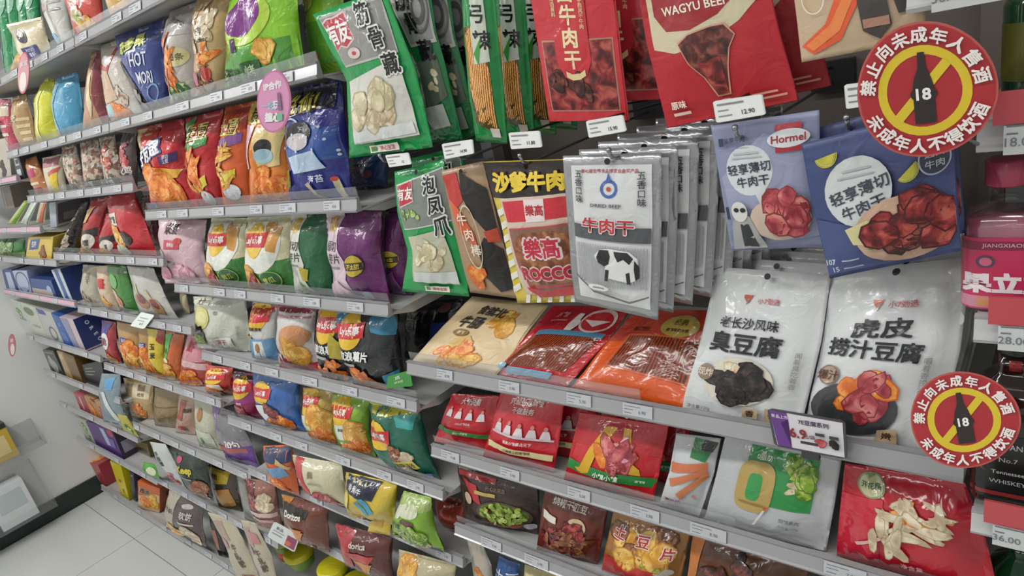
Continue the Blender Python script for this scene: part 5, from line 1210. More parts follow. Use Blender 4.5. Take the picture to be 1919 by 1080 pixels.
chips('yellow bag with a navy label and blue stripes', [(650, 874), (646, 930), (656, 968)], [(746, 900), (744, 945), (740, 984)], '#c9b03a', [P([(0.06, 0.0), (0.74, 0.02), (0.66, 0.4), (0.08, 0.3)], '#22283c', 'navy_label'), T('香蕉牛', 0.3, 0.22, 0.13, '#dfe2e6', rot=-5, bold=0.02), P([(0.4, 0.36), (0.5, 0.34), (0.74, 0.62), (0.66, 0.68)], '#3a94b4', 'blue_stripe'), P([(0.36, 0.44), (0.42, 0.42), (0.64, 0.68), (0.58, 0.74)], '#3a94b4', 'blue_stripe'), E(0.16, 0.5, 0.1, 0.18, '#d8c878', 'banana_print'), T('milk', 0.45, 0.8, 0.11, '#e6e0cc'), B(0.3, 0.9, 0.6, 0.98, '#5a6a9c', 'blue_stripe')], 'B6', yaw=18)
chips('small yellow sachet in front of the yellow bag', [(702, 958), (694, 976), (690, 996)], [(738, 962), (734, 985), (732, 1004)], '#d4b62e', [B(0.3, 0.2, 0.7, 0.6, '#c89a24')], 'B6', yaw=12, thick=0.015)
chips('pea-green fruit chip bag with white soursop slices', [(762, 908), (742, 960), (736, 1004)], [(808, 924), (812, 975), (834, 1036)], '#86b43a', [B(0.0, 0.02, 1.0, 0.22, '#a8b878'), E(0.48, 0.24, 0.3, 0.12, '#d8dcc0', 'fruit_print'), E(0.2, 0.3, 0.12, 0.12, '#d8dccc', 'fruit_print'), P([(0.34, 0.4), (0.7, 0.4), (0.66, 0.56), (0.36, 0.54)], '#6a2c34', 'red_mark'), F('green', 0.58, 0.7, 0.32, 0.16, 14, 0.13, 5, 1.2), F('pale', 0.6, 0.76, 0.3, 0.12, 7, 0.11, 6, 1.2), T('青提', 0.2, 0.56, 0.11, '#24404a'), P([(0.0, 0.88), (1.0, 0.95), (1.0, 0.99), (0.0, 0.95)], '#3a2a6c', 'purple_edge')], 'B6', yaw=14)
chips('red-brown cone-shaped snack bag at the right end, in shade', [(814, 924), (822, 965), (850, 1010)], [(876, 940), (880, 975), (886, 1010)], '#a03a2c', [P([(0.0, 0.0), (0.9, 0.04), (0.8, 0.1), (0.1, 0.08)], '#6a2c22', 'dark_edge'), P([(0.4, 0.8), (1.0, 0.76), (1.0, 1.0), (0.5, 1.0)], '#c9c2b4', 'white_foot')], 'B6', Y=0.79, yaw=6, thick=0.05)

# --- shelf B7 and B8
chips('brown and pink nut bag left of the tortilla chips', [(460, 896), (472, 940), (484, 985)], [(516, 900), (524, 950), (532, 1000)], '#8a5a4c', [F('redmeat', 0.3, 0.26, 0.2, 0.14, 6, 0.2, 5, 1.2, 'date_print'), F('pale', 0.66, 0.4, 0.2, 0.14, 5, 0.2, 6, 1.3), B(0.05, 0.55, 0.98, 0.63, '#cbb4b0'), B(0.05, 0.68, 0.9, 0.74, '#b89a98')], 'B7', yaw=26)
chips('brown tortilla chip bag with white lower-case lettering', [(528, 916), (532, 965), (541, 1012)], [(616, 944), (617, 990), (619, 1036)], '#6a3422', [P([(0.0, 0.0), (0.3, 0.0), (0.2, 0.14), (0.0, 0.2)], '#c07a2c', 'orange_flash'), P([(0.02, 0.1), (0.7, 0.14), (0.66, 0.3), (0.02, 0.34)], '#241c1a', 'black_flash'), T('Doritos', 0.34, 0.3, 0.16, '#ece6dc', rot=4, bold=0.04, sx=0.9), P([(0.1, 0.42), (0.5, 0.7), (0.46, 0.76)], '#c0703a', 'orange_flash'), P([(0.2, 0.52), (0.62, 0.56), (0.5, 0.78)], '#d08a3c', 'chip_print'), P([(0.34, 0.5), (0.6, 0.52), (0.5, 0.62)], '#c87c34', 'chip_print'), E(0.72, 0.9, 0.06, 0.05, '#d9d0c4', 'white_mark')], 'B7', yaw=22)
chips('red and black tortilla chip bag with an orange chip', [(630, 980), (636, 1020), (648, 1060)], [(736, 1008), (736, 1050), (740, 1094)], '#5a2420', [P([(0.0, 0.0), (0.4, 0.04), (0.34, 0.8), (0.0, 0.9)], '#a82c34', 'red_side'), T('dorita', 0.5, 0.22, 0.16, '#d8ccc0', rot=4, bold=0.03), P([(0.3, 0.4), (0.8, 0.38), (0.56, 0.86)], '#b83a34', 'red_flash'), P([(0.4, 0.6), (0.76, 0.56), (0.62, 0.86)], '#c8863c', 'chip_print')], 'B7', yaw=18)
chips('cream and red puffed bag at the bottom edge, right of the tortilla bags', [(748, 1030), (746, 1070), (756, 1130)], [(856, 1058), (854, 1100), (862, 1160)], '#b4aa88', [F('chip', 0.3, 0.3, 0.2, 0.14, 5, 0.18, 5, 1.5), P([(0.2, 0.4), (0.5, 0.44), (0.5, 0.5), (0.2, 0.48)], '#b8443c', 'red_mark'), P([(0.6, 0.2), (0.98, 0.22), (0.98, 0.9), (0.7, 0.9)], '#9aa898', 'pale_side')], 'B7', yaw=14)

def tub(px, py, label, h=0.13, r=0.05):
    p = at(px, py, 0.81)
    root = bpy.data.objects.new('lidded_tub', None); COL.objects.link(root)
    zb = SH['B8'] + 0.0005
    root.location = (p.x, 0.81, zb)
    tag(root, label, 'tub', 'yellow-lidded tubs')
    H = p.z - zb
    lathe('tub_body', (0, 0, 0), [(r * 0.82, 0), (r * 0.84, 0.004), (r * 0.95, H - 0.03), (r * 0.96, H - 0.024)], film('#7fa03e', 0.3), root)
    lathe('lid', (0, 0, H - 0.0235), [(r, 0), (r * 1.03, 0.003), (r * 1.03, 0.017), (r * 0.98, 0.022), (r * 0.9, 0.0235)], film('#d9cf22', 0.3), root)
    lathe('label_band', (0, 0, 0.015), [(r * 0.875, 0.0), (r * 0.925, (H - 0.03) * 0.55)], film('#c2453a', 0.3), root)
    return root
tub(532, 1002, 'yellow-lidded green tub tucked behind the price card', r=0.045)
tub(558, 1030, 'yellow-lidded green tub directly below the price card')
tub(622, 1058, 'yellow-lidded green tub, middle of the three at the bottom edge')
tub(664, 1088, 'yellow-lidded green tub at the bottom edge, nearest')
# ------------------------------------------------------------------ bay C and the far top rows
def s2(label, L, R, col, decals, k, yaw=30, thick=0.04, **kw):
    return bag('snack_bag', label, 'snack bag', L, R, col, decals, shelf=SH[k] if k else None, yaw=yaw * 0.4, thick=thick, coat=0.5, rough=0.27, bump=0.3, res=(12, 14), step=0.012, **kw)
# top shelf
for i, (x, lb) in enumerate(((2, 'leftmost of the tall green bags in the top corner'), (20, 'second of the tall green bags in the top corner'), (38, 'third of the tall green bags in the top corner'), (55, 'last of the tall green bags in the top corner'))):
    s2('glossy green bag, ' + lb, [(x - 6, -60), (x - 2, 30), (x + 8, 128 - i * 9)], [(x + 18, -66), (x + 20, 20), (x + 30, 120 - i * 9)], '#1f8a52', [P([(0.06, 0.0), (0.2, 0.0), (0.24, 1.0), (0.1, 1.0)], '#a8cfb4', 'pale_edge'), E(0.5, 0.3, 0.3, 0.1, '#8fc0a4')], 'C0', Y=0.80, yaw=30, thick=0.03, group='green seaweed bags')
s2('cream cup-shaped pouch with a blue plaque, leaning over the top shelf edge', [(13, 46), (26, 70), (40, 96)], [(80, 31), (87, 55), (94, 84)], '#d6cbaa',
   [P([(0.0, 0.0), (1.0, 0.0), (1.0, 0.07), (0.0, 0.07)], '#e6dfc8', 'rim_band'), E(0.5, 0.36, 0.13, 0.16, '#4a4658', 'head_print'), E(0.5, 0.32, 0.07, 0.07, '#d8cdb8', 'head_print'), P([(0.34, 0.62), (0.82, 0.6), (0.84, 0.84), (0.36, 0.88)], '#3a3f7a', 'blue_plaque'), T('POTATO', 0.59, 0.69, 0.09, '#d6d6e6'), T('薯条乐', 0.59, 0.79, 0.1, '#d6d6e6')], 'C0', Y=0.735, yaw=24, thick=0.05, group=None)
s2('tan chip bag below the cup-shaped pouch on the top shelf', [(36, 92), (30, 105), (24, 124)], [(92, 72), (94, 80), (96, 92)], '#cfa45c', [F('chip', 0.5, 0.5, 0.3, 0.3, 6, 0.2, 4, 1.3)], 'C0', Y=0.75, yaw=24, thick=0.03)
s2('white bag with fine print and a blue mark on the top shelf', [(72, -30), (84, 30), (112, 84)], [(120, -46), (128, 20), (138, 74)], '#d2d2cc', [B(0.1, 0.3, 0.5, 0.4, '#c9a8a4'), E(0.3, 0.8, 0.14, 0.1, '#7ab8d8', 'blue_mark'), B(0.6, 0.3, 0.9, 0.33, '#a8a8a4'), B(0.6, 0.4, 0.9, 0.43, '#a8a8a4'), P([(0.56, 0.0), (0.6, 0.0), (0.5, 0.9), (0.46, 0.9)], '#b8b8b4', 'fold_line')], 'C0', Y=0.75, yaw=30)
s2('red bag with cut fruit on the top shelf', [(118, -60), (124, 0), (140, 54)], [(184, -70), (188, -20), (196, 36)], '#c8493c', [F('pale', 0.5, 0.66, 0.2, 0.16, 6, 0.18, 4, 1.6), F('green', 0.46, 0.7, 0.1, 0.06, 3, 0.1, 5, 1.6), F('chip', 0.62, 0.82, 0.2, 0.06, 4, 0.16, 6, 1.6)], 'C0', yaw=28)
s2('pink and yellow bag at the end of the visible top shelf', [(196, -60), (200, -10), (206, 26)], [(246, -70), (250, -30), (256, 6)], '#cfa0a8', [B(0.2, 0.5, 0.9, 0.8, '#c9a45c')], 'C0', yaw=28)
# second shelf (C1)
s2('pink and white bag at the far left end of the second row', [(-4, 186), (4, 236), (20, 284)], [(20, 186), (28, 230), (42, 278)], '#b8485c', [B(0.1, 0.1, 0.9, 0.3, '#c8b49c'), B(0.2, 0.45, 0.8, 0.5, '#d8c8c0'), B(0.2, 0.6, 0.8, 0.65, '#d8c8c0')], 'C1', yaw=34)
s2('tan cookie bag with stacked biscuits', [(24, 182), (24, 236), (42, 282)], [(50, 176), (62, 222), (74, 268)], '#a98a5c', [B(0.5, 0.4, 0.95, 0.46, '#cdb88a', 'biscuit_print'), B(0.5, 0.52, 0.95, 0.58, '#cdb88a', 'biscuit_print'), B(0.5, 0.64, 0.95, 0.7, '#cdb88a', 'biscuit_print'), B(0.5, 0.76, 0.95, 0.82, '#cdb88a', 'biscuit_print'), T('曲奇', 0.3, 0.4, 0.14, '#d8cfa8')], 'C1', yaw=32)
s2('bright yellow crumpled snack bag', [(86, 146), (66, 186), (70, 264)], [(102, 148), (108, 196), (114, 254)], '#cfcf3c', [P([(0.4, 0.2), (0.5, 0.2), (0.46, 0.9), (0.36, 0.9)], '#e6e69a', 'pale_fold')], 'C1', yaw=30, thick=0.05)
s2('sky-blue crumpled snack bag beside the yellow one', [(106, 148), (100, 196), (112, 256)], [(146, 134), (154, 180), (160, 242)], '#4a9ac0', [P([(0.0, 0.04), (0.3, 0.1), (0.16, 0.5), (0.28, 0.95), (0.04, 0.96)], '#8fc4dc', 'pale_side'), E(0.12, 0.86, 0.1, 0.06, '#c49a7c')], 'C1', yaw=28, thick=0.05)
s2('peach and brown bag with a cream diamond, left of the noodle snack', [(172, 96), (162, 180), (158, 236)], [(192, 92), (196, 170), (206, 222)], '#b98a6a', [P([(0.3, 0.3), (0.5, 0.24), (0.7, 0.62), (0.5, 0.8)], '#dcc9a0', 'cream_diamond'), P([(0.6, 0.0), (1.0, 0.0), (1.0, 0.9), (0.8, 0.9)], '#8a4248', 'maroon_side')], 'C1', yaw=30)
s2('white bag with shrimp chips and a red ribbon line', [(190, 86), (192, 140), (206, 212)], [(228, 68), (238, 124), (266, 198)], '#c9c2b8', [P([(0.0, 0.2), (0.5, 0.3), (0.8, 0.08), (0.84, 0.12), (0.52, 0.36), (0.0, 0.26)], '#b83a48', 'red_ribbon'), P([(0.06, 0.36), (0.5, 0.34), (0.56, 0.68), (0.1, 0.7)], '#cdb094', 'tan_panel'), F('busy', 0.72, 0.6, 0.14, 0.12, 5, 0.12, 4, 1.4), F('fry', 0.5, 0.84, 0.26, 0.07, 8, 0.15, 5, 1.3), B(0.0, 0.72, 0.3, 0.86, '#a8ccd0')], 'C1', yaw=28)
# short shelf C2
s2('orange and purple wafer bag at the left end of the short shelf', [(44, 300), (56, 330), (72, 368)], [(68, 292), (80, 320), (96, 360)], '#b8784a', [P([(0.2, 0.3), (0.8, 0.26), (0.8, 0.46), (0.24, 0.5)], '#a83a5c', 'red_tag'), B(0.2, 0.6, 0.8, 0.66, '#d8c8b0'), B(0.3, 0.74, 0.8, 0.84, '#a04048')], 'C2', yaw=34)
s2('pale and yellow fruit wafer bag on the short shelf', [(80, 296), (86, 325), (96, 366)], [(118, 288), (120, 320), (126, 358)], '#c9bfa4', [B(0.1, 0.04, 0.9, 0.26, '#a86a72'), P([(0.4, 0.5), (0.9, 0.4), (0.8, 0.9), (0.4, 0.9)], '#d8bc34', 'yellow_print'), P([(0.4, 0.4), (0.98, 0.3), (0.9, 0.42), (0.44, 0.5)], '#b8504a', 'red_tag')], 'C2', yaw=32)
s2('patterned noodle snack bag, first of the dense-print bags', [(116, 274), (124, 310), (136, 358)], [(142, 266), (150, 300), (160, 350)], 'busy', [T('干脆', 0.5, 0.84, 0.14, '#2c2824', bold=0.03)], 'C2', yaw=30, group='dense-print noodle snack bags')
s2('patterned noodle snack bag, second of the dense-print bags', [(150, 268), (154, 305), (160, 352)], [(184, 256), (190, 295), (196, 344)], 'busy', [B(0.0, 0.76, 1.0, 0.92, '#2f2c2a', 'dark_band'), T('小面', 0.5, 0.84, 0.13, '#d8d4cc', bold=0.03)], 'C2', yaw=30, group='dense-print noodle snack bags')
s2('patterned noodle snack bag, third of the dense-print bags', [(186, 256), (192, 300), (200, 348)], [(214, 244), (222, 290), (232, 340)], 'busy', [B(0.0, 0.78, 1.0, 0.93, '#2f2c2a', 'dark_band'), T('火鸡', 0.5, 0.855, 0.12, '#d8d4cc', bold=0.03), F('busyred', 0.5, 0.4, 0.3, 0.2, 6, 0.18, 6, 1.3)], 'C2', yaw=28, group='dense-print noodle snack bags')
s2('dark noodle snack bag with pinkish pieces at the end of the short shelf', [(230, 248), (228, 300), (236, 350)], [(256, 244), (258, 290), (258, 345)], '#4a3f40', [F('ham', 0.5, 0.36, 0.32, 0.22, 8, 0.22, 4, 1.4), T('火鸡', 0.5, 0.68, 0.16, '#cfc4c0', bold=0.03), B(0.2, 0.82, 0.9, 0.92, '#8a4a4c')], 'C2', yaw=22)
# C3
s2('dark patterned slim bag leaning at the left end of the red-bag shelf', [(150, 380), (132, 430), (100, 480)], [(166, 376), (152, 425), (136, 482)], 'dark', [F('busy', 0.5, 0.5, 0.3, 0.36, 9, 0.22, 4, 1.6), T('脆', 0.5, 0.7, 0.14, '#cfc8bc')], 'C3', yaw=30)
facebag = [P([(0.1, 0.56), (0.9, 0.5), (0.9, 0.66), (0.12, 0.7)], '#26201f', 'dark_hat'), E(0.5, 0.74, 0.34, 0.14, '#d8d2c4', 'face_print'), T('嘿', 0.5, 0.76, 0.12, '#3a3430'), F('chip', 0.5, 0.92, 0.4, 0.05, 6, 0.16, 5, 1.5)]
s2('red bag with a white face and dark hat, left of the two', [(172, 374), (158, 420), (150, 476)], [(206, 368), (196, 420), (186, 478)], '#a8262c', facebag + [P([(0.1, 0.2), (0.5, 0.14), (0.4, 0.4), (0.06, 0.44)], '#c9a45c', 'gold_curl')], 'C3', yaw=28, group='red bags with white faces')
s2('red bag with a white face and dark hat, right of the two', [(200, 400), (190, 440), (186, 480)], [(232, 396), (228, 440), (226, 484)], '#b02a2c', facebag, 'C3', yaw=28, group='red bags with white faces')
s2('glossy red bag with a white lettered patch, bulging over the shelf', [(200, 368), (212, 420), (226, 486)], [(252, 360), (272, 410), (300, 492)], '#b8262e', [P([(0.06, 0.28), (0.4, 0.26), (0.42, 0.46), (0.1, 0.46)], '#d8cfc4', 'white_patch'), T('辛辣', 0.25, 0.37, 0.12, '#2a2420', bold=0.03), F('chip', 0.3, 0.62, 0.16, 0.08, 6, 0.14, 5, 1.5), F('dark', 0.5, 0.7, 0.12, 0.06, 4, 0.14, 6, 1.5), E(0.26, 0.86, 0.2, 0.1, '#c9d4c0', 'bowl_print')], 'C3', yaw=24, thick=0.06)
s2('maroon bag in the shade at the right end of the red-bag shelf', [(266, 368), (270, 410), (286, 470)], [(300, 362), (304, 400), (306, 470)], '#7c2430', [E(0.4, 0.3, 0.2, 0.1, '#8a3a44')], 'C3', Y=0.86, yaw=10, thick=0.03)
# C4
s2('beige printed bag at the left of the green-striped row', [(156, 496), (154, 540), (162, 586)], [(186, 498), (188, 545), (200, 592)], '#b4ae9c', [T('豆干', 0.6, 0.3, 0.14, '#8a8474', vert=True), F('busy', 0.4, 0.7, 0.24, 0.14, 7, 0.14, 4, 1.3)], 'C4', yaw=30)
s2('cream bag with large red lettering', [(180, 498), (190, 545), (206, 592)], [(204, 498), (216, 545), (228, 594)], '#cfb89c', [T('薯', 0.5, 0.36, 0.22, '#c02c2c', bold=0.05), F('chip', 0.5, 0.72, 0.3, 0.14, 6, 0.2, 4, 1.5)], 'C4', yaw=30)
s2('green-striped bag with pale print', [(200, 496), (216, 545), (238, 596)], [(236, 498), (254, 550), (268, 602)], '#3f7a34', [P([(0.0, 0.4), (0.3, 0.5), (0.4, 0.9), (0.0, 0.7)], '#cdb08c', 'tan_corner'), E(0.3, 0.3, 0.22, 0.14, '#6aa45c'), E(0.4, 0.7, 0.16, 0.1, '#c46a5c'), B(0.1, 0.92, 0.9, 0.98, '#d0d4c8')], 'C4', yaw=28)
s2('white bag with two red onions', [(238, 498), (252, 550), (272, 602)], [(288, 502), (314, 560), (346, 618)], '#b8b6b0', [E(0.34, 0.62, 0.2, 0.16, '#a87a5c', 'onion_print'), E(0.36, 0.58, 0.14, 0.1, '#7a3a42', 'onion_print'), P([(0.3, 0.3), (0.38, 0.3), (0.36, 0.5), (0.32, 0.5)], '#c4b48a', 'onion_stalk'), E(0.72, 0.74, 0.16, 0.18, '#a8845c', 'onion_print'), E(0.72, 0.68, 0.1, 0.1, '#84444c', 'onion_print'), P([(0.6, 0.4), (0.66, 0.4), (0.72, 0.56), (0.68, 0.57)], '#c4b48a', 'onion_stalk')], 'C4', yaw=22)
s2('thin cream and green packet at the right end, by the durian bag', [(336, 548), (346, 580), (356, 624)], [(350, 552), (356, 585), (366, 626)], '#b8a88a', [B(0.1, 0.1, 0.5, 0.9, '#8a9a6a')], 'C4', Y=0.80, yaw=20, thick=0.02)
card('price_flag', 'tilted white price flag clipped to the shelf below the onion bag', 'price flag', [(265, 585), (244, 611)], [(290, 591), (270, 617)], '#dfe6e2', [B(0.2, 0.3, 0.8, 0.36, '#9aa8a0', 'small_print'), B(0.2, 0.5, 0.7, 0.56, '#9aa8a0', 'small_print'), T('6.9', 0.6, 0.72, 0.2, '#7a8a84')], Y=0.70, lean=20)
# C5
s2('purple, white and red puffed bag, leftmost of the ring-snack row', [(192, 600), (194, 640), (212, 696)], [(218, 604), (220, 650), (236, 704)], '#a83a40', [P([(0.0, 0.0), (0.8, 0.0), (0.6, 0.3), (0.0, 0.26)], '#4a3a8a', 'purple_top'), E(0.4, 0.46, 0.34, 0.2, '#d8d4d4', 'white_patch'), T('脆', 0.4, 0.46, 0.2, '#8a2c34', bold=0.03), F('chip', 0.6, 0.84, 0.3, 0.1, 5, 0.2, 4, 1.3)], 'C5', yaw=30)
ring = lambda s: [F('fry', 0.5, 0.66, 0.4, 0.26, 16, 0.2, s, 1.2), F('chip', 0.5, 0.7, 0.36, 0.22, 10, 0.18, s + 9, 1.2), B(0.24, 0.28, 0.66, 0.4, '#3c3a8c', 'blue_plaque'), T('BIG', 0.45, 0.34, 0.1, '#d6d6ea', bold=0.02)]
s2('clear bag of orange puffed rings with a small blue plaque, left of the two', [(220, 602), (226, 650), (244, 708)], [(264, 612), (266, 660), (280, 716)], '#b08a56', ring(4), 'C5', yaw=28, group='orange puffed ring bags')
s2('clear bag of orange puffed rings with a small blue plaque, right of the two', [(262, 612), (264, 660), (280, 716)], [(288, 618), (290, 665), (306, 724)], '#a98450', ring(6), 'C5', yaw=28, group='orange puffed ring bags')
s2('yellow-fronted puffed ring bag with black lettering', [(276, 616), (282, 665), (300, 722)], [(310, 620), (308, 670), (322, 730)], '#cfb838', [P([(0.6, 0.0), (1.0, 0.0), (1.0, 0.3), (0.7, 0.2)], '#a83430', 'red_corner'), T('玉', 0.5, 0.32, 0.14, '#26241a', bold=0.03), T('米', 0.56, 0.5, 0.14, '#26241a', bold=0.03), F('fry', 0.5, 0.84, 0.36, 0.12, 7, 0.22, 4, 1.3)], 'C5', yaw=28)
s2('orange puffed bag with a bright green bubble', [(312, 619), (309, 670), (310, 732)], [(346, 628), (344, 680), (344, 742)], '#c4602c', [P([(0.0, 0.06), (0.36, 0.04), (0.52, 0.3), (0.4, 0.52), (0.0, 0.54)], '#3fae4a', 'green_bubble'), T('玉米', 0.2, 0.36, 0.11, '#1f2a1e', bold=0.03), E(0.3, 0.56, 0.2, 0.05, '#dce4c0', 'shine_print'), F('chip', 0.4, 0.76, 0.36, 0.14, 8, 0.24, 4, 1.3), E(0.4, 0.94, 0.24, 0.06, '#a8b878')], 'C5', yaw=26)
s2('red and white bag of orange puffs at the right of the ring-snack row', [(352, 622), (340, 680), (336, 738)], [(396, 636), (398, 690), (402, 754)], '#b04a44', [P([(0.1, 0.0), (0.9, 0.1), (0.9, 0.46), (0.1, 0.5)], '#c98a94', 'pink_front'), T('虾', 0.4, 0.2, 0.2, '#a82c3c', bold=0.05), P([(0.06, 0.46), (0.96, 0.5), (0.9, 0.64), (0.1, 0.58)], '#d8b4b4', 'white_wave'), F('fry', 0.46, 0.8, 0.36, 0.14, 9, 0.2, 4, 1.3)], 'C5', yaw=26)
# C6
s2('blue-grey bag of pale strips leaning at the left of the toast shelf', [(192, 700), (184, 735), (196, 790)], [(226, 702), (228, 745), (236, 800)], '#7d8f98', [P([(0.3, 0.1), (0.8, 0.06), (0.7, 0.3), (0.4, 0.34)], '#5f9ac8', 'blue_print'), P([(0.2, 0.4), (0.36, 0.36), (0.9, 0.9), (0.7, 0.92)], '#c9cfc8', 'pale_strip')], 'D6', yaw=32, thick=0.03)
s2('kraft toast bag with a cream label and brown line picture', [(232, 708), (244, 770), (266, 836)], [(288, 716), (290, 780), (300, 850)], '#b59a6c', [P([(0.4, 0.06), (0.96, 0.08), (0.92, 0.44), (0.4, 0.4)], '#d4c9a8', 'cream_label'), B(0.56, 0.1, 0.8, 0.24, '#8a6a50', 'brown_stamp'), T('吐司', 0.68, 0.33, 0.1, '#6a4a34'), F('fry', 0.62, 0.7, 0.2, 0.2, 7, 0.16, 4, 2.2)], 'C6', yaw=28)
s2('plain brown kraft bag beside the toast bag', [(290, 726), (288, 780), (300, 850)], [(346, 736), (338, 790), (336, 858)], '#8a7552', [P([(0.0, 0.46), (1.0, 0.36), (1.0, 0.38), (0.0, 0.49)], '#5f4c34', 'fold_line')], 'C6', yaw=28)
s2('slim red-brown and cream nougat bag with dark lettering', [(338, 738), (330, 800), (328, 866)], [(372, 746), (366, 800), (372, 876)], '#c0a08c', [P([(0.2, 0.1), (0.6, 0.1), (0.56, 0.6), (0.2, 0.56)], '#9a4a3c', 'red_panel'), T('桃酥', 0.7, 0.32, 0.12, '#3a302c', bold=0.02), E(0.5, 0.8, 0.2, 0.06, '#b84a40'), T('桃', 0.7, 0.86, 0.12, '#2c2624', bold=0.02)], 'C6', yaw=26)
s2('cream and pale green bag with a brown almond', [(364, 742), (366, 800), (384, 876)], [(414, 762), (412, 820), (424, 892)], '#b8b8a4', [E(0.36, 0.28, 0.1, 0.14, '#a8784a', 'almond_print'), P([(0.1, 0.6), (0.8, 0.62), (0.9, 0.95), (0.2, 0.95)], '#c8d0bc', 'pale_foot'), P([(0.3, 0.76), (0.44, 0.74), (0.5, 0.88), (0.36, 0.88)], '#5a8a5c', 'leaf_print')], 'C6', yaw=24)
s2('purple and white bag marked with a large 20, at the shelf end', [(398, 758), (410, 820), (432, 880)], [(438, 772), (470, 822), (496, 896)], '#8c8690', [P([(0.0, 0.0), (0.34, 0.0), (0.3, 0.4), (0.04, 0.42)], '#7a5a9a', 'purple_side'), T('米饼', 0.2, 0.2, 0.1, '#d4c4e0', vert=True), P([(0.3, 0.1), (0.98, 0.1), (0.98, 0.5), (0.34, 0.5)], '#77777a', 'grey_front'), T('20包', 0.6, 0.6, 0.16, '#e6dcdc', bold=0.04), P([(0.0, 0.68), (1.0, 0.62), (1.0, 1.0), (0.0, 1.0)], '#66408c', 'purple_foot'), B(0.12, 0.66, 0.9, 0.74, '#a8504c'), E(0.14, 0.74, 0.09, 0.08, '#c88a3c')], 'C6', yaw=18, thick=0.05)
# C7
s2('small bright green sachet lying at the end of the purple box shelf', [(270, 866), (267, 876), (274, 890)], [(290, 870), (296, 884), (300, 898)], '#4a9a34', [E(0.7, 0.5, 0.25, 0.3, '#cfd8b8')], 'D8', yaw=20, thick=0.02)
s2('slim white bag with vertical black lettering and red meat strips', [(272, 810), (296, 860), (328, 904)], [(304, 820), (328, 865), (350, 914)], '#b9bdbc', [T('手撕蟹', 0.34, 0.34, 0.11, '#22262a', vert=True, rot=10), F('ham', 0.5, 0.78, 0.3, 0.16, 9, 0.26, 4, 2.2)], 'C7', yaw=28, thick=0.03)
s2('dark brownie bag with yellow lettering and a baked brown cake', [(318, 832), (334, 875), (352, 918)], [(384, 850), (394, 895), (401, 940)], '#26302a', [P([(0.0, 0.0), (0.14, 0.0), (0.2, 0.9), (0.06, 0.9)], '#1f4a34', 'green_edge'), E(0.26, 0.12, 0.1, 0.06, '#b83a64', 'pink_mark'), T('Keep', 0.42, 0.34, 0.2, '#c4b83c', bold=0.05), B(0.24, 0.5, 0.6, 0.53, '#8a9088', 'small_print'), F('wood', 0.7, 0.74, 0.22, 0.16, 12, 0.14, 4, 1.2), E(0.84, 0.94, 0.1, 0.04, '#9a8c98', 'white_mark')], 'C7', yaw=26, thick=0.05)
s2('dark bag with a yellow label and golden cake squares', [(384, 864), (396, 905), (410, 946)], [(440, 878), (446, 915), (452, 952)], '#3f3424', [P([(0.0, 0.06), (0.9, 0.1), (0.8, 0.34), (0.1, 0.36)], '#b09a34', 'yellow_label'), T('蛋糕', 0.4, 0.22, 0.1, '#3a3018'), P([(0.16, 0.5), (0.84, 0.44), (0.92, 0.84), (0.28, 0.92)], '#a8783a', 'cake_print')], 'C7', yaw=24, thick=0.05)
s2('grey folded bag edge hanging at the right end of the brownie shelf', [(444, 890), (452, 930), (462, 985)], [(456, 894), (474, 940), (490, 990)], '#8f908c', [], 'C7', Y=0.745, yaw=10, thick=0.02)
# C8
s2('pale and dark grey snack bag with brown lettering, on the floor-level shelf', [(318, 918), (310, 955), (312, 990)], [(386, 936), (380, 975), (388, 1026)], '#5a4e4c', [P([(0.0, 0.0), (0.36, 0.02), (0.3, 0.9), (0.0, 0.96)], '#b0a898', 'pale_side'), T('牛轧', 0.18, 0.42, 0.14, '#4a3a34', bold=0.02), E(0.66, 0.2, 0.14, 0.06, '#c4bcb8'), T('软饼', 0.66, 0.42, 0.16, '#d4ccc8', bold=0.02), B(0.5, 0.56, 0.86, 0.6, '#b8b0ac'), F('chip', 0.3, 0.86, 0.26, 0.08, 6, 0.16, 4, 1.5), F('pale', 0.74, 0.84, 0.2, 0.08, 4, 0.16, 5, 1.5)], 'C8', yaw=30, thick=0.05)
s2('slim black and brown packet beside the pale and grey bag', [(392, 968), (398, 1000), (408, 1032)], [(404, 970), (420, 1005), (425, 1032)], '#2c2624', [P([(0.1, 0.3), (0.6, 0.3), (0.6, 0.8), (0.1, 0.8)], '#8a5a44', 'brown_panel')], 'C8', yaw=30, thick=0.02)
creambag = lambda: [P([(0.1, 0.1), (0.5, 0.08), (0.56, 0.34), (0.16, 0.36)], '#a89484', 'brown_stamp'), T('牛轧糖', 0.62, 0.56, 0.12, '#5a4638', vert=True, rot=12, bold=0.02), E(0.24, 0.4, 0.14, 0.08, '#a8888c'), B(0.4, 0.86, 0.9, 0.92, '#a8302c', 'red_band')]
s2('cream candy bag with brown lettering, left of the two leaning at the bottom', [(390, 960), (418, 1010), (446, 1090)], [(436, 972), (462, 1020), (492, 1095)], '#b8ae98', creambag(), None, Y=0.69, yaw=18, thick=0.03, group='cream candy bags')
s2('cream candy bag with a pink stamp, right of the two leaning at the bottom', [(452, 974), (472, 1030), (492, 1095)], [(478, 980), (510, 1040), (524, 1100)], '#b5ab98', creambag() + [P([(0.4, 0.12), (0.9, 0.16), (0.9, 0.3), (0.4, 0.28)], '#b87c84', 'pink_stamp')], None, Y=0.685, yaw=12, thick=0.03, group='cream candy bags')
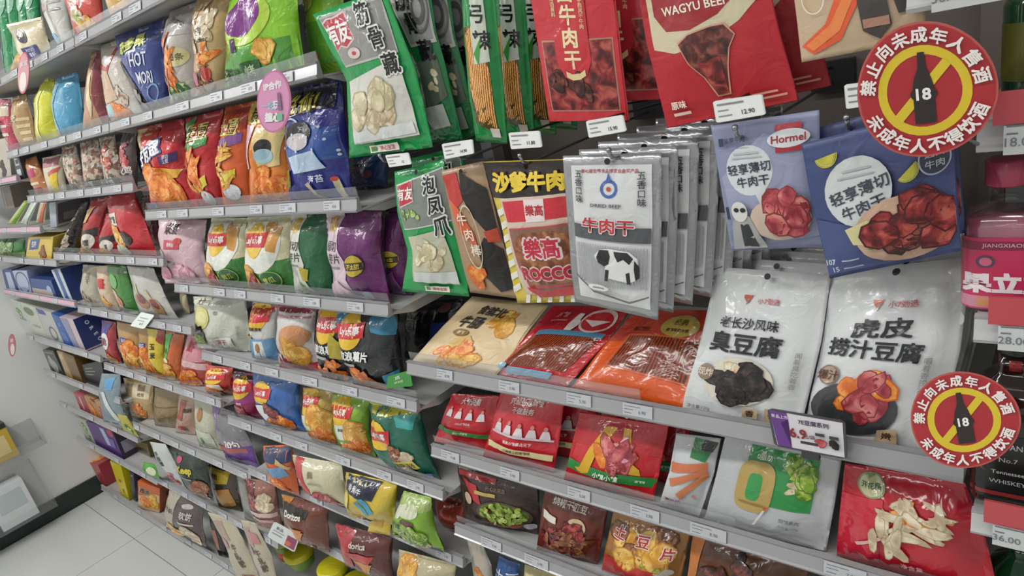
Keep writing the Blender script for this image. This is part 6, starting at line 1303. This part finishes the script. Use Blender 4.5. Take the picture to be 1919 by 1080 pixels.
card('price_card', 'white price card with a small fruit picture hanging below the tortilla chip bag', 'price card', [(514, 978), (501, 1006)], [(563, 1004), (552, 1036)], '#cfd2d2',
     [T('新品', 0.3, 0.24, 0.2, '#6a6e70'), B(0.1, 0.42, 0.5, 0.46, '#8a8e90', 'small_print'), B(0.1, 0.58, 0.46, 0.64, '#8a8e90', 'small_print'), B(0.62, 0.3, 0.96, 0.9, '#8a3a5c', 'fruit_print'), E(0.72, 0.7, 0.1, 0.14, '#c8644a', 'fruit_print')], Y=0.655, lean=10, yaw=8, thick=0.002)
# ------------------------------------------------------------------ bay D: boxes
def ct(label, L, R, col, depth, decals=(), side=(), top=(), k='D5', yaw=0, Y=None, cat='box', group=None, **kw):
    return carton('biscuit_box', label, cat, L, R, col, depth, decals, side, top, shelf=SH[k] if k else None, yaw=yaw, Y=Y, group=group, **kw)
# D1
ct('pale magazine-like packet with dark print at the far upper left', [(-6, 262), (0, 336)], [(14, 258), (22, 330)], '#b8b0a4', 0.1, [F('dark', 0.4, 0.6, 0.2, 0.2, 4, 0.2, 4, 1.5)], k='D1')
ct('dark box with white symbols, next to the pale packet', [(23, 291), (33, 332)], [(34, 287), (45, 328)], '#3a3a40', 0.1, [B(0.2, 0.15, 0.8, 0.45, '#b8bcc0', 'white_frame'), B(0.3, 0.22, 0.7, 0.38, '#3a3a40', 'white_frame'), B(0.2, 0.6, 0.8, 0.85, '#c4c8cc', 'white_frame')], k='D1')
ct('maroon box at the far upper left edge', [(-12, 240), (-8, 300)], [(8, 238), (12, 296)], '#7a3440', 0.1, [B(0.2, 0.2, 0.8, 0.4, '#a86a70')], k='D1', Y=0.87)
# D2
for L, R, c, d, lb in (([(46, 376), (14, 420)], [(58, 374), (32, 420)], '#b4c07a', '#7fae3a', 'lime-edged slim pack leaning on the pink-stripped shelf'),
                       ([(60, 378), (38, 420)], [(72, 378), (54, 420)], '#b8c4b4', '#dfe8e0', 'pale green slim pack leaning beside the lime-edged one'),
                       ([(76, 380), (68, 418)], [(88, 380), (84, 418)], '#b8a888', '#c8705c', 'tan slim pack with orange stripe beside the pale green ones')):
    bag('slim_pack', lb, 'packet', L, R, c, [P([(0.6, 0.0), (0.9, 0.0), (0.8, 1.0), (0.5, 1.0)], d, 'stripe')], shelf=None, Y=0.76, thick=0.012, style='pouch', res=(8, 10), lean=0, yaw=10, step=0.03)
ct('dark box with a pale printed side, right end of the pink-stripped shelf', [(92, 380), (94, 414)], [(104, 378), (106, 412)], '#a8b0bc', 0.12, [], [B(0.05, 0.1, 0.95, 0.9, '#5a5458', 'dark_side'), B(0.2, 0.5, 0.8, 0.8, '#8a8488', 'small_print')], k='D2', Y=0.76)
ct('tall grey-brown packet at the far left edge above the lime-edged pack', [(0, 352), (10, 392)], [(18, 348), (28, 390)], '#8a7c70', 0.08, [B(0.2, 0.1, 0.3, 0.9, '#b8aca0')], k=None, Y=0.80)
# D3
bag('snack_bag', 'green leafy bag lying left of the yellow box', 'snack bag', [(-8, 448), (-6, 482)], [(48, 446), (48, 480)], '#3c7a3c', [F('busygrn', 0.5, 0.5, 0.36, 0.3, 7, 0.2, 4, 1.6), B(0.0, 0.7, 1.0, 0.95, '#8aa868')], shelf=SH['D3'], Y=0.76, thick=0.05, res=(10, 10))
ct('yellow biscuit box with a blue square logo', [(54, 444), (48, 484)], [(100, 444), (97, 486)], '#d6b84e', 0.14, [P([(0.12, 0.12), (0.5, 0.08), (0.46, 0.5), (0.1, 0.55)], '#3a5a94', 'blue_logo'), T('饼', 0.28, 0.3, 0.28, '#e0dcc8'), F('wood', 0.7, 0.5, 0.12, 0.3, 7, 0.08, 4, 1.2), B(0.05, 0.72, 0.6, 0.86, '#dcc878')], k='D3')
# D4
NV = '#26407c'
ct('navy and white box at the left end of the pink-stripped box shelf', [(4, 506), (14, 548)], [(22, 506), (38, 552)], NV, 0.14, [B(0.3, 0.1, 0.8, 0.9, '#aeb9d4', 'pale_panel')], k='D4')
ct('white box with a blue outline, second on the blue box shelf', [(23, 508), (39, 552)], [(50, 508), (62, 556)], '#aab4cc', 0.14, [RG(0.5, 0.5, 0.46, 0.46, 0.1, NV, 'blue_outline'), B(0.1, 0.7, 0.9, 0.8, '#8a9ac0')], k='D4')
ct('navy box lying flat in the middle of the blue box shelf', [(56, 522), (62, 557)], [(96, 526), (110, 566)], '#2c4a86', 0.16, [B(0.05, 0.55, 0.9, 0.9, '#b9a8a0', 'biscuit_print'), E(0.8, 0.5, 0.1, 0.2, '#9ab0d4')], k='D4')
ct('tall navy box with a white front edge at the right end of its shelf', [(96, 506), (124, 570)], [(112, 504), (140, 572)], '#c0c8d0', 0.15, [P([(0.3, 0.0), (0.7, 0.0), (0.7, 1.0), (0.3, 1.0)], '#3a5a9a', 'blue_stripe')], [B(0.01, 0.01, 0.99, 0.99, '#2a3f7c', 'navy_side'), B(0.3, 0.1, 0.9, 0.6, '#3a4a80', 'print_patch')], k='D4')
# D5
ct('white-fronted biscuit box, leftmost of the sandwich biscuit shelf', [(19, 560), (45, 617)], [(36, 567), (66, 625)], '#b9bdb8', 0.15, [F('busygrn', 0.4, 0.3, 0.2, 0.1, 3, 0.2, 4, 1.5), B(0.2, 0.5, 0.8, 0.56, '#8a8e8c')], k='D5', group='white biscuit boxes')
ct('white-fronted biscuit box with a green oval, second on its shelf', [(37, 567), (67, 625)], [(66, 577), (89, 635)], '#bfc2b4', 0.15, [E(0.4, 0.2, 0.34, 0.12, '#6a7a5c', 'green_oval'), B(0.2, 0.6, 0.8, 0.66, '#9a9e94')], k='D5', group='white biscuit boxes')
ct('white-fronted biscuit box with a grey ring biscuit, third on its shelf', [(67, 577), (90, 636)], [(95, 586), (122, 649)], '#b4b6b0', 0.15, [RG(0.6, 0.7, 0.24, 0.22, 0.3, '#6a6e70', 'biscuit_print'), P([(0.0, 0.0), (0.5, 0.0), (0.6, 0.14), (0.1, 0.16)], '#3a4a94', 'blue_corner')], k='D5', group='white biscuit boxes')
ct('mid-blue biscuit box beside the navy one', [(96, 588), (123, 649)], [(110, 594), (143, 656)], '#2f5aa0', 0.15, [T('O', 0.5, 0.3, 0.14, '#c4d0e4'), B(0.2, 0.5, 0.8, 0.9, '#3f6aac')], k='D5')
ct('navy sandwich biscuit box with white letters on its side, at the shelf end', [(111, 594), (144, 657)], [(136, 599), (167, 672)], '#c6b4bc', 0.12, [P([(0.0, 0.0), (0.6, 0.0), (0.5, 1.0), (0.0, 1.0)], '#8a8ea8', 'grey_band')], [B(0.01, 0.01, 0.99, 0.95, '#243272', 'navy_side'), T('O', 0.36, 0.22, 0.15, '#d4d8e4', rot=-70, bold=0.04), T('R', 0.42, 0.42, 0.15, '#d4d8e4', rot=-70, bold=0.04), T('E', 0.48, 0.62, 0.15, '#d4d8e4', rot=-70, bold=0.04), T('O', 0.54, 0.8, 0.15, '#d4d8e4', rot=-70, bold=0.04)], k='D5')
# D6
ct('dark box with pale pictures, leftmost of the dark box shelf', [(80, 656), (100, 704)], [(100, 658), (124, 712)], '#4a4844', 0.14, [F('foilgrey', 0.5, 0.5, 0.28, 0.24, 5, 0.22, 4, 1.4), B(0.1, 0.06, 0.9, 0.14, '#7a786c')], k='D6')
ct('tan box second on the dark box shelf', [(106, 657), (128, 713)], [(118, 660), (143, 722)], '#a8916c', 0.14, [B(0.2, 0.1, 0.6, 0.3, '#c8b890'), B(0.6, 0.0, 0.9, 1.0, '#b8905c')], k='D6')
ct('brown box third on the dark box shelf', [(118, 660), (143, 722)], [(138, 668), (162, 734)], '#6f5230', 0.14, [B(0.1, 0.1, 0.9, 0.3, '#7f6038')], k='D6')
ct('white and brown box next to the black one', [(140, 676), (163, 734)], [(152, 680), (176, 742)], '#8c8474', 0.1, [B(0.2, 0.2, 0.7, 0.6, '#b8b4a8')], k='D6', Y=0.86)
ct('black box with fine white lines, tilted at the end of its shelf', [(154, 684), (166, 728)], [(190, 676), (196, 712)], '#26262a', 0.08, [B(0.1, 0.2, 0.5, 0.24, '#8a8c90', 'white_line'), B(0.1, 0.34, 0.6, 0.38, '#8a8c90', 'white_line'), B(0.1, 0.48, 0.5, 0.52, '#8a8c90', 'white_line')], k='D6', Y=0.745)
# D7
ct('pink and red biscuit box, leftmost of the red box shelf', [(138, 736), (160, 788)], [(156, 742), (178, 794)], '#a84a54', 0.14, [B(0.4, 0.1, 0.6, 0.9, '#c8a0a0'), P([(0.0, 0.0), (0.9, 0.0), (0.7, 0.14), (0.0, 0.16)], '#b8506a', 'pink_top')], k='D7')
ct('tan and red biscuit box with a cookie, second on its shelf', [(157, 742), (179, 794)], [(176, 748), (196, 802)], '#b08a62', 0.14, [F('fry', 0.5, 0.5, 0.26, 0.3, 6, 0.2, 4, 1.4), P([(0.6, 0.0), (1.0, 0.0), (1.0, 0.2), (0.7, 0.16)], '#8a2c30', 'red_corner')], k='D7')
ct('tan-fronted box with a dark red side, at the end of the red box shelf', [(177, 750), (197, 802)], [(190, 756), (210, 808)], '#b89074', 0.12, [F('ham', 0.5, 0.5, 0.26, 0.3, 4, 0.26, 4, 1.4)], [B(0.01, 0.01, 0.99, 0.99, '#8c1f2c', 'red_side')], k='D7')
bag('snack_bag', 'pink and white small packet behind the dark red box', 'snack bag', [(208, 756), (222, 796)], [(226, 760), (236, 800)], '#a86a78', [B(0.1, 0.4, 0.9, 0.5, '#cfb8bc')], shelf=SH['D7'], Y=0.78, thick=0.02, res=(8, 8), yaw=25)
bag('snack_bag', 'grey-green soft bag at the end of the red box shelf', 'snack bag', [(226, 752), (236, 806)], [(246, 760), (252, 812)], '#6f7466', [F('foilgrey', 0.4, 0.3, 0.2, 0.14, 3, 0.2, 4, 1.4)], shelf=SH['D7'], Y=0.76, thick=0.03, res=(8, 8), yaw=25)
bag('snack_bag', 'small yellow and green sachet hanging over the purple box shelf', 'snack bag', [(220, 776), (232, 806)], [(238, 780), (262, 820)], '#a8a04a', [F('busygrn', 0.6, 0.6, 0.2, 0.2, 4, 0.2, 4, 1.4)], Y=0.70, thick=0.012, res=(8, 8), yaw=25)
# D8
ct('white and green box, leftmost of the purple box shelf', [(144, 784), (168, 838)], [(160, 790), (186, 846)], '#a4aaa0', 0.14, [F('busygrn', 0.5, 0.3, 0.2, 0.14, 4, 0.2, 4, 1.6), E(0.7, 0.7, 0.12, 0.06, '#4f7a44', 'leaf_print'), E(0.6, 0.85, 0.12, 0.06, '#4f7a44', 'leaf_print')], k='D8')
ct('purple biscuit box with a red mark and a dark side', [(161, 790), (187, 847)], [(208, 802), (238, 876)], '#4f2a74', 0.14, [P([(0.5, 0.1), (0.66, 0.12), (0.72, 0.7), (0.56, 0.7)], '#a8b0d0', 'pale_streak'), E(0.88, 0.2, 0.1, 0.12, '#b8324a', 'red_mark'), B(0.7, 0.4, 0.9, 0.7, '#6a5a9c')], [B(0.01, 0.01, 0.99, 0.99, '#2c2238', 'dark_side'), B(0.1, 0.5, 0.5, 0.85, '#9a94a4', 'barcode_panel')], k='D8')
ct('olive box standing right of the purple box', [(250, 826), (262, 882)], [(276, 832), (290, 890)], '#7a7040', 0.1, [B(0.2, 0.5, 0.9, 0.8, '#4a3c2c')], k='D8', Y=0.80)
# D9
ct('red box with a glossy top and pale front, leftmost at floor level', [(152, 862), (180, 918)], [(184, 872), (210, 934)], '#a8323c', 0.2, [P([(0.05, 0.1), (0.6, 0.12), (0.7, 0.9), (0.1, 0.8)], '#a89488', 'pale_front'), T('士力', 0.82, 0.5, 0.12, '#d8b8b8', rot=-70)], top=[F('fry', 0.5, 0.5, 0.3, 0.3, 5, 0.2, 4, 1.6)], k='D9')
ct('bright yellow box beside the red box at floor level', [(206, 864), (232, 942)], [(226, 872), (246, 950)], '#d2c21e', 0.12, [E(0.5, 0.5, 0.14, 0.05, '#b86a2c'), T('蕉', 0.6, 0.78, 0.12, '#7a6420')], k='D9')
ct('thin navy box with a white letter, between the yellow and orange boxes', [(243, 882), (252, 958)], [(250, 886), (257, 962)], '#26324a', 0.05, [T('M', 0.5, 0.14, 0.1, '#c4c8d0'), B(0.3, 0.3, 0.7, 0.9, '#35435c')], k='D9', Y=0.745)
ct('orange biscuit box with black lettering and cream picture, on the floor-level shelf', [(258, 902), (260, 964)], [(300, 916), (300, 986)], '#c4622e', 0.1, [P([(0.02, 0.5), (0.6, 0.4), (0.66, 0.3), (0.98, 0.3), (0.98, 0.98), (0.02, 0.98)], '#c9b084', 'cream_picture'), T('趣多', 0.34, 0.3, 0.2, '#d8ccb0', rot=-8, bold=0.06), T('趣多', 0.34, 0.3, 0.19, '#2a2420', rot=-8, bold=0.03), F('fry', 0.4, 0.62, 0.26, 0.1, 5, 0.2, 4, 1.4), F('chip', 0.76, 0.6, 0.14, 0.2, 4, 0.18, 5, 1.4)], [B(0.01, 0.01, 0.99, 0.99, '#9c4a26', 'dark_orange_side'), T('趣', 0.5, 0.4, 0.2, '#3a2418', bold=0.03)], k='D9', Y=0.735, yaw=12)

# ------------------------------------------------------------------ left wall: acrylic holders and oval signs
def holder(label, y0, y1, z0, z1, d, fill):
    r = bpy.data.objects.new('acrylic_holder', None); COL.objects.link(r); r.location = (XW, y0, z0)
    tag(r, label, 'acrylic holder')
    W, H = y1 - y0, z1 - z0
    box('back_plate', (0.0005, 0, 0, 0.003, W, H), TRAY, r)
    box('base_plate', (0.0035, 0, 0, d, W, 0.003), TRAY, r)
    box('front_lip', (d, 0, 0, d + 0.003, W, 0.05), TRAY, r)
    for yy in (0.0, W - 0.003):
        V = [(x, yy + e, z) for e in (0, 0.003) for x, z in ((0.0035, 0.0035), (d, 0.0035), (d, 0.055), (0.0035, H))]
        mesh_obj('side_plate', V, [(3, 2, 1, 0), (4, 5, 6, 7), (0, 1, 5, 4), (1, 2, 6, 5), (2, 3, 7, 6), (3, 0, 4, 7)], TRAY, r, smooth=False)
    return r
holder('clear acrylic tray on the left wall holding the yellow packet', 0.22, 0.60, 0.40, 0.52, 0.10, None)
holder('clear acrylic tray low on the left wall holding blue and white leaflets', 0.10, 0.52, 0.10, 0.34, 0.12, None)
def wallbox(name, label, cat, b, col, bands=()):
    o = box(name, b, film(col, 0.4, 0, 0.02, 0.1)); tag(o, label, cat)
    for nm, q, c in bands:
        box(nm, q, film(c, 0.4, 0, 0.02, 0.1), o)
    return o
wallbox('packet', 'yellow packet with a dark top in the upper acrylic tray', 'packet', (XW + 0.02, 0.38, 0.404, XW + 0.07, 0.49, 0.55), '#c9a83c', [('dark_cap', (XW + 0.018, 0.378, 0.5505, XW + 0.072, 0.492, 0.575), '#2c302e'), ('label_panel', (XW + 0.0702, 0.4, 0.43, XW + 0.0712, 0.47, 0.52), '#d9c88a')])
wallbox('packet', 'pale cream packet at the left in the upper acrylic tray', 'packet', (XW + 0.02, 0.25, 0.404, XW + 0.07, 0.36, 0.53), '#c4b690', [('label_panel', (XW + 0.0702, 0.265, 0.43, XW + 0.0712, 0.345, 0.5), '#a89a70')])
wallbox('leaflet_stack', 'stack of white leaflets in the lower acrylic tray', 'leaflets', (XW + 0.02, 0.30, 0.104, XW + 0.09, 0.45, 0.30), '#d4dadb', [('printed_panel', (XW + 0.0902, 0.32, 0.18, XW + 0.0912, 0.43, 0.27), '#b8c4c8')])
wallbox('leaflet_stack', 'stack of light blue leaflets in the lower acrylic tray', 'leaflets', (XW + 0.02, 0.13, 0.104, XW + 0.09, 0.28, 0.28), '#6aa6c4', [('printed_panel', (XW + 0.0902, 0.15, 0.2, XW + 0.0912, 0.26, 0.26), '#c9dce4'), ('printed_panel', (XW + 0.0902, 0.15, 0.12, XW + 0.0912, 0.26, 0.17), '#8fa0b0')])

def wobbler(name, label, quad, Y, col, rim, inner, text=None, arm=None, tcol='#6a4a5c', yaw=0, lean=0):
    (x0, y0), (x1, y1), (x2, y2), (x3, y3) = quad
    d = [E(0.5, 0.5, 0.46, 0.47, inner[0], 'inner_oval')] + list(text or [])
    o = card(name, label, 'sign', [(x0, y0), (x3, y3)], [(x1, y1), (x2, y2)], rim, d, Y=Y, round_=True, thick=0.0015, yaw=yaw, lean=lean)
    if arm:
        a = [Vector(p) for p in arm]
        V, F_ = [], []
        for i, p in enumerate(a):
            V += [p + Vector((-0.006, 0, 0)), p + Vector((0.006, 0, 0))]
            if i:
                F_.append((2 * i - 2, 2 * i - 1, 2 * i + 1, 2 * i))
        mesh_obj('clear_arm', V, F_, ACRYL, o, smooth=True)
    return o
# ------------------------------------------------------------------ hanging signs
c0 = at(43, 135, 0.66)
wobbler('wobbler_sign', 'small pink-rimmed oval sign hanging from the top shelf edge at the far left', [(35, 100), (57, 96), (54, 174), (32, 178)], 0.66, '#c87080', '#c86a78', ['#d9a0a8'],
        [E(0.5, 0.7, 0.3, 0.24, '#e6dcd4', 'white_oval'), T('满减', 0.5, 0.28, 0.14, '#e8dcdc', rot=10)], arm=[at(44, 112, 0.7), at(44, 106, 0.69), at(44, 101, 0.66)], yaw=20)
wobbler('wobbler_sign', 'small red-rimmed oval sign floating by the left wall', [(15, 628), (29, 625), (31, 667), (17, 670)], 0.60, '#b8505c', '#a84a54', ['#b87a80'],
        [E(0.55, 0.68, 0.28, 0.26, '#d8d4cc', 'white_oval'), B(0.3, 0.2, 0.7, 0.36, '#d8b4b4')], arm=[atX(14, 655, XW + 0.001), atX(17, 650, XW + 0.06), at(22, 648, 0.605)], yaw=60)
pk = wobbler('wobbler_sign', 'large pink oval promotion sign hanging in front of the dark blue bag', [(484, 132), (546, 130), (546, 248), (480, 250)], 0.665, '#d98cb4', '#c97aa6', ['#d996bc'],
        [T('IP合作', 0.46, 0.24, 0.13, '#f2eaf0', rot=8, bold=0.05), T('一起', 0.34, 0.56, 0.13, '#a8c8d8', bold=0.04), T('玩', 0.6, 0.55, 0.15, '#e6dce4', bold=0.05), T('撞心', 0.5, 0.74, 0.15, '#eef0ec', bold=0.06), B(0.62, 0.68, 0.78, 0.8, '#7cb89a', 'green_patch'), P([(0.62, 0.36), (0.7, 0.34), (0.76, 0.62), (0.66, 0.64)], '#8a6a8c', 'figure_print')],
        arm=[at(560, 122, 0.712), at(545, 96, 0.69), at(522, 104, 0.672), at(514, 132, 0.664)], yaw=18)

def no_alcohol(name, label, quad, Y, lean, yaw):
    (x0, y0), (x1, y1), (x2, y2), (x3, y3) = quad
    d = [E(0.5, 0.5, 0.485, 0.485, '#a8272f', 'red_disc'), RG(0.5, 0.5, 0.335, 0.335, 0.2, '#d6bc2e', 'yellow_ring'),
         P([(0.28, 0.665), (0.33, 0.72), (0.705, 0.325), (0.655, 0.275)], '#d6bc2e', 'yellow_slash'),
         P([(0.475, 0.215), (0.525, 0.215), (0.53, 0.33), (0.56, 0.4), (0.575, 0.46), (0.575, 0.74), (0.425, 0.74), (0.425, 0.46), (0.44, 0.4), (0.47, 0.33)], '#2a211e', 'bottle_print'),
         E(0.5, 0.52, 0.095, 0.06, '#2a211e', 'bottle_label'), T('18', 0.5, 0.52, 0.12, '#efece8', bold=0.03)]
    top, bot = '禁止向未成年人售酒', '未成年人不得饮酒'
    for i, ch in enumerate(top):
        a = -80 + 160 * i / (len(top) - 1)
        d.append(T(ch, 0.5 + 0.41 * math.sin(math.radians(a)), 0.5 - 0.41 * math.cos(math.radians(a)), 0.115, '#ece6e2', rot=-a, bold=0.035))
    for i, ch in enumerate(bot):
        a = 62 - 124 * i / (len(bot) - 1)
        d.append(T(ch, 0.5 - 0.41 * math.sin(math.radians(a)), 0.5 + 0.41 * math.cos(math.radians(a)), 0.115, '#ece6e2', rot=-a, bold=0.035))
    o = card(name, label, 'sign', [(x0, y0), (x3, y3)], [(x1, y1), (x2, y2)], '#b9564e', d, Y=Y, round_=True, thick=0.002, lean=lean, yaw=yaw)
    return o
# quads are the corners around each round sign
s1 = no_alcohol('round_sign', 'round red no-alcohol sign with a yellow ring, the larger one at the upper right', [(1598, 55), (1858, 25), (1884, 276), (1616, 308)], 0.655, 0, 0)
tube('clip_arm', [at(1800, 262, 0.657), at(1812, 262, 0.68), at(1832, 270, 0.702)], 0.002, M_WIRE, s1)
s2_ = no_alcohol('round_sign', 'round red no-alcohol sign with a yellow ring, the lower one by the whiskey bottle', [(1694, 706), (1894, 688), (1931, 862), (1722, 890)], 0.66, 18, 0)
tube('clip_arm', [at(1830, 868, 0.662), at(1840, 872, 0.68), at(1846, 878, 0.70)], 0.002, M_WIRE, s2_)
pc = card('promo_card', 'white and purple promotion card reading 6.9 on the tofu shelf rail', 'price card', [(1438, 766), (1452, 836)], [(1584, 790), (1588, 862)], '#4a4850',
     [P([(0.03, 0.03), (0.97, 0.05), (0.97, 0.95), (0.05, 0.95)], '#d6d4d8', 'white_front'), P([(0.03, 0.03), (0.26, 0.03), (0.27, 0.2), (0.16, 0.3), (0.26, 0.95), (0.06, 0.95)], '#6a3f8a', 'purple_side'), T('新品上市', 0.16, 0.15, 0.1, '#e0d8e8'),
      T('7E豆腐系列', 0.6, 0.2, 0.14, '#4c3f58', bold=0.02), T('6.9', 0.38, 0.52, 0.34, '#8a2c30', bold=0.03), T('元/袋', 0.53, 0.56, 0.12, '#7a4a50'), F('ham', 0.68, 0.62, 0.05, 0.06, 3, 0.06, 4, 1.3), F('dark', 0.86, 0.64, 0.04, 0.05, 3, 0.05, 5, 1.3), B(0.62, 0.4, 0.74, 0.48, '#3f3f44', 'small_print'), B(0.8, 0.42, 0.92, 0.5, '#3f3f44', 'small_print')], Y=0.698, lean=8, thick=0.003)
boxes('rail_clip', [(-0.01, -0.004, -0.012, 0.01, 0.002, 0.012)], film('#3a3840', 0.4, 0, 0, 0.1), pc).location = at(1520, 842, 0.703)

# ------------------------------------------------------------------ bottles
def bottle_root(label, x, y, z):
    r = bpy.data.objects.new('bottle', None); COL.objects.link(r); r.location = (x, y, z)
    tag(r, label, 'bottle')
    return r
def tinted(name, c, rough=0.05):
    mt, nt, bs = new_mat(name)
    bs.inputs['Base Color'].default_value = c; bs.inputs['Roughness'].default_value = rough
    bs.inputs['Transmission Weight'].default_value = 0.85; bs.inputs['IOR'].default_value = 1.2
    bs.inputs['Coat Weight'].default_value = 0.5
    return mt
def wrap_text(s, R, z, h, col, parent, a0=-90, bold=0.02, sq=0.0, name='lettering', sx=1.0, yaw=0.0):
    V0, F0 = text_geo(s, bold)
    V, F_ = [], []
    for j, (dx, dy) in enumerate(((0, 0), (bold, bold), (-bold, bold), (bold, -bold), (-bold, -bold)) if bold > 0.03 else ((0, 0),)):
        F_ += [tuple(i + len(V) for i in f) for f in F0]
        V += [(x + dx, y + dy, j * 0.00003) for x, y in V0]
    out = []
    for x, y, lift in V:
        a = math.radians(a0) + x * h * sx / R
        cx, sy = math.cos(a), math.sin(a)
        k = 1.0 + lift / R
        if sq:
            e = 2 + 6 * sq; k /= (abs(cx) ** e + abs(sy) ** e) ** (1 / e)
        px, py = R * k * cx, R * k * sy
        out.append((px * math.cos(yaw) - py * math.sin(yaw), px * math.sin(yaw) + py * math.cos(yaw), z + y * h))
    return mesh_obj(name, out, F_, film(col, 0.35, 0, 0, 0.1), parent)
def arc_panel(name, R, z0, z1, a0, a1, col, parent, sq=0.0, n=14, yaw=0.0):
    V, F_ = [], []
    for i in range(n + 1):
        a = math.radians(a0 + (a1 - a0) * i / n)
        cx, sy = math.cos(a), math.sin(a); k = 1.0
        if sq:
            e = 2 + 6 * sq; k = 1 / (abs(cx) ** e + abs(sy) ** e) ** (1 / e)
        px, py = R * k * cx, R * k * sy
        px, py = px * math.cos(yaw) - py * math.sin(yaw), px * math.sin(yaw) + py * math.cos(yaw)
        V += [(px, py, z0), (px, py, z1)]
        if i:
            F_.append((2 * i - 2, 2 * i, 2 * i + 1, 2 * i - 1))
    return mesh_obj(name, V, F_, film(col, 0.3, 0, 0, 0.25), parent, [(p[0] + p[1], p[2]) for p in V])

# pink bottle
pb = at(1868, 565, 0.775)
zb = SH['L2'] + 0.001
r = bottle_root('clear bottle with a pink cap and pink label, under the upper round sign', pb.x + 0.006, 0.775, zb)
R0 = 0.036
lathe('glass', (0, 0, 0), [(R0 * 0.92, 0), (R0, 0.004), (R0, 0.098), (R0 * 0.97, 0.106), (R0 * 0.8, 0.116), (0.019, 0.121), (0.016, 0.124), (0.0155, 0.137)], GLASS, r, n=40, square=0.35)
lathe('liquor', (0, 0, 0.002), [(R0 * 0.9, 0), (R0 * 0.95, 0.004), (R0 * 0.95, 0.095), (R0 * 0.9, 0.103)], film('#c86a86', 0.2), r, n=40, square=0.35)
lathe('cap', (0, 0, 0.1375), [(0.0185, 0), (0.019, 0.002), (0.019, 0.026), (0.0175, 0.0275)], film('#c64f6c', 0.35), r)
arc_panel('label_panel', R0 * 1.015, 0.004, 0.088, -175, -5, '#c8355e', r, 0.35)
arc_panel('label_band', R0 * 1.02, 0.074, 0.084, -175, -5, '#8a2a48', r, 0.35)
arc_panel('label_band', R0 * 1.022, 0.006, 0.02, -175, -5, '#cf8aa0', r, 0.35)
wrap_text('JIANGXIAOBAI', R0 * 1.03, 0.079, 0.006, '#e0b8c4', r, -84, sq=0.35)
wrap_text('果立方', R0 * 1.03, 0.036, 0.024, '#f0e4e8', r, -84, bold=0.045, sq=0.35)
for nm, a, z, s, c in (('heart_ring', -110, 0.061, 0.012, '#5a4a62'), ('heart_ring', -110, 0.061, 0.008, '#d86a88')):
    wrap_text('●', R0 * (1.03 if s > 0.01 else 1.036), z, s * 1.6, c, r, a, sq=0.35, name=nm)
arc_panel('peach_print', R0 * 1.026, 0.008, 0.018, -120, -85, '#d8946a', r, 0.35)

r.scale = (0.96, 0.96, 0.89)

# whiskey bottle
jb = at(1878, 960, 0.775)
zb = SH['L3'] + 0.001
r = bottle_root('square whiskey bottle with a black label, behind the lower round sign', jb.x + 0.008, 0.78, zb)
R1 = 0.037
M_WHISKY = film('#241511', 0.08, 0, 0, 0.6)
lathe('glass', (0, 0, 0), [(R1 * 0.94, 0), (R1, 0.004), (R1, 0.118), (R1 * 0.95, 0.128), (R1 * 0.7, 0.14), (0.0165, 0.15), (0.0145, 0.155), (0.0145, 0.172)], M_WHISKY, r, n=40, square=0.7)
lathe('cap', (0, 0, 0.1725), [(0.0165, 0), (0.017, 0.002), (0.017, 0.03), (0.0155, 0.032)], film('#1c1c1e', 0.35), r)
lathe('neck_band', (0, 0, 0.1555), [(0.0155, 0), (0.0155, 0.012)], film('#9c2a2c', 0.35), r)
arc_panel('label_panel', R1 * 1.012, 0.009, 0.09, -178, -2, '#1b1c1d', r, 0.7)
arc_panel('red_line', R1 * 1.016, 0.013, 0.018, -178, -2, '#a8363a', r, 0.7)
wrap_text("JACK DANIEL'S", R1 * 1.025, 0.076, 0.0095, '#d4d4d0', r, -92, sq=0.7, sx=0.8)
wrap_text('No.7', R1 * 1.025, 0.06, 0.008, '#bcbcb8', r, -93, sq=0.7)
wrap_text('Tennessee', R1 * 1.025, 0.044, 0.0065, '#d0d0cc', r, -93, sq=0.7)
wrap_text('WHISKEY', R1 * 1.025, 0.032, 0.0072, '#d4d4d0', r, -93, sq=0.7)
# green bottles
for i, (px, Y, z, lb) in enumerate(((1832, 0.86, SH['L1'], 'dark green bottle behind the upper round sign, left of the two'), (1905, 0.84, SH['L1'], 'dark green bottle at the right edge behind the upper round sign'),
                                    (1895, 0.80, SH['L4'], 'dark green bottle at the lower right corner'))):
    p = at(px, 150 if i < 2 else 1050, Y)
    r = bottle_root(lb, (-0.028, 0.052, -0.028)[i], Y, z + 0.001)
    lathe('glass', (0, 0, 0), [(0.031, 0), (0.034, 0.004), (0.034, 0.09), (0.028, 0.105), (0.014, 0.118), (0.0125, 0.122), (0.0125, 0.135)], film('#1f4a2c', 0.1, 0, 0, 0.6), r)
    lathe('cap', (0, 0, 0.1355), [(0.0145, 0), (0.0145, 0.014), (0.013, 0.0155)], film(('#8a2c2c', '#b8a23a', '#2a2a2a')[i], 0.35), r)
    arc_panel('label_panel', 0.0345, 0.02, 0.075, -170, -20, ('#6a6a2c', '#4a3424', '#c9c4a8')[i], r)
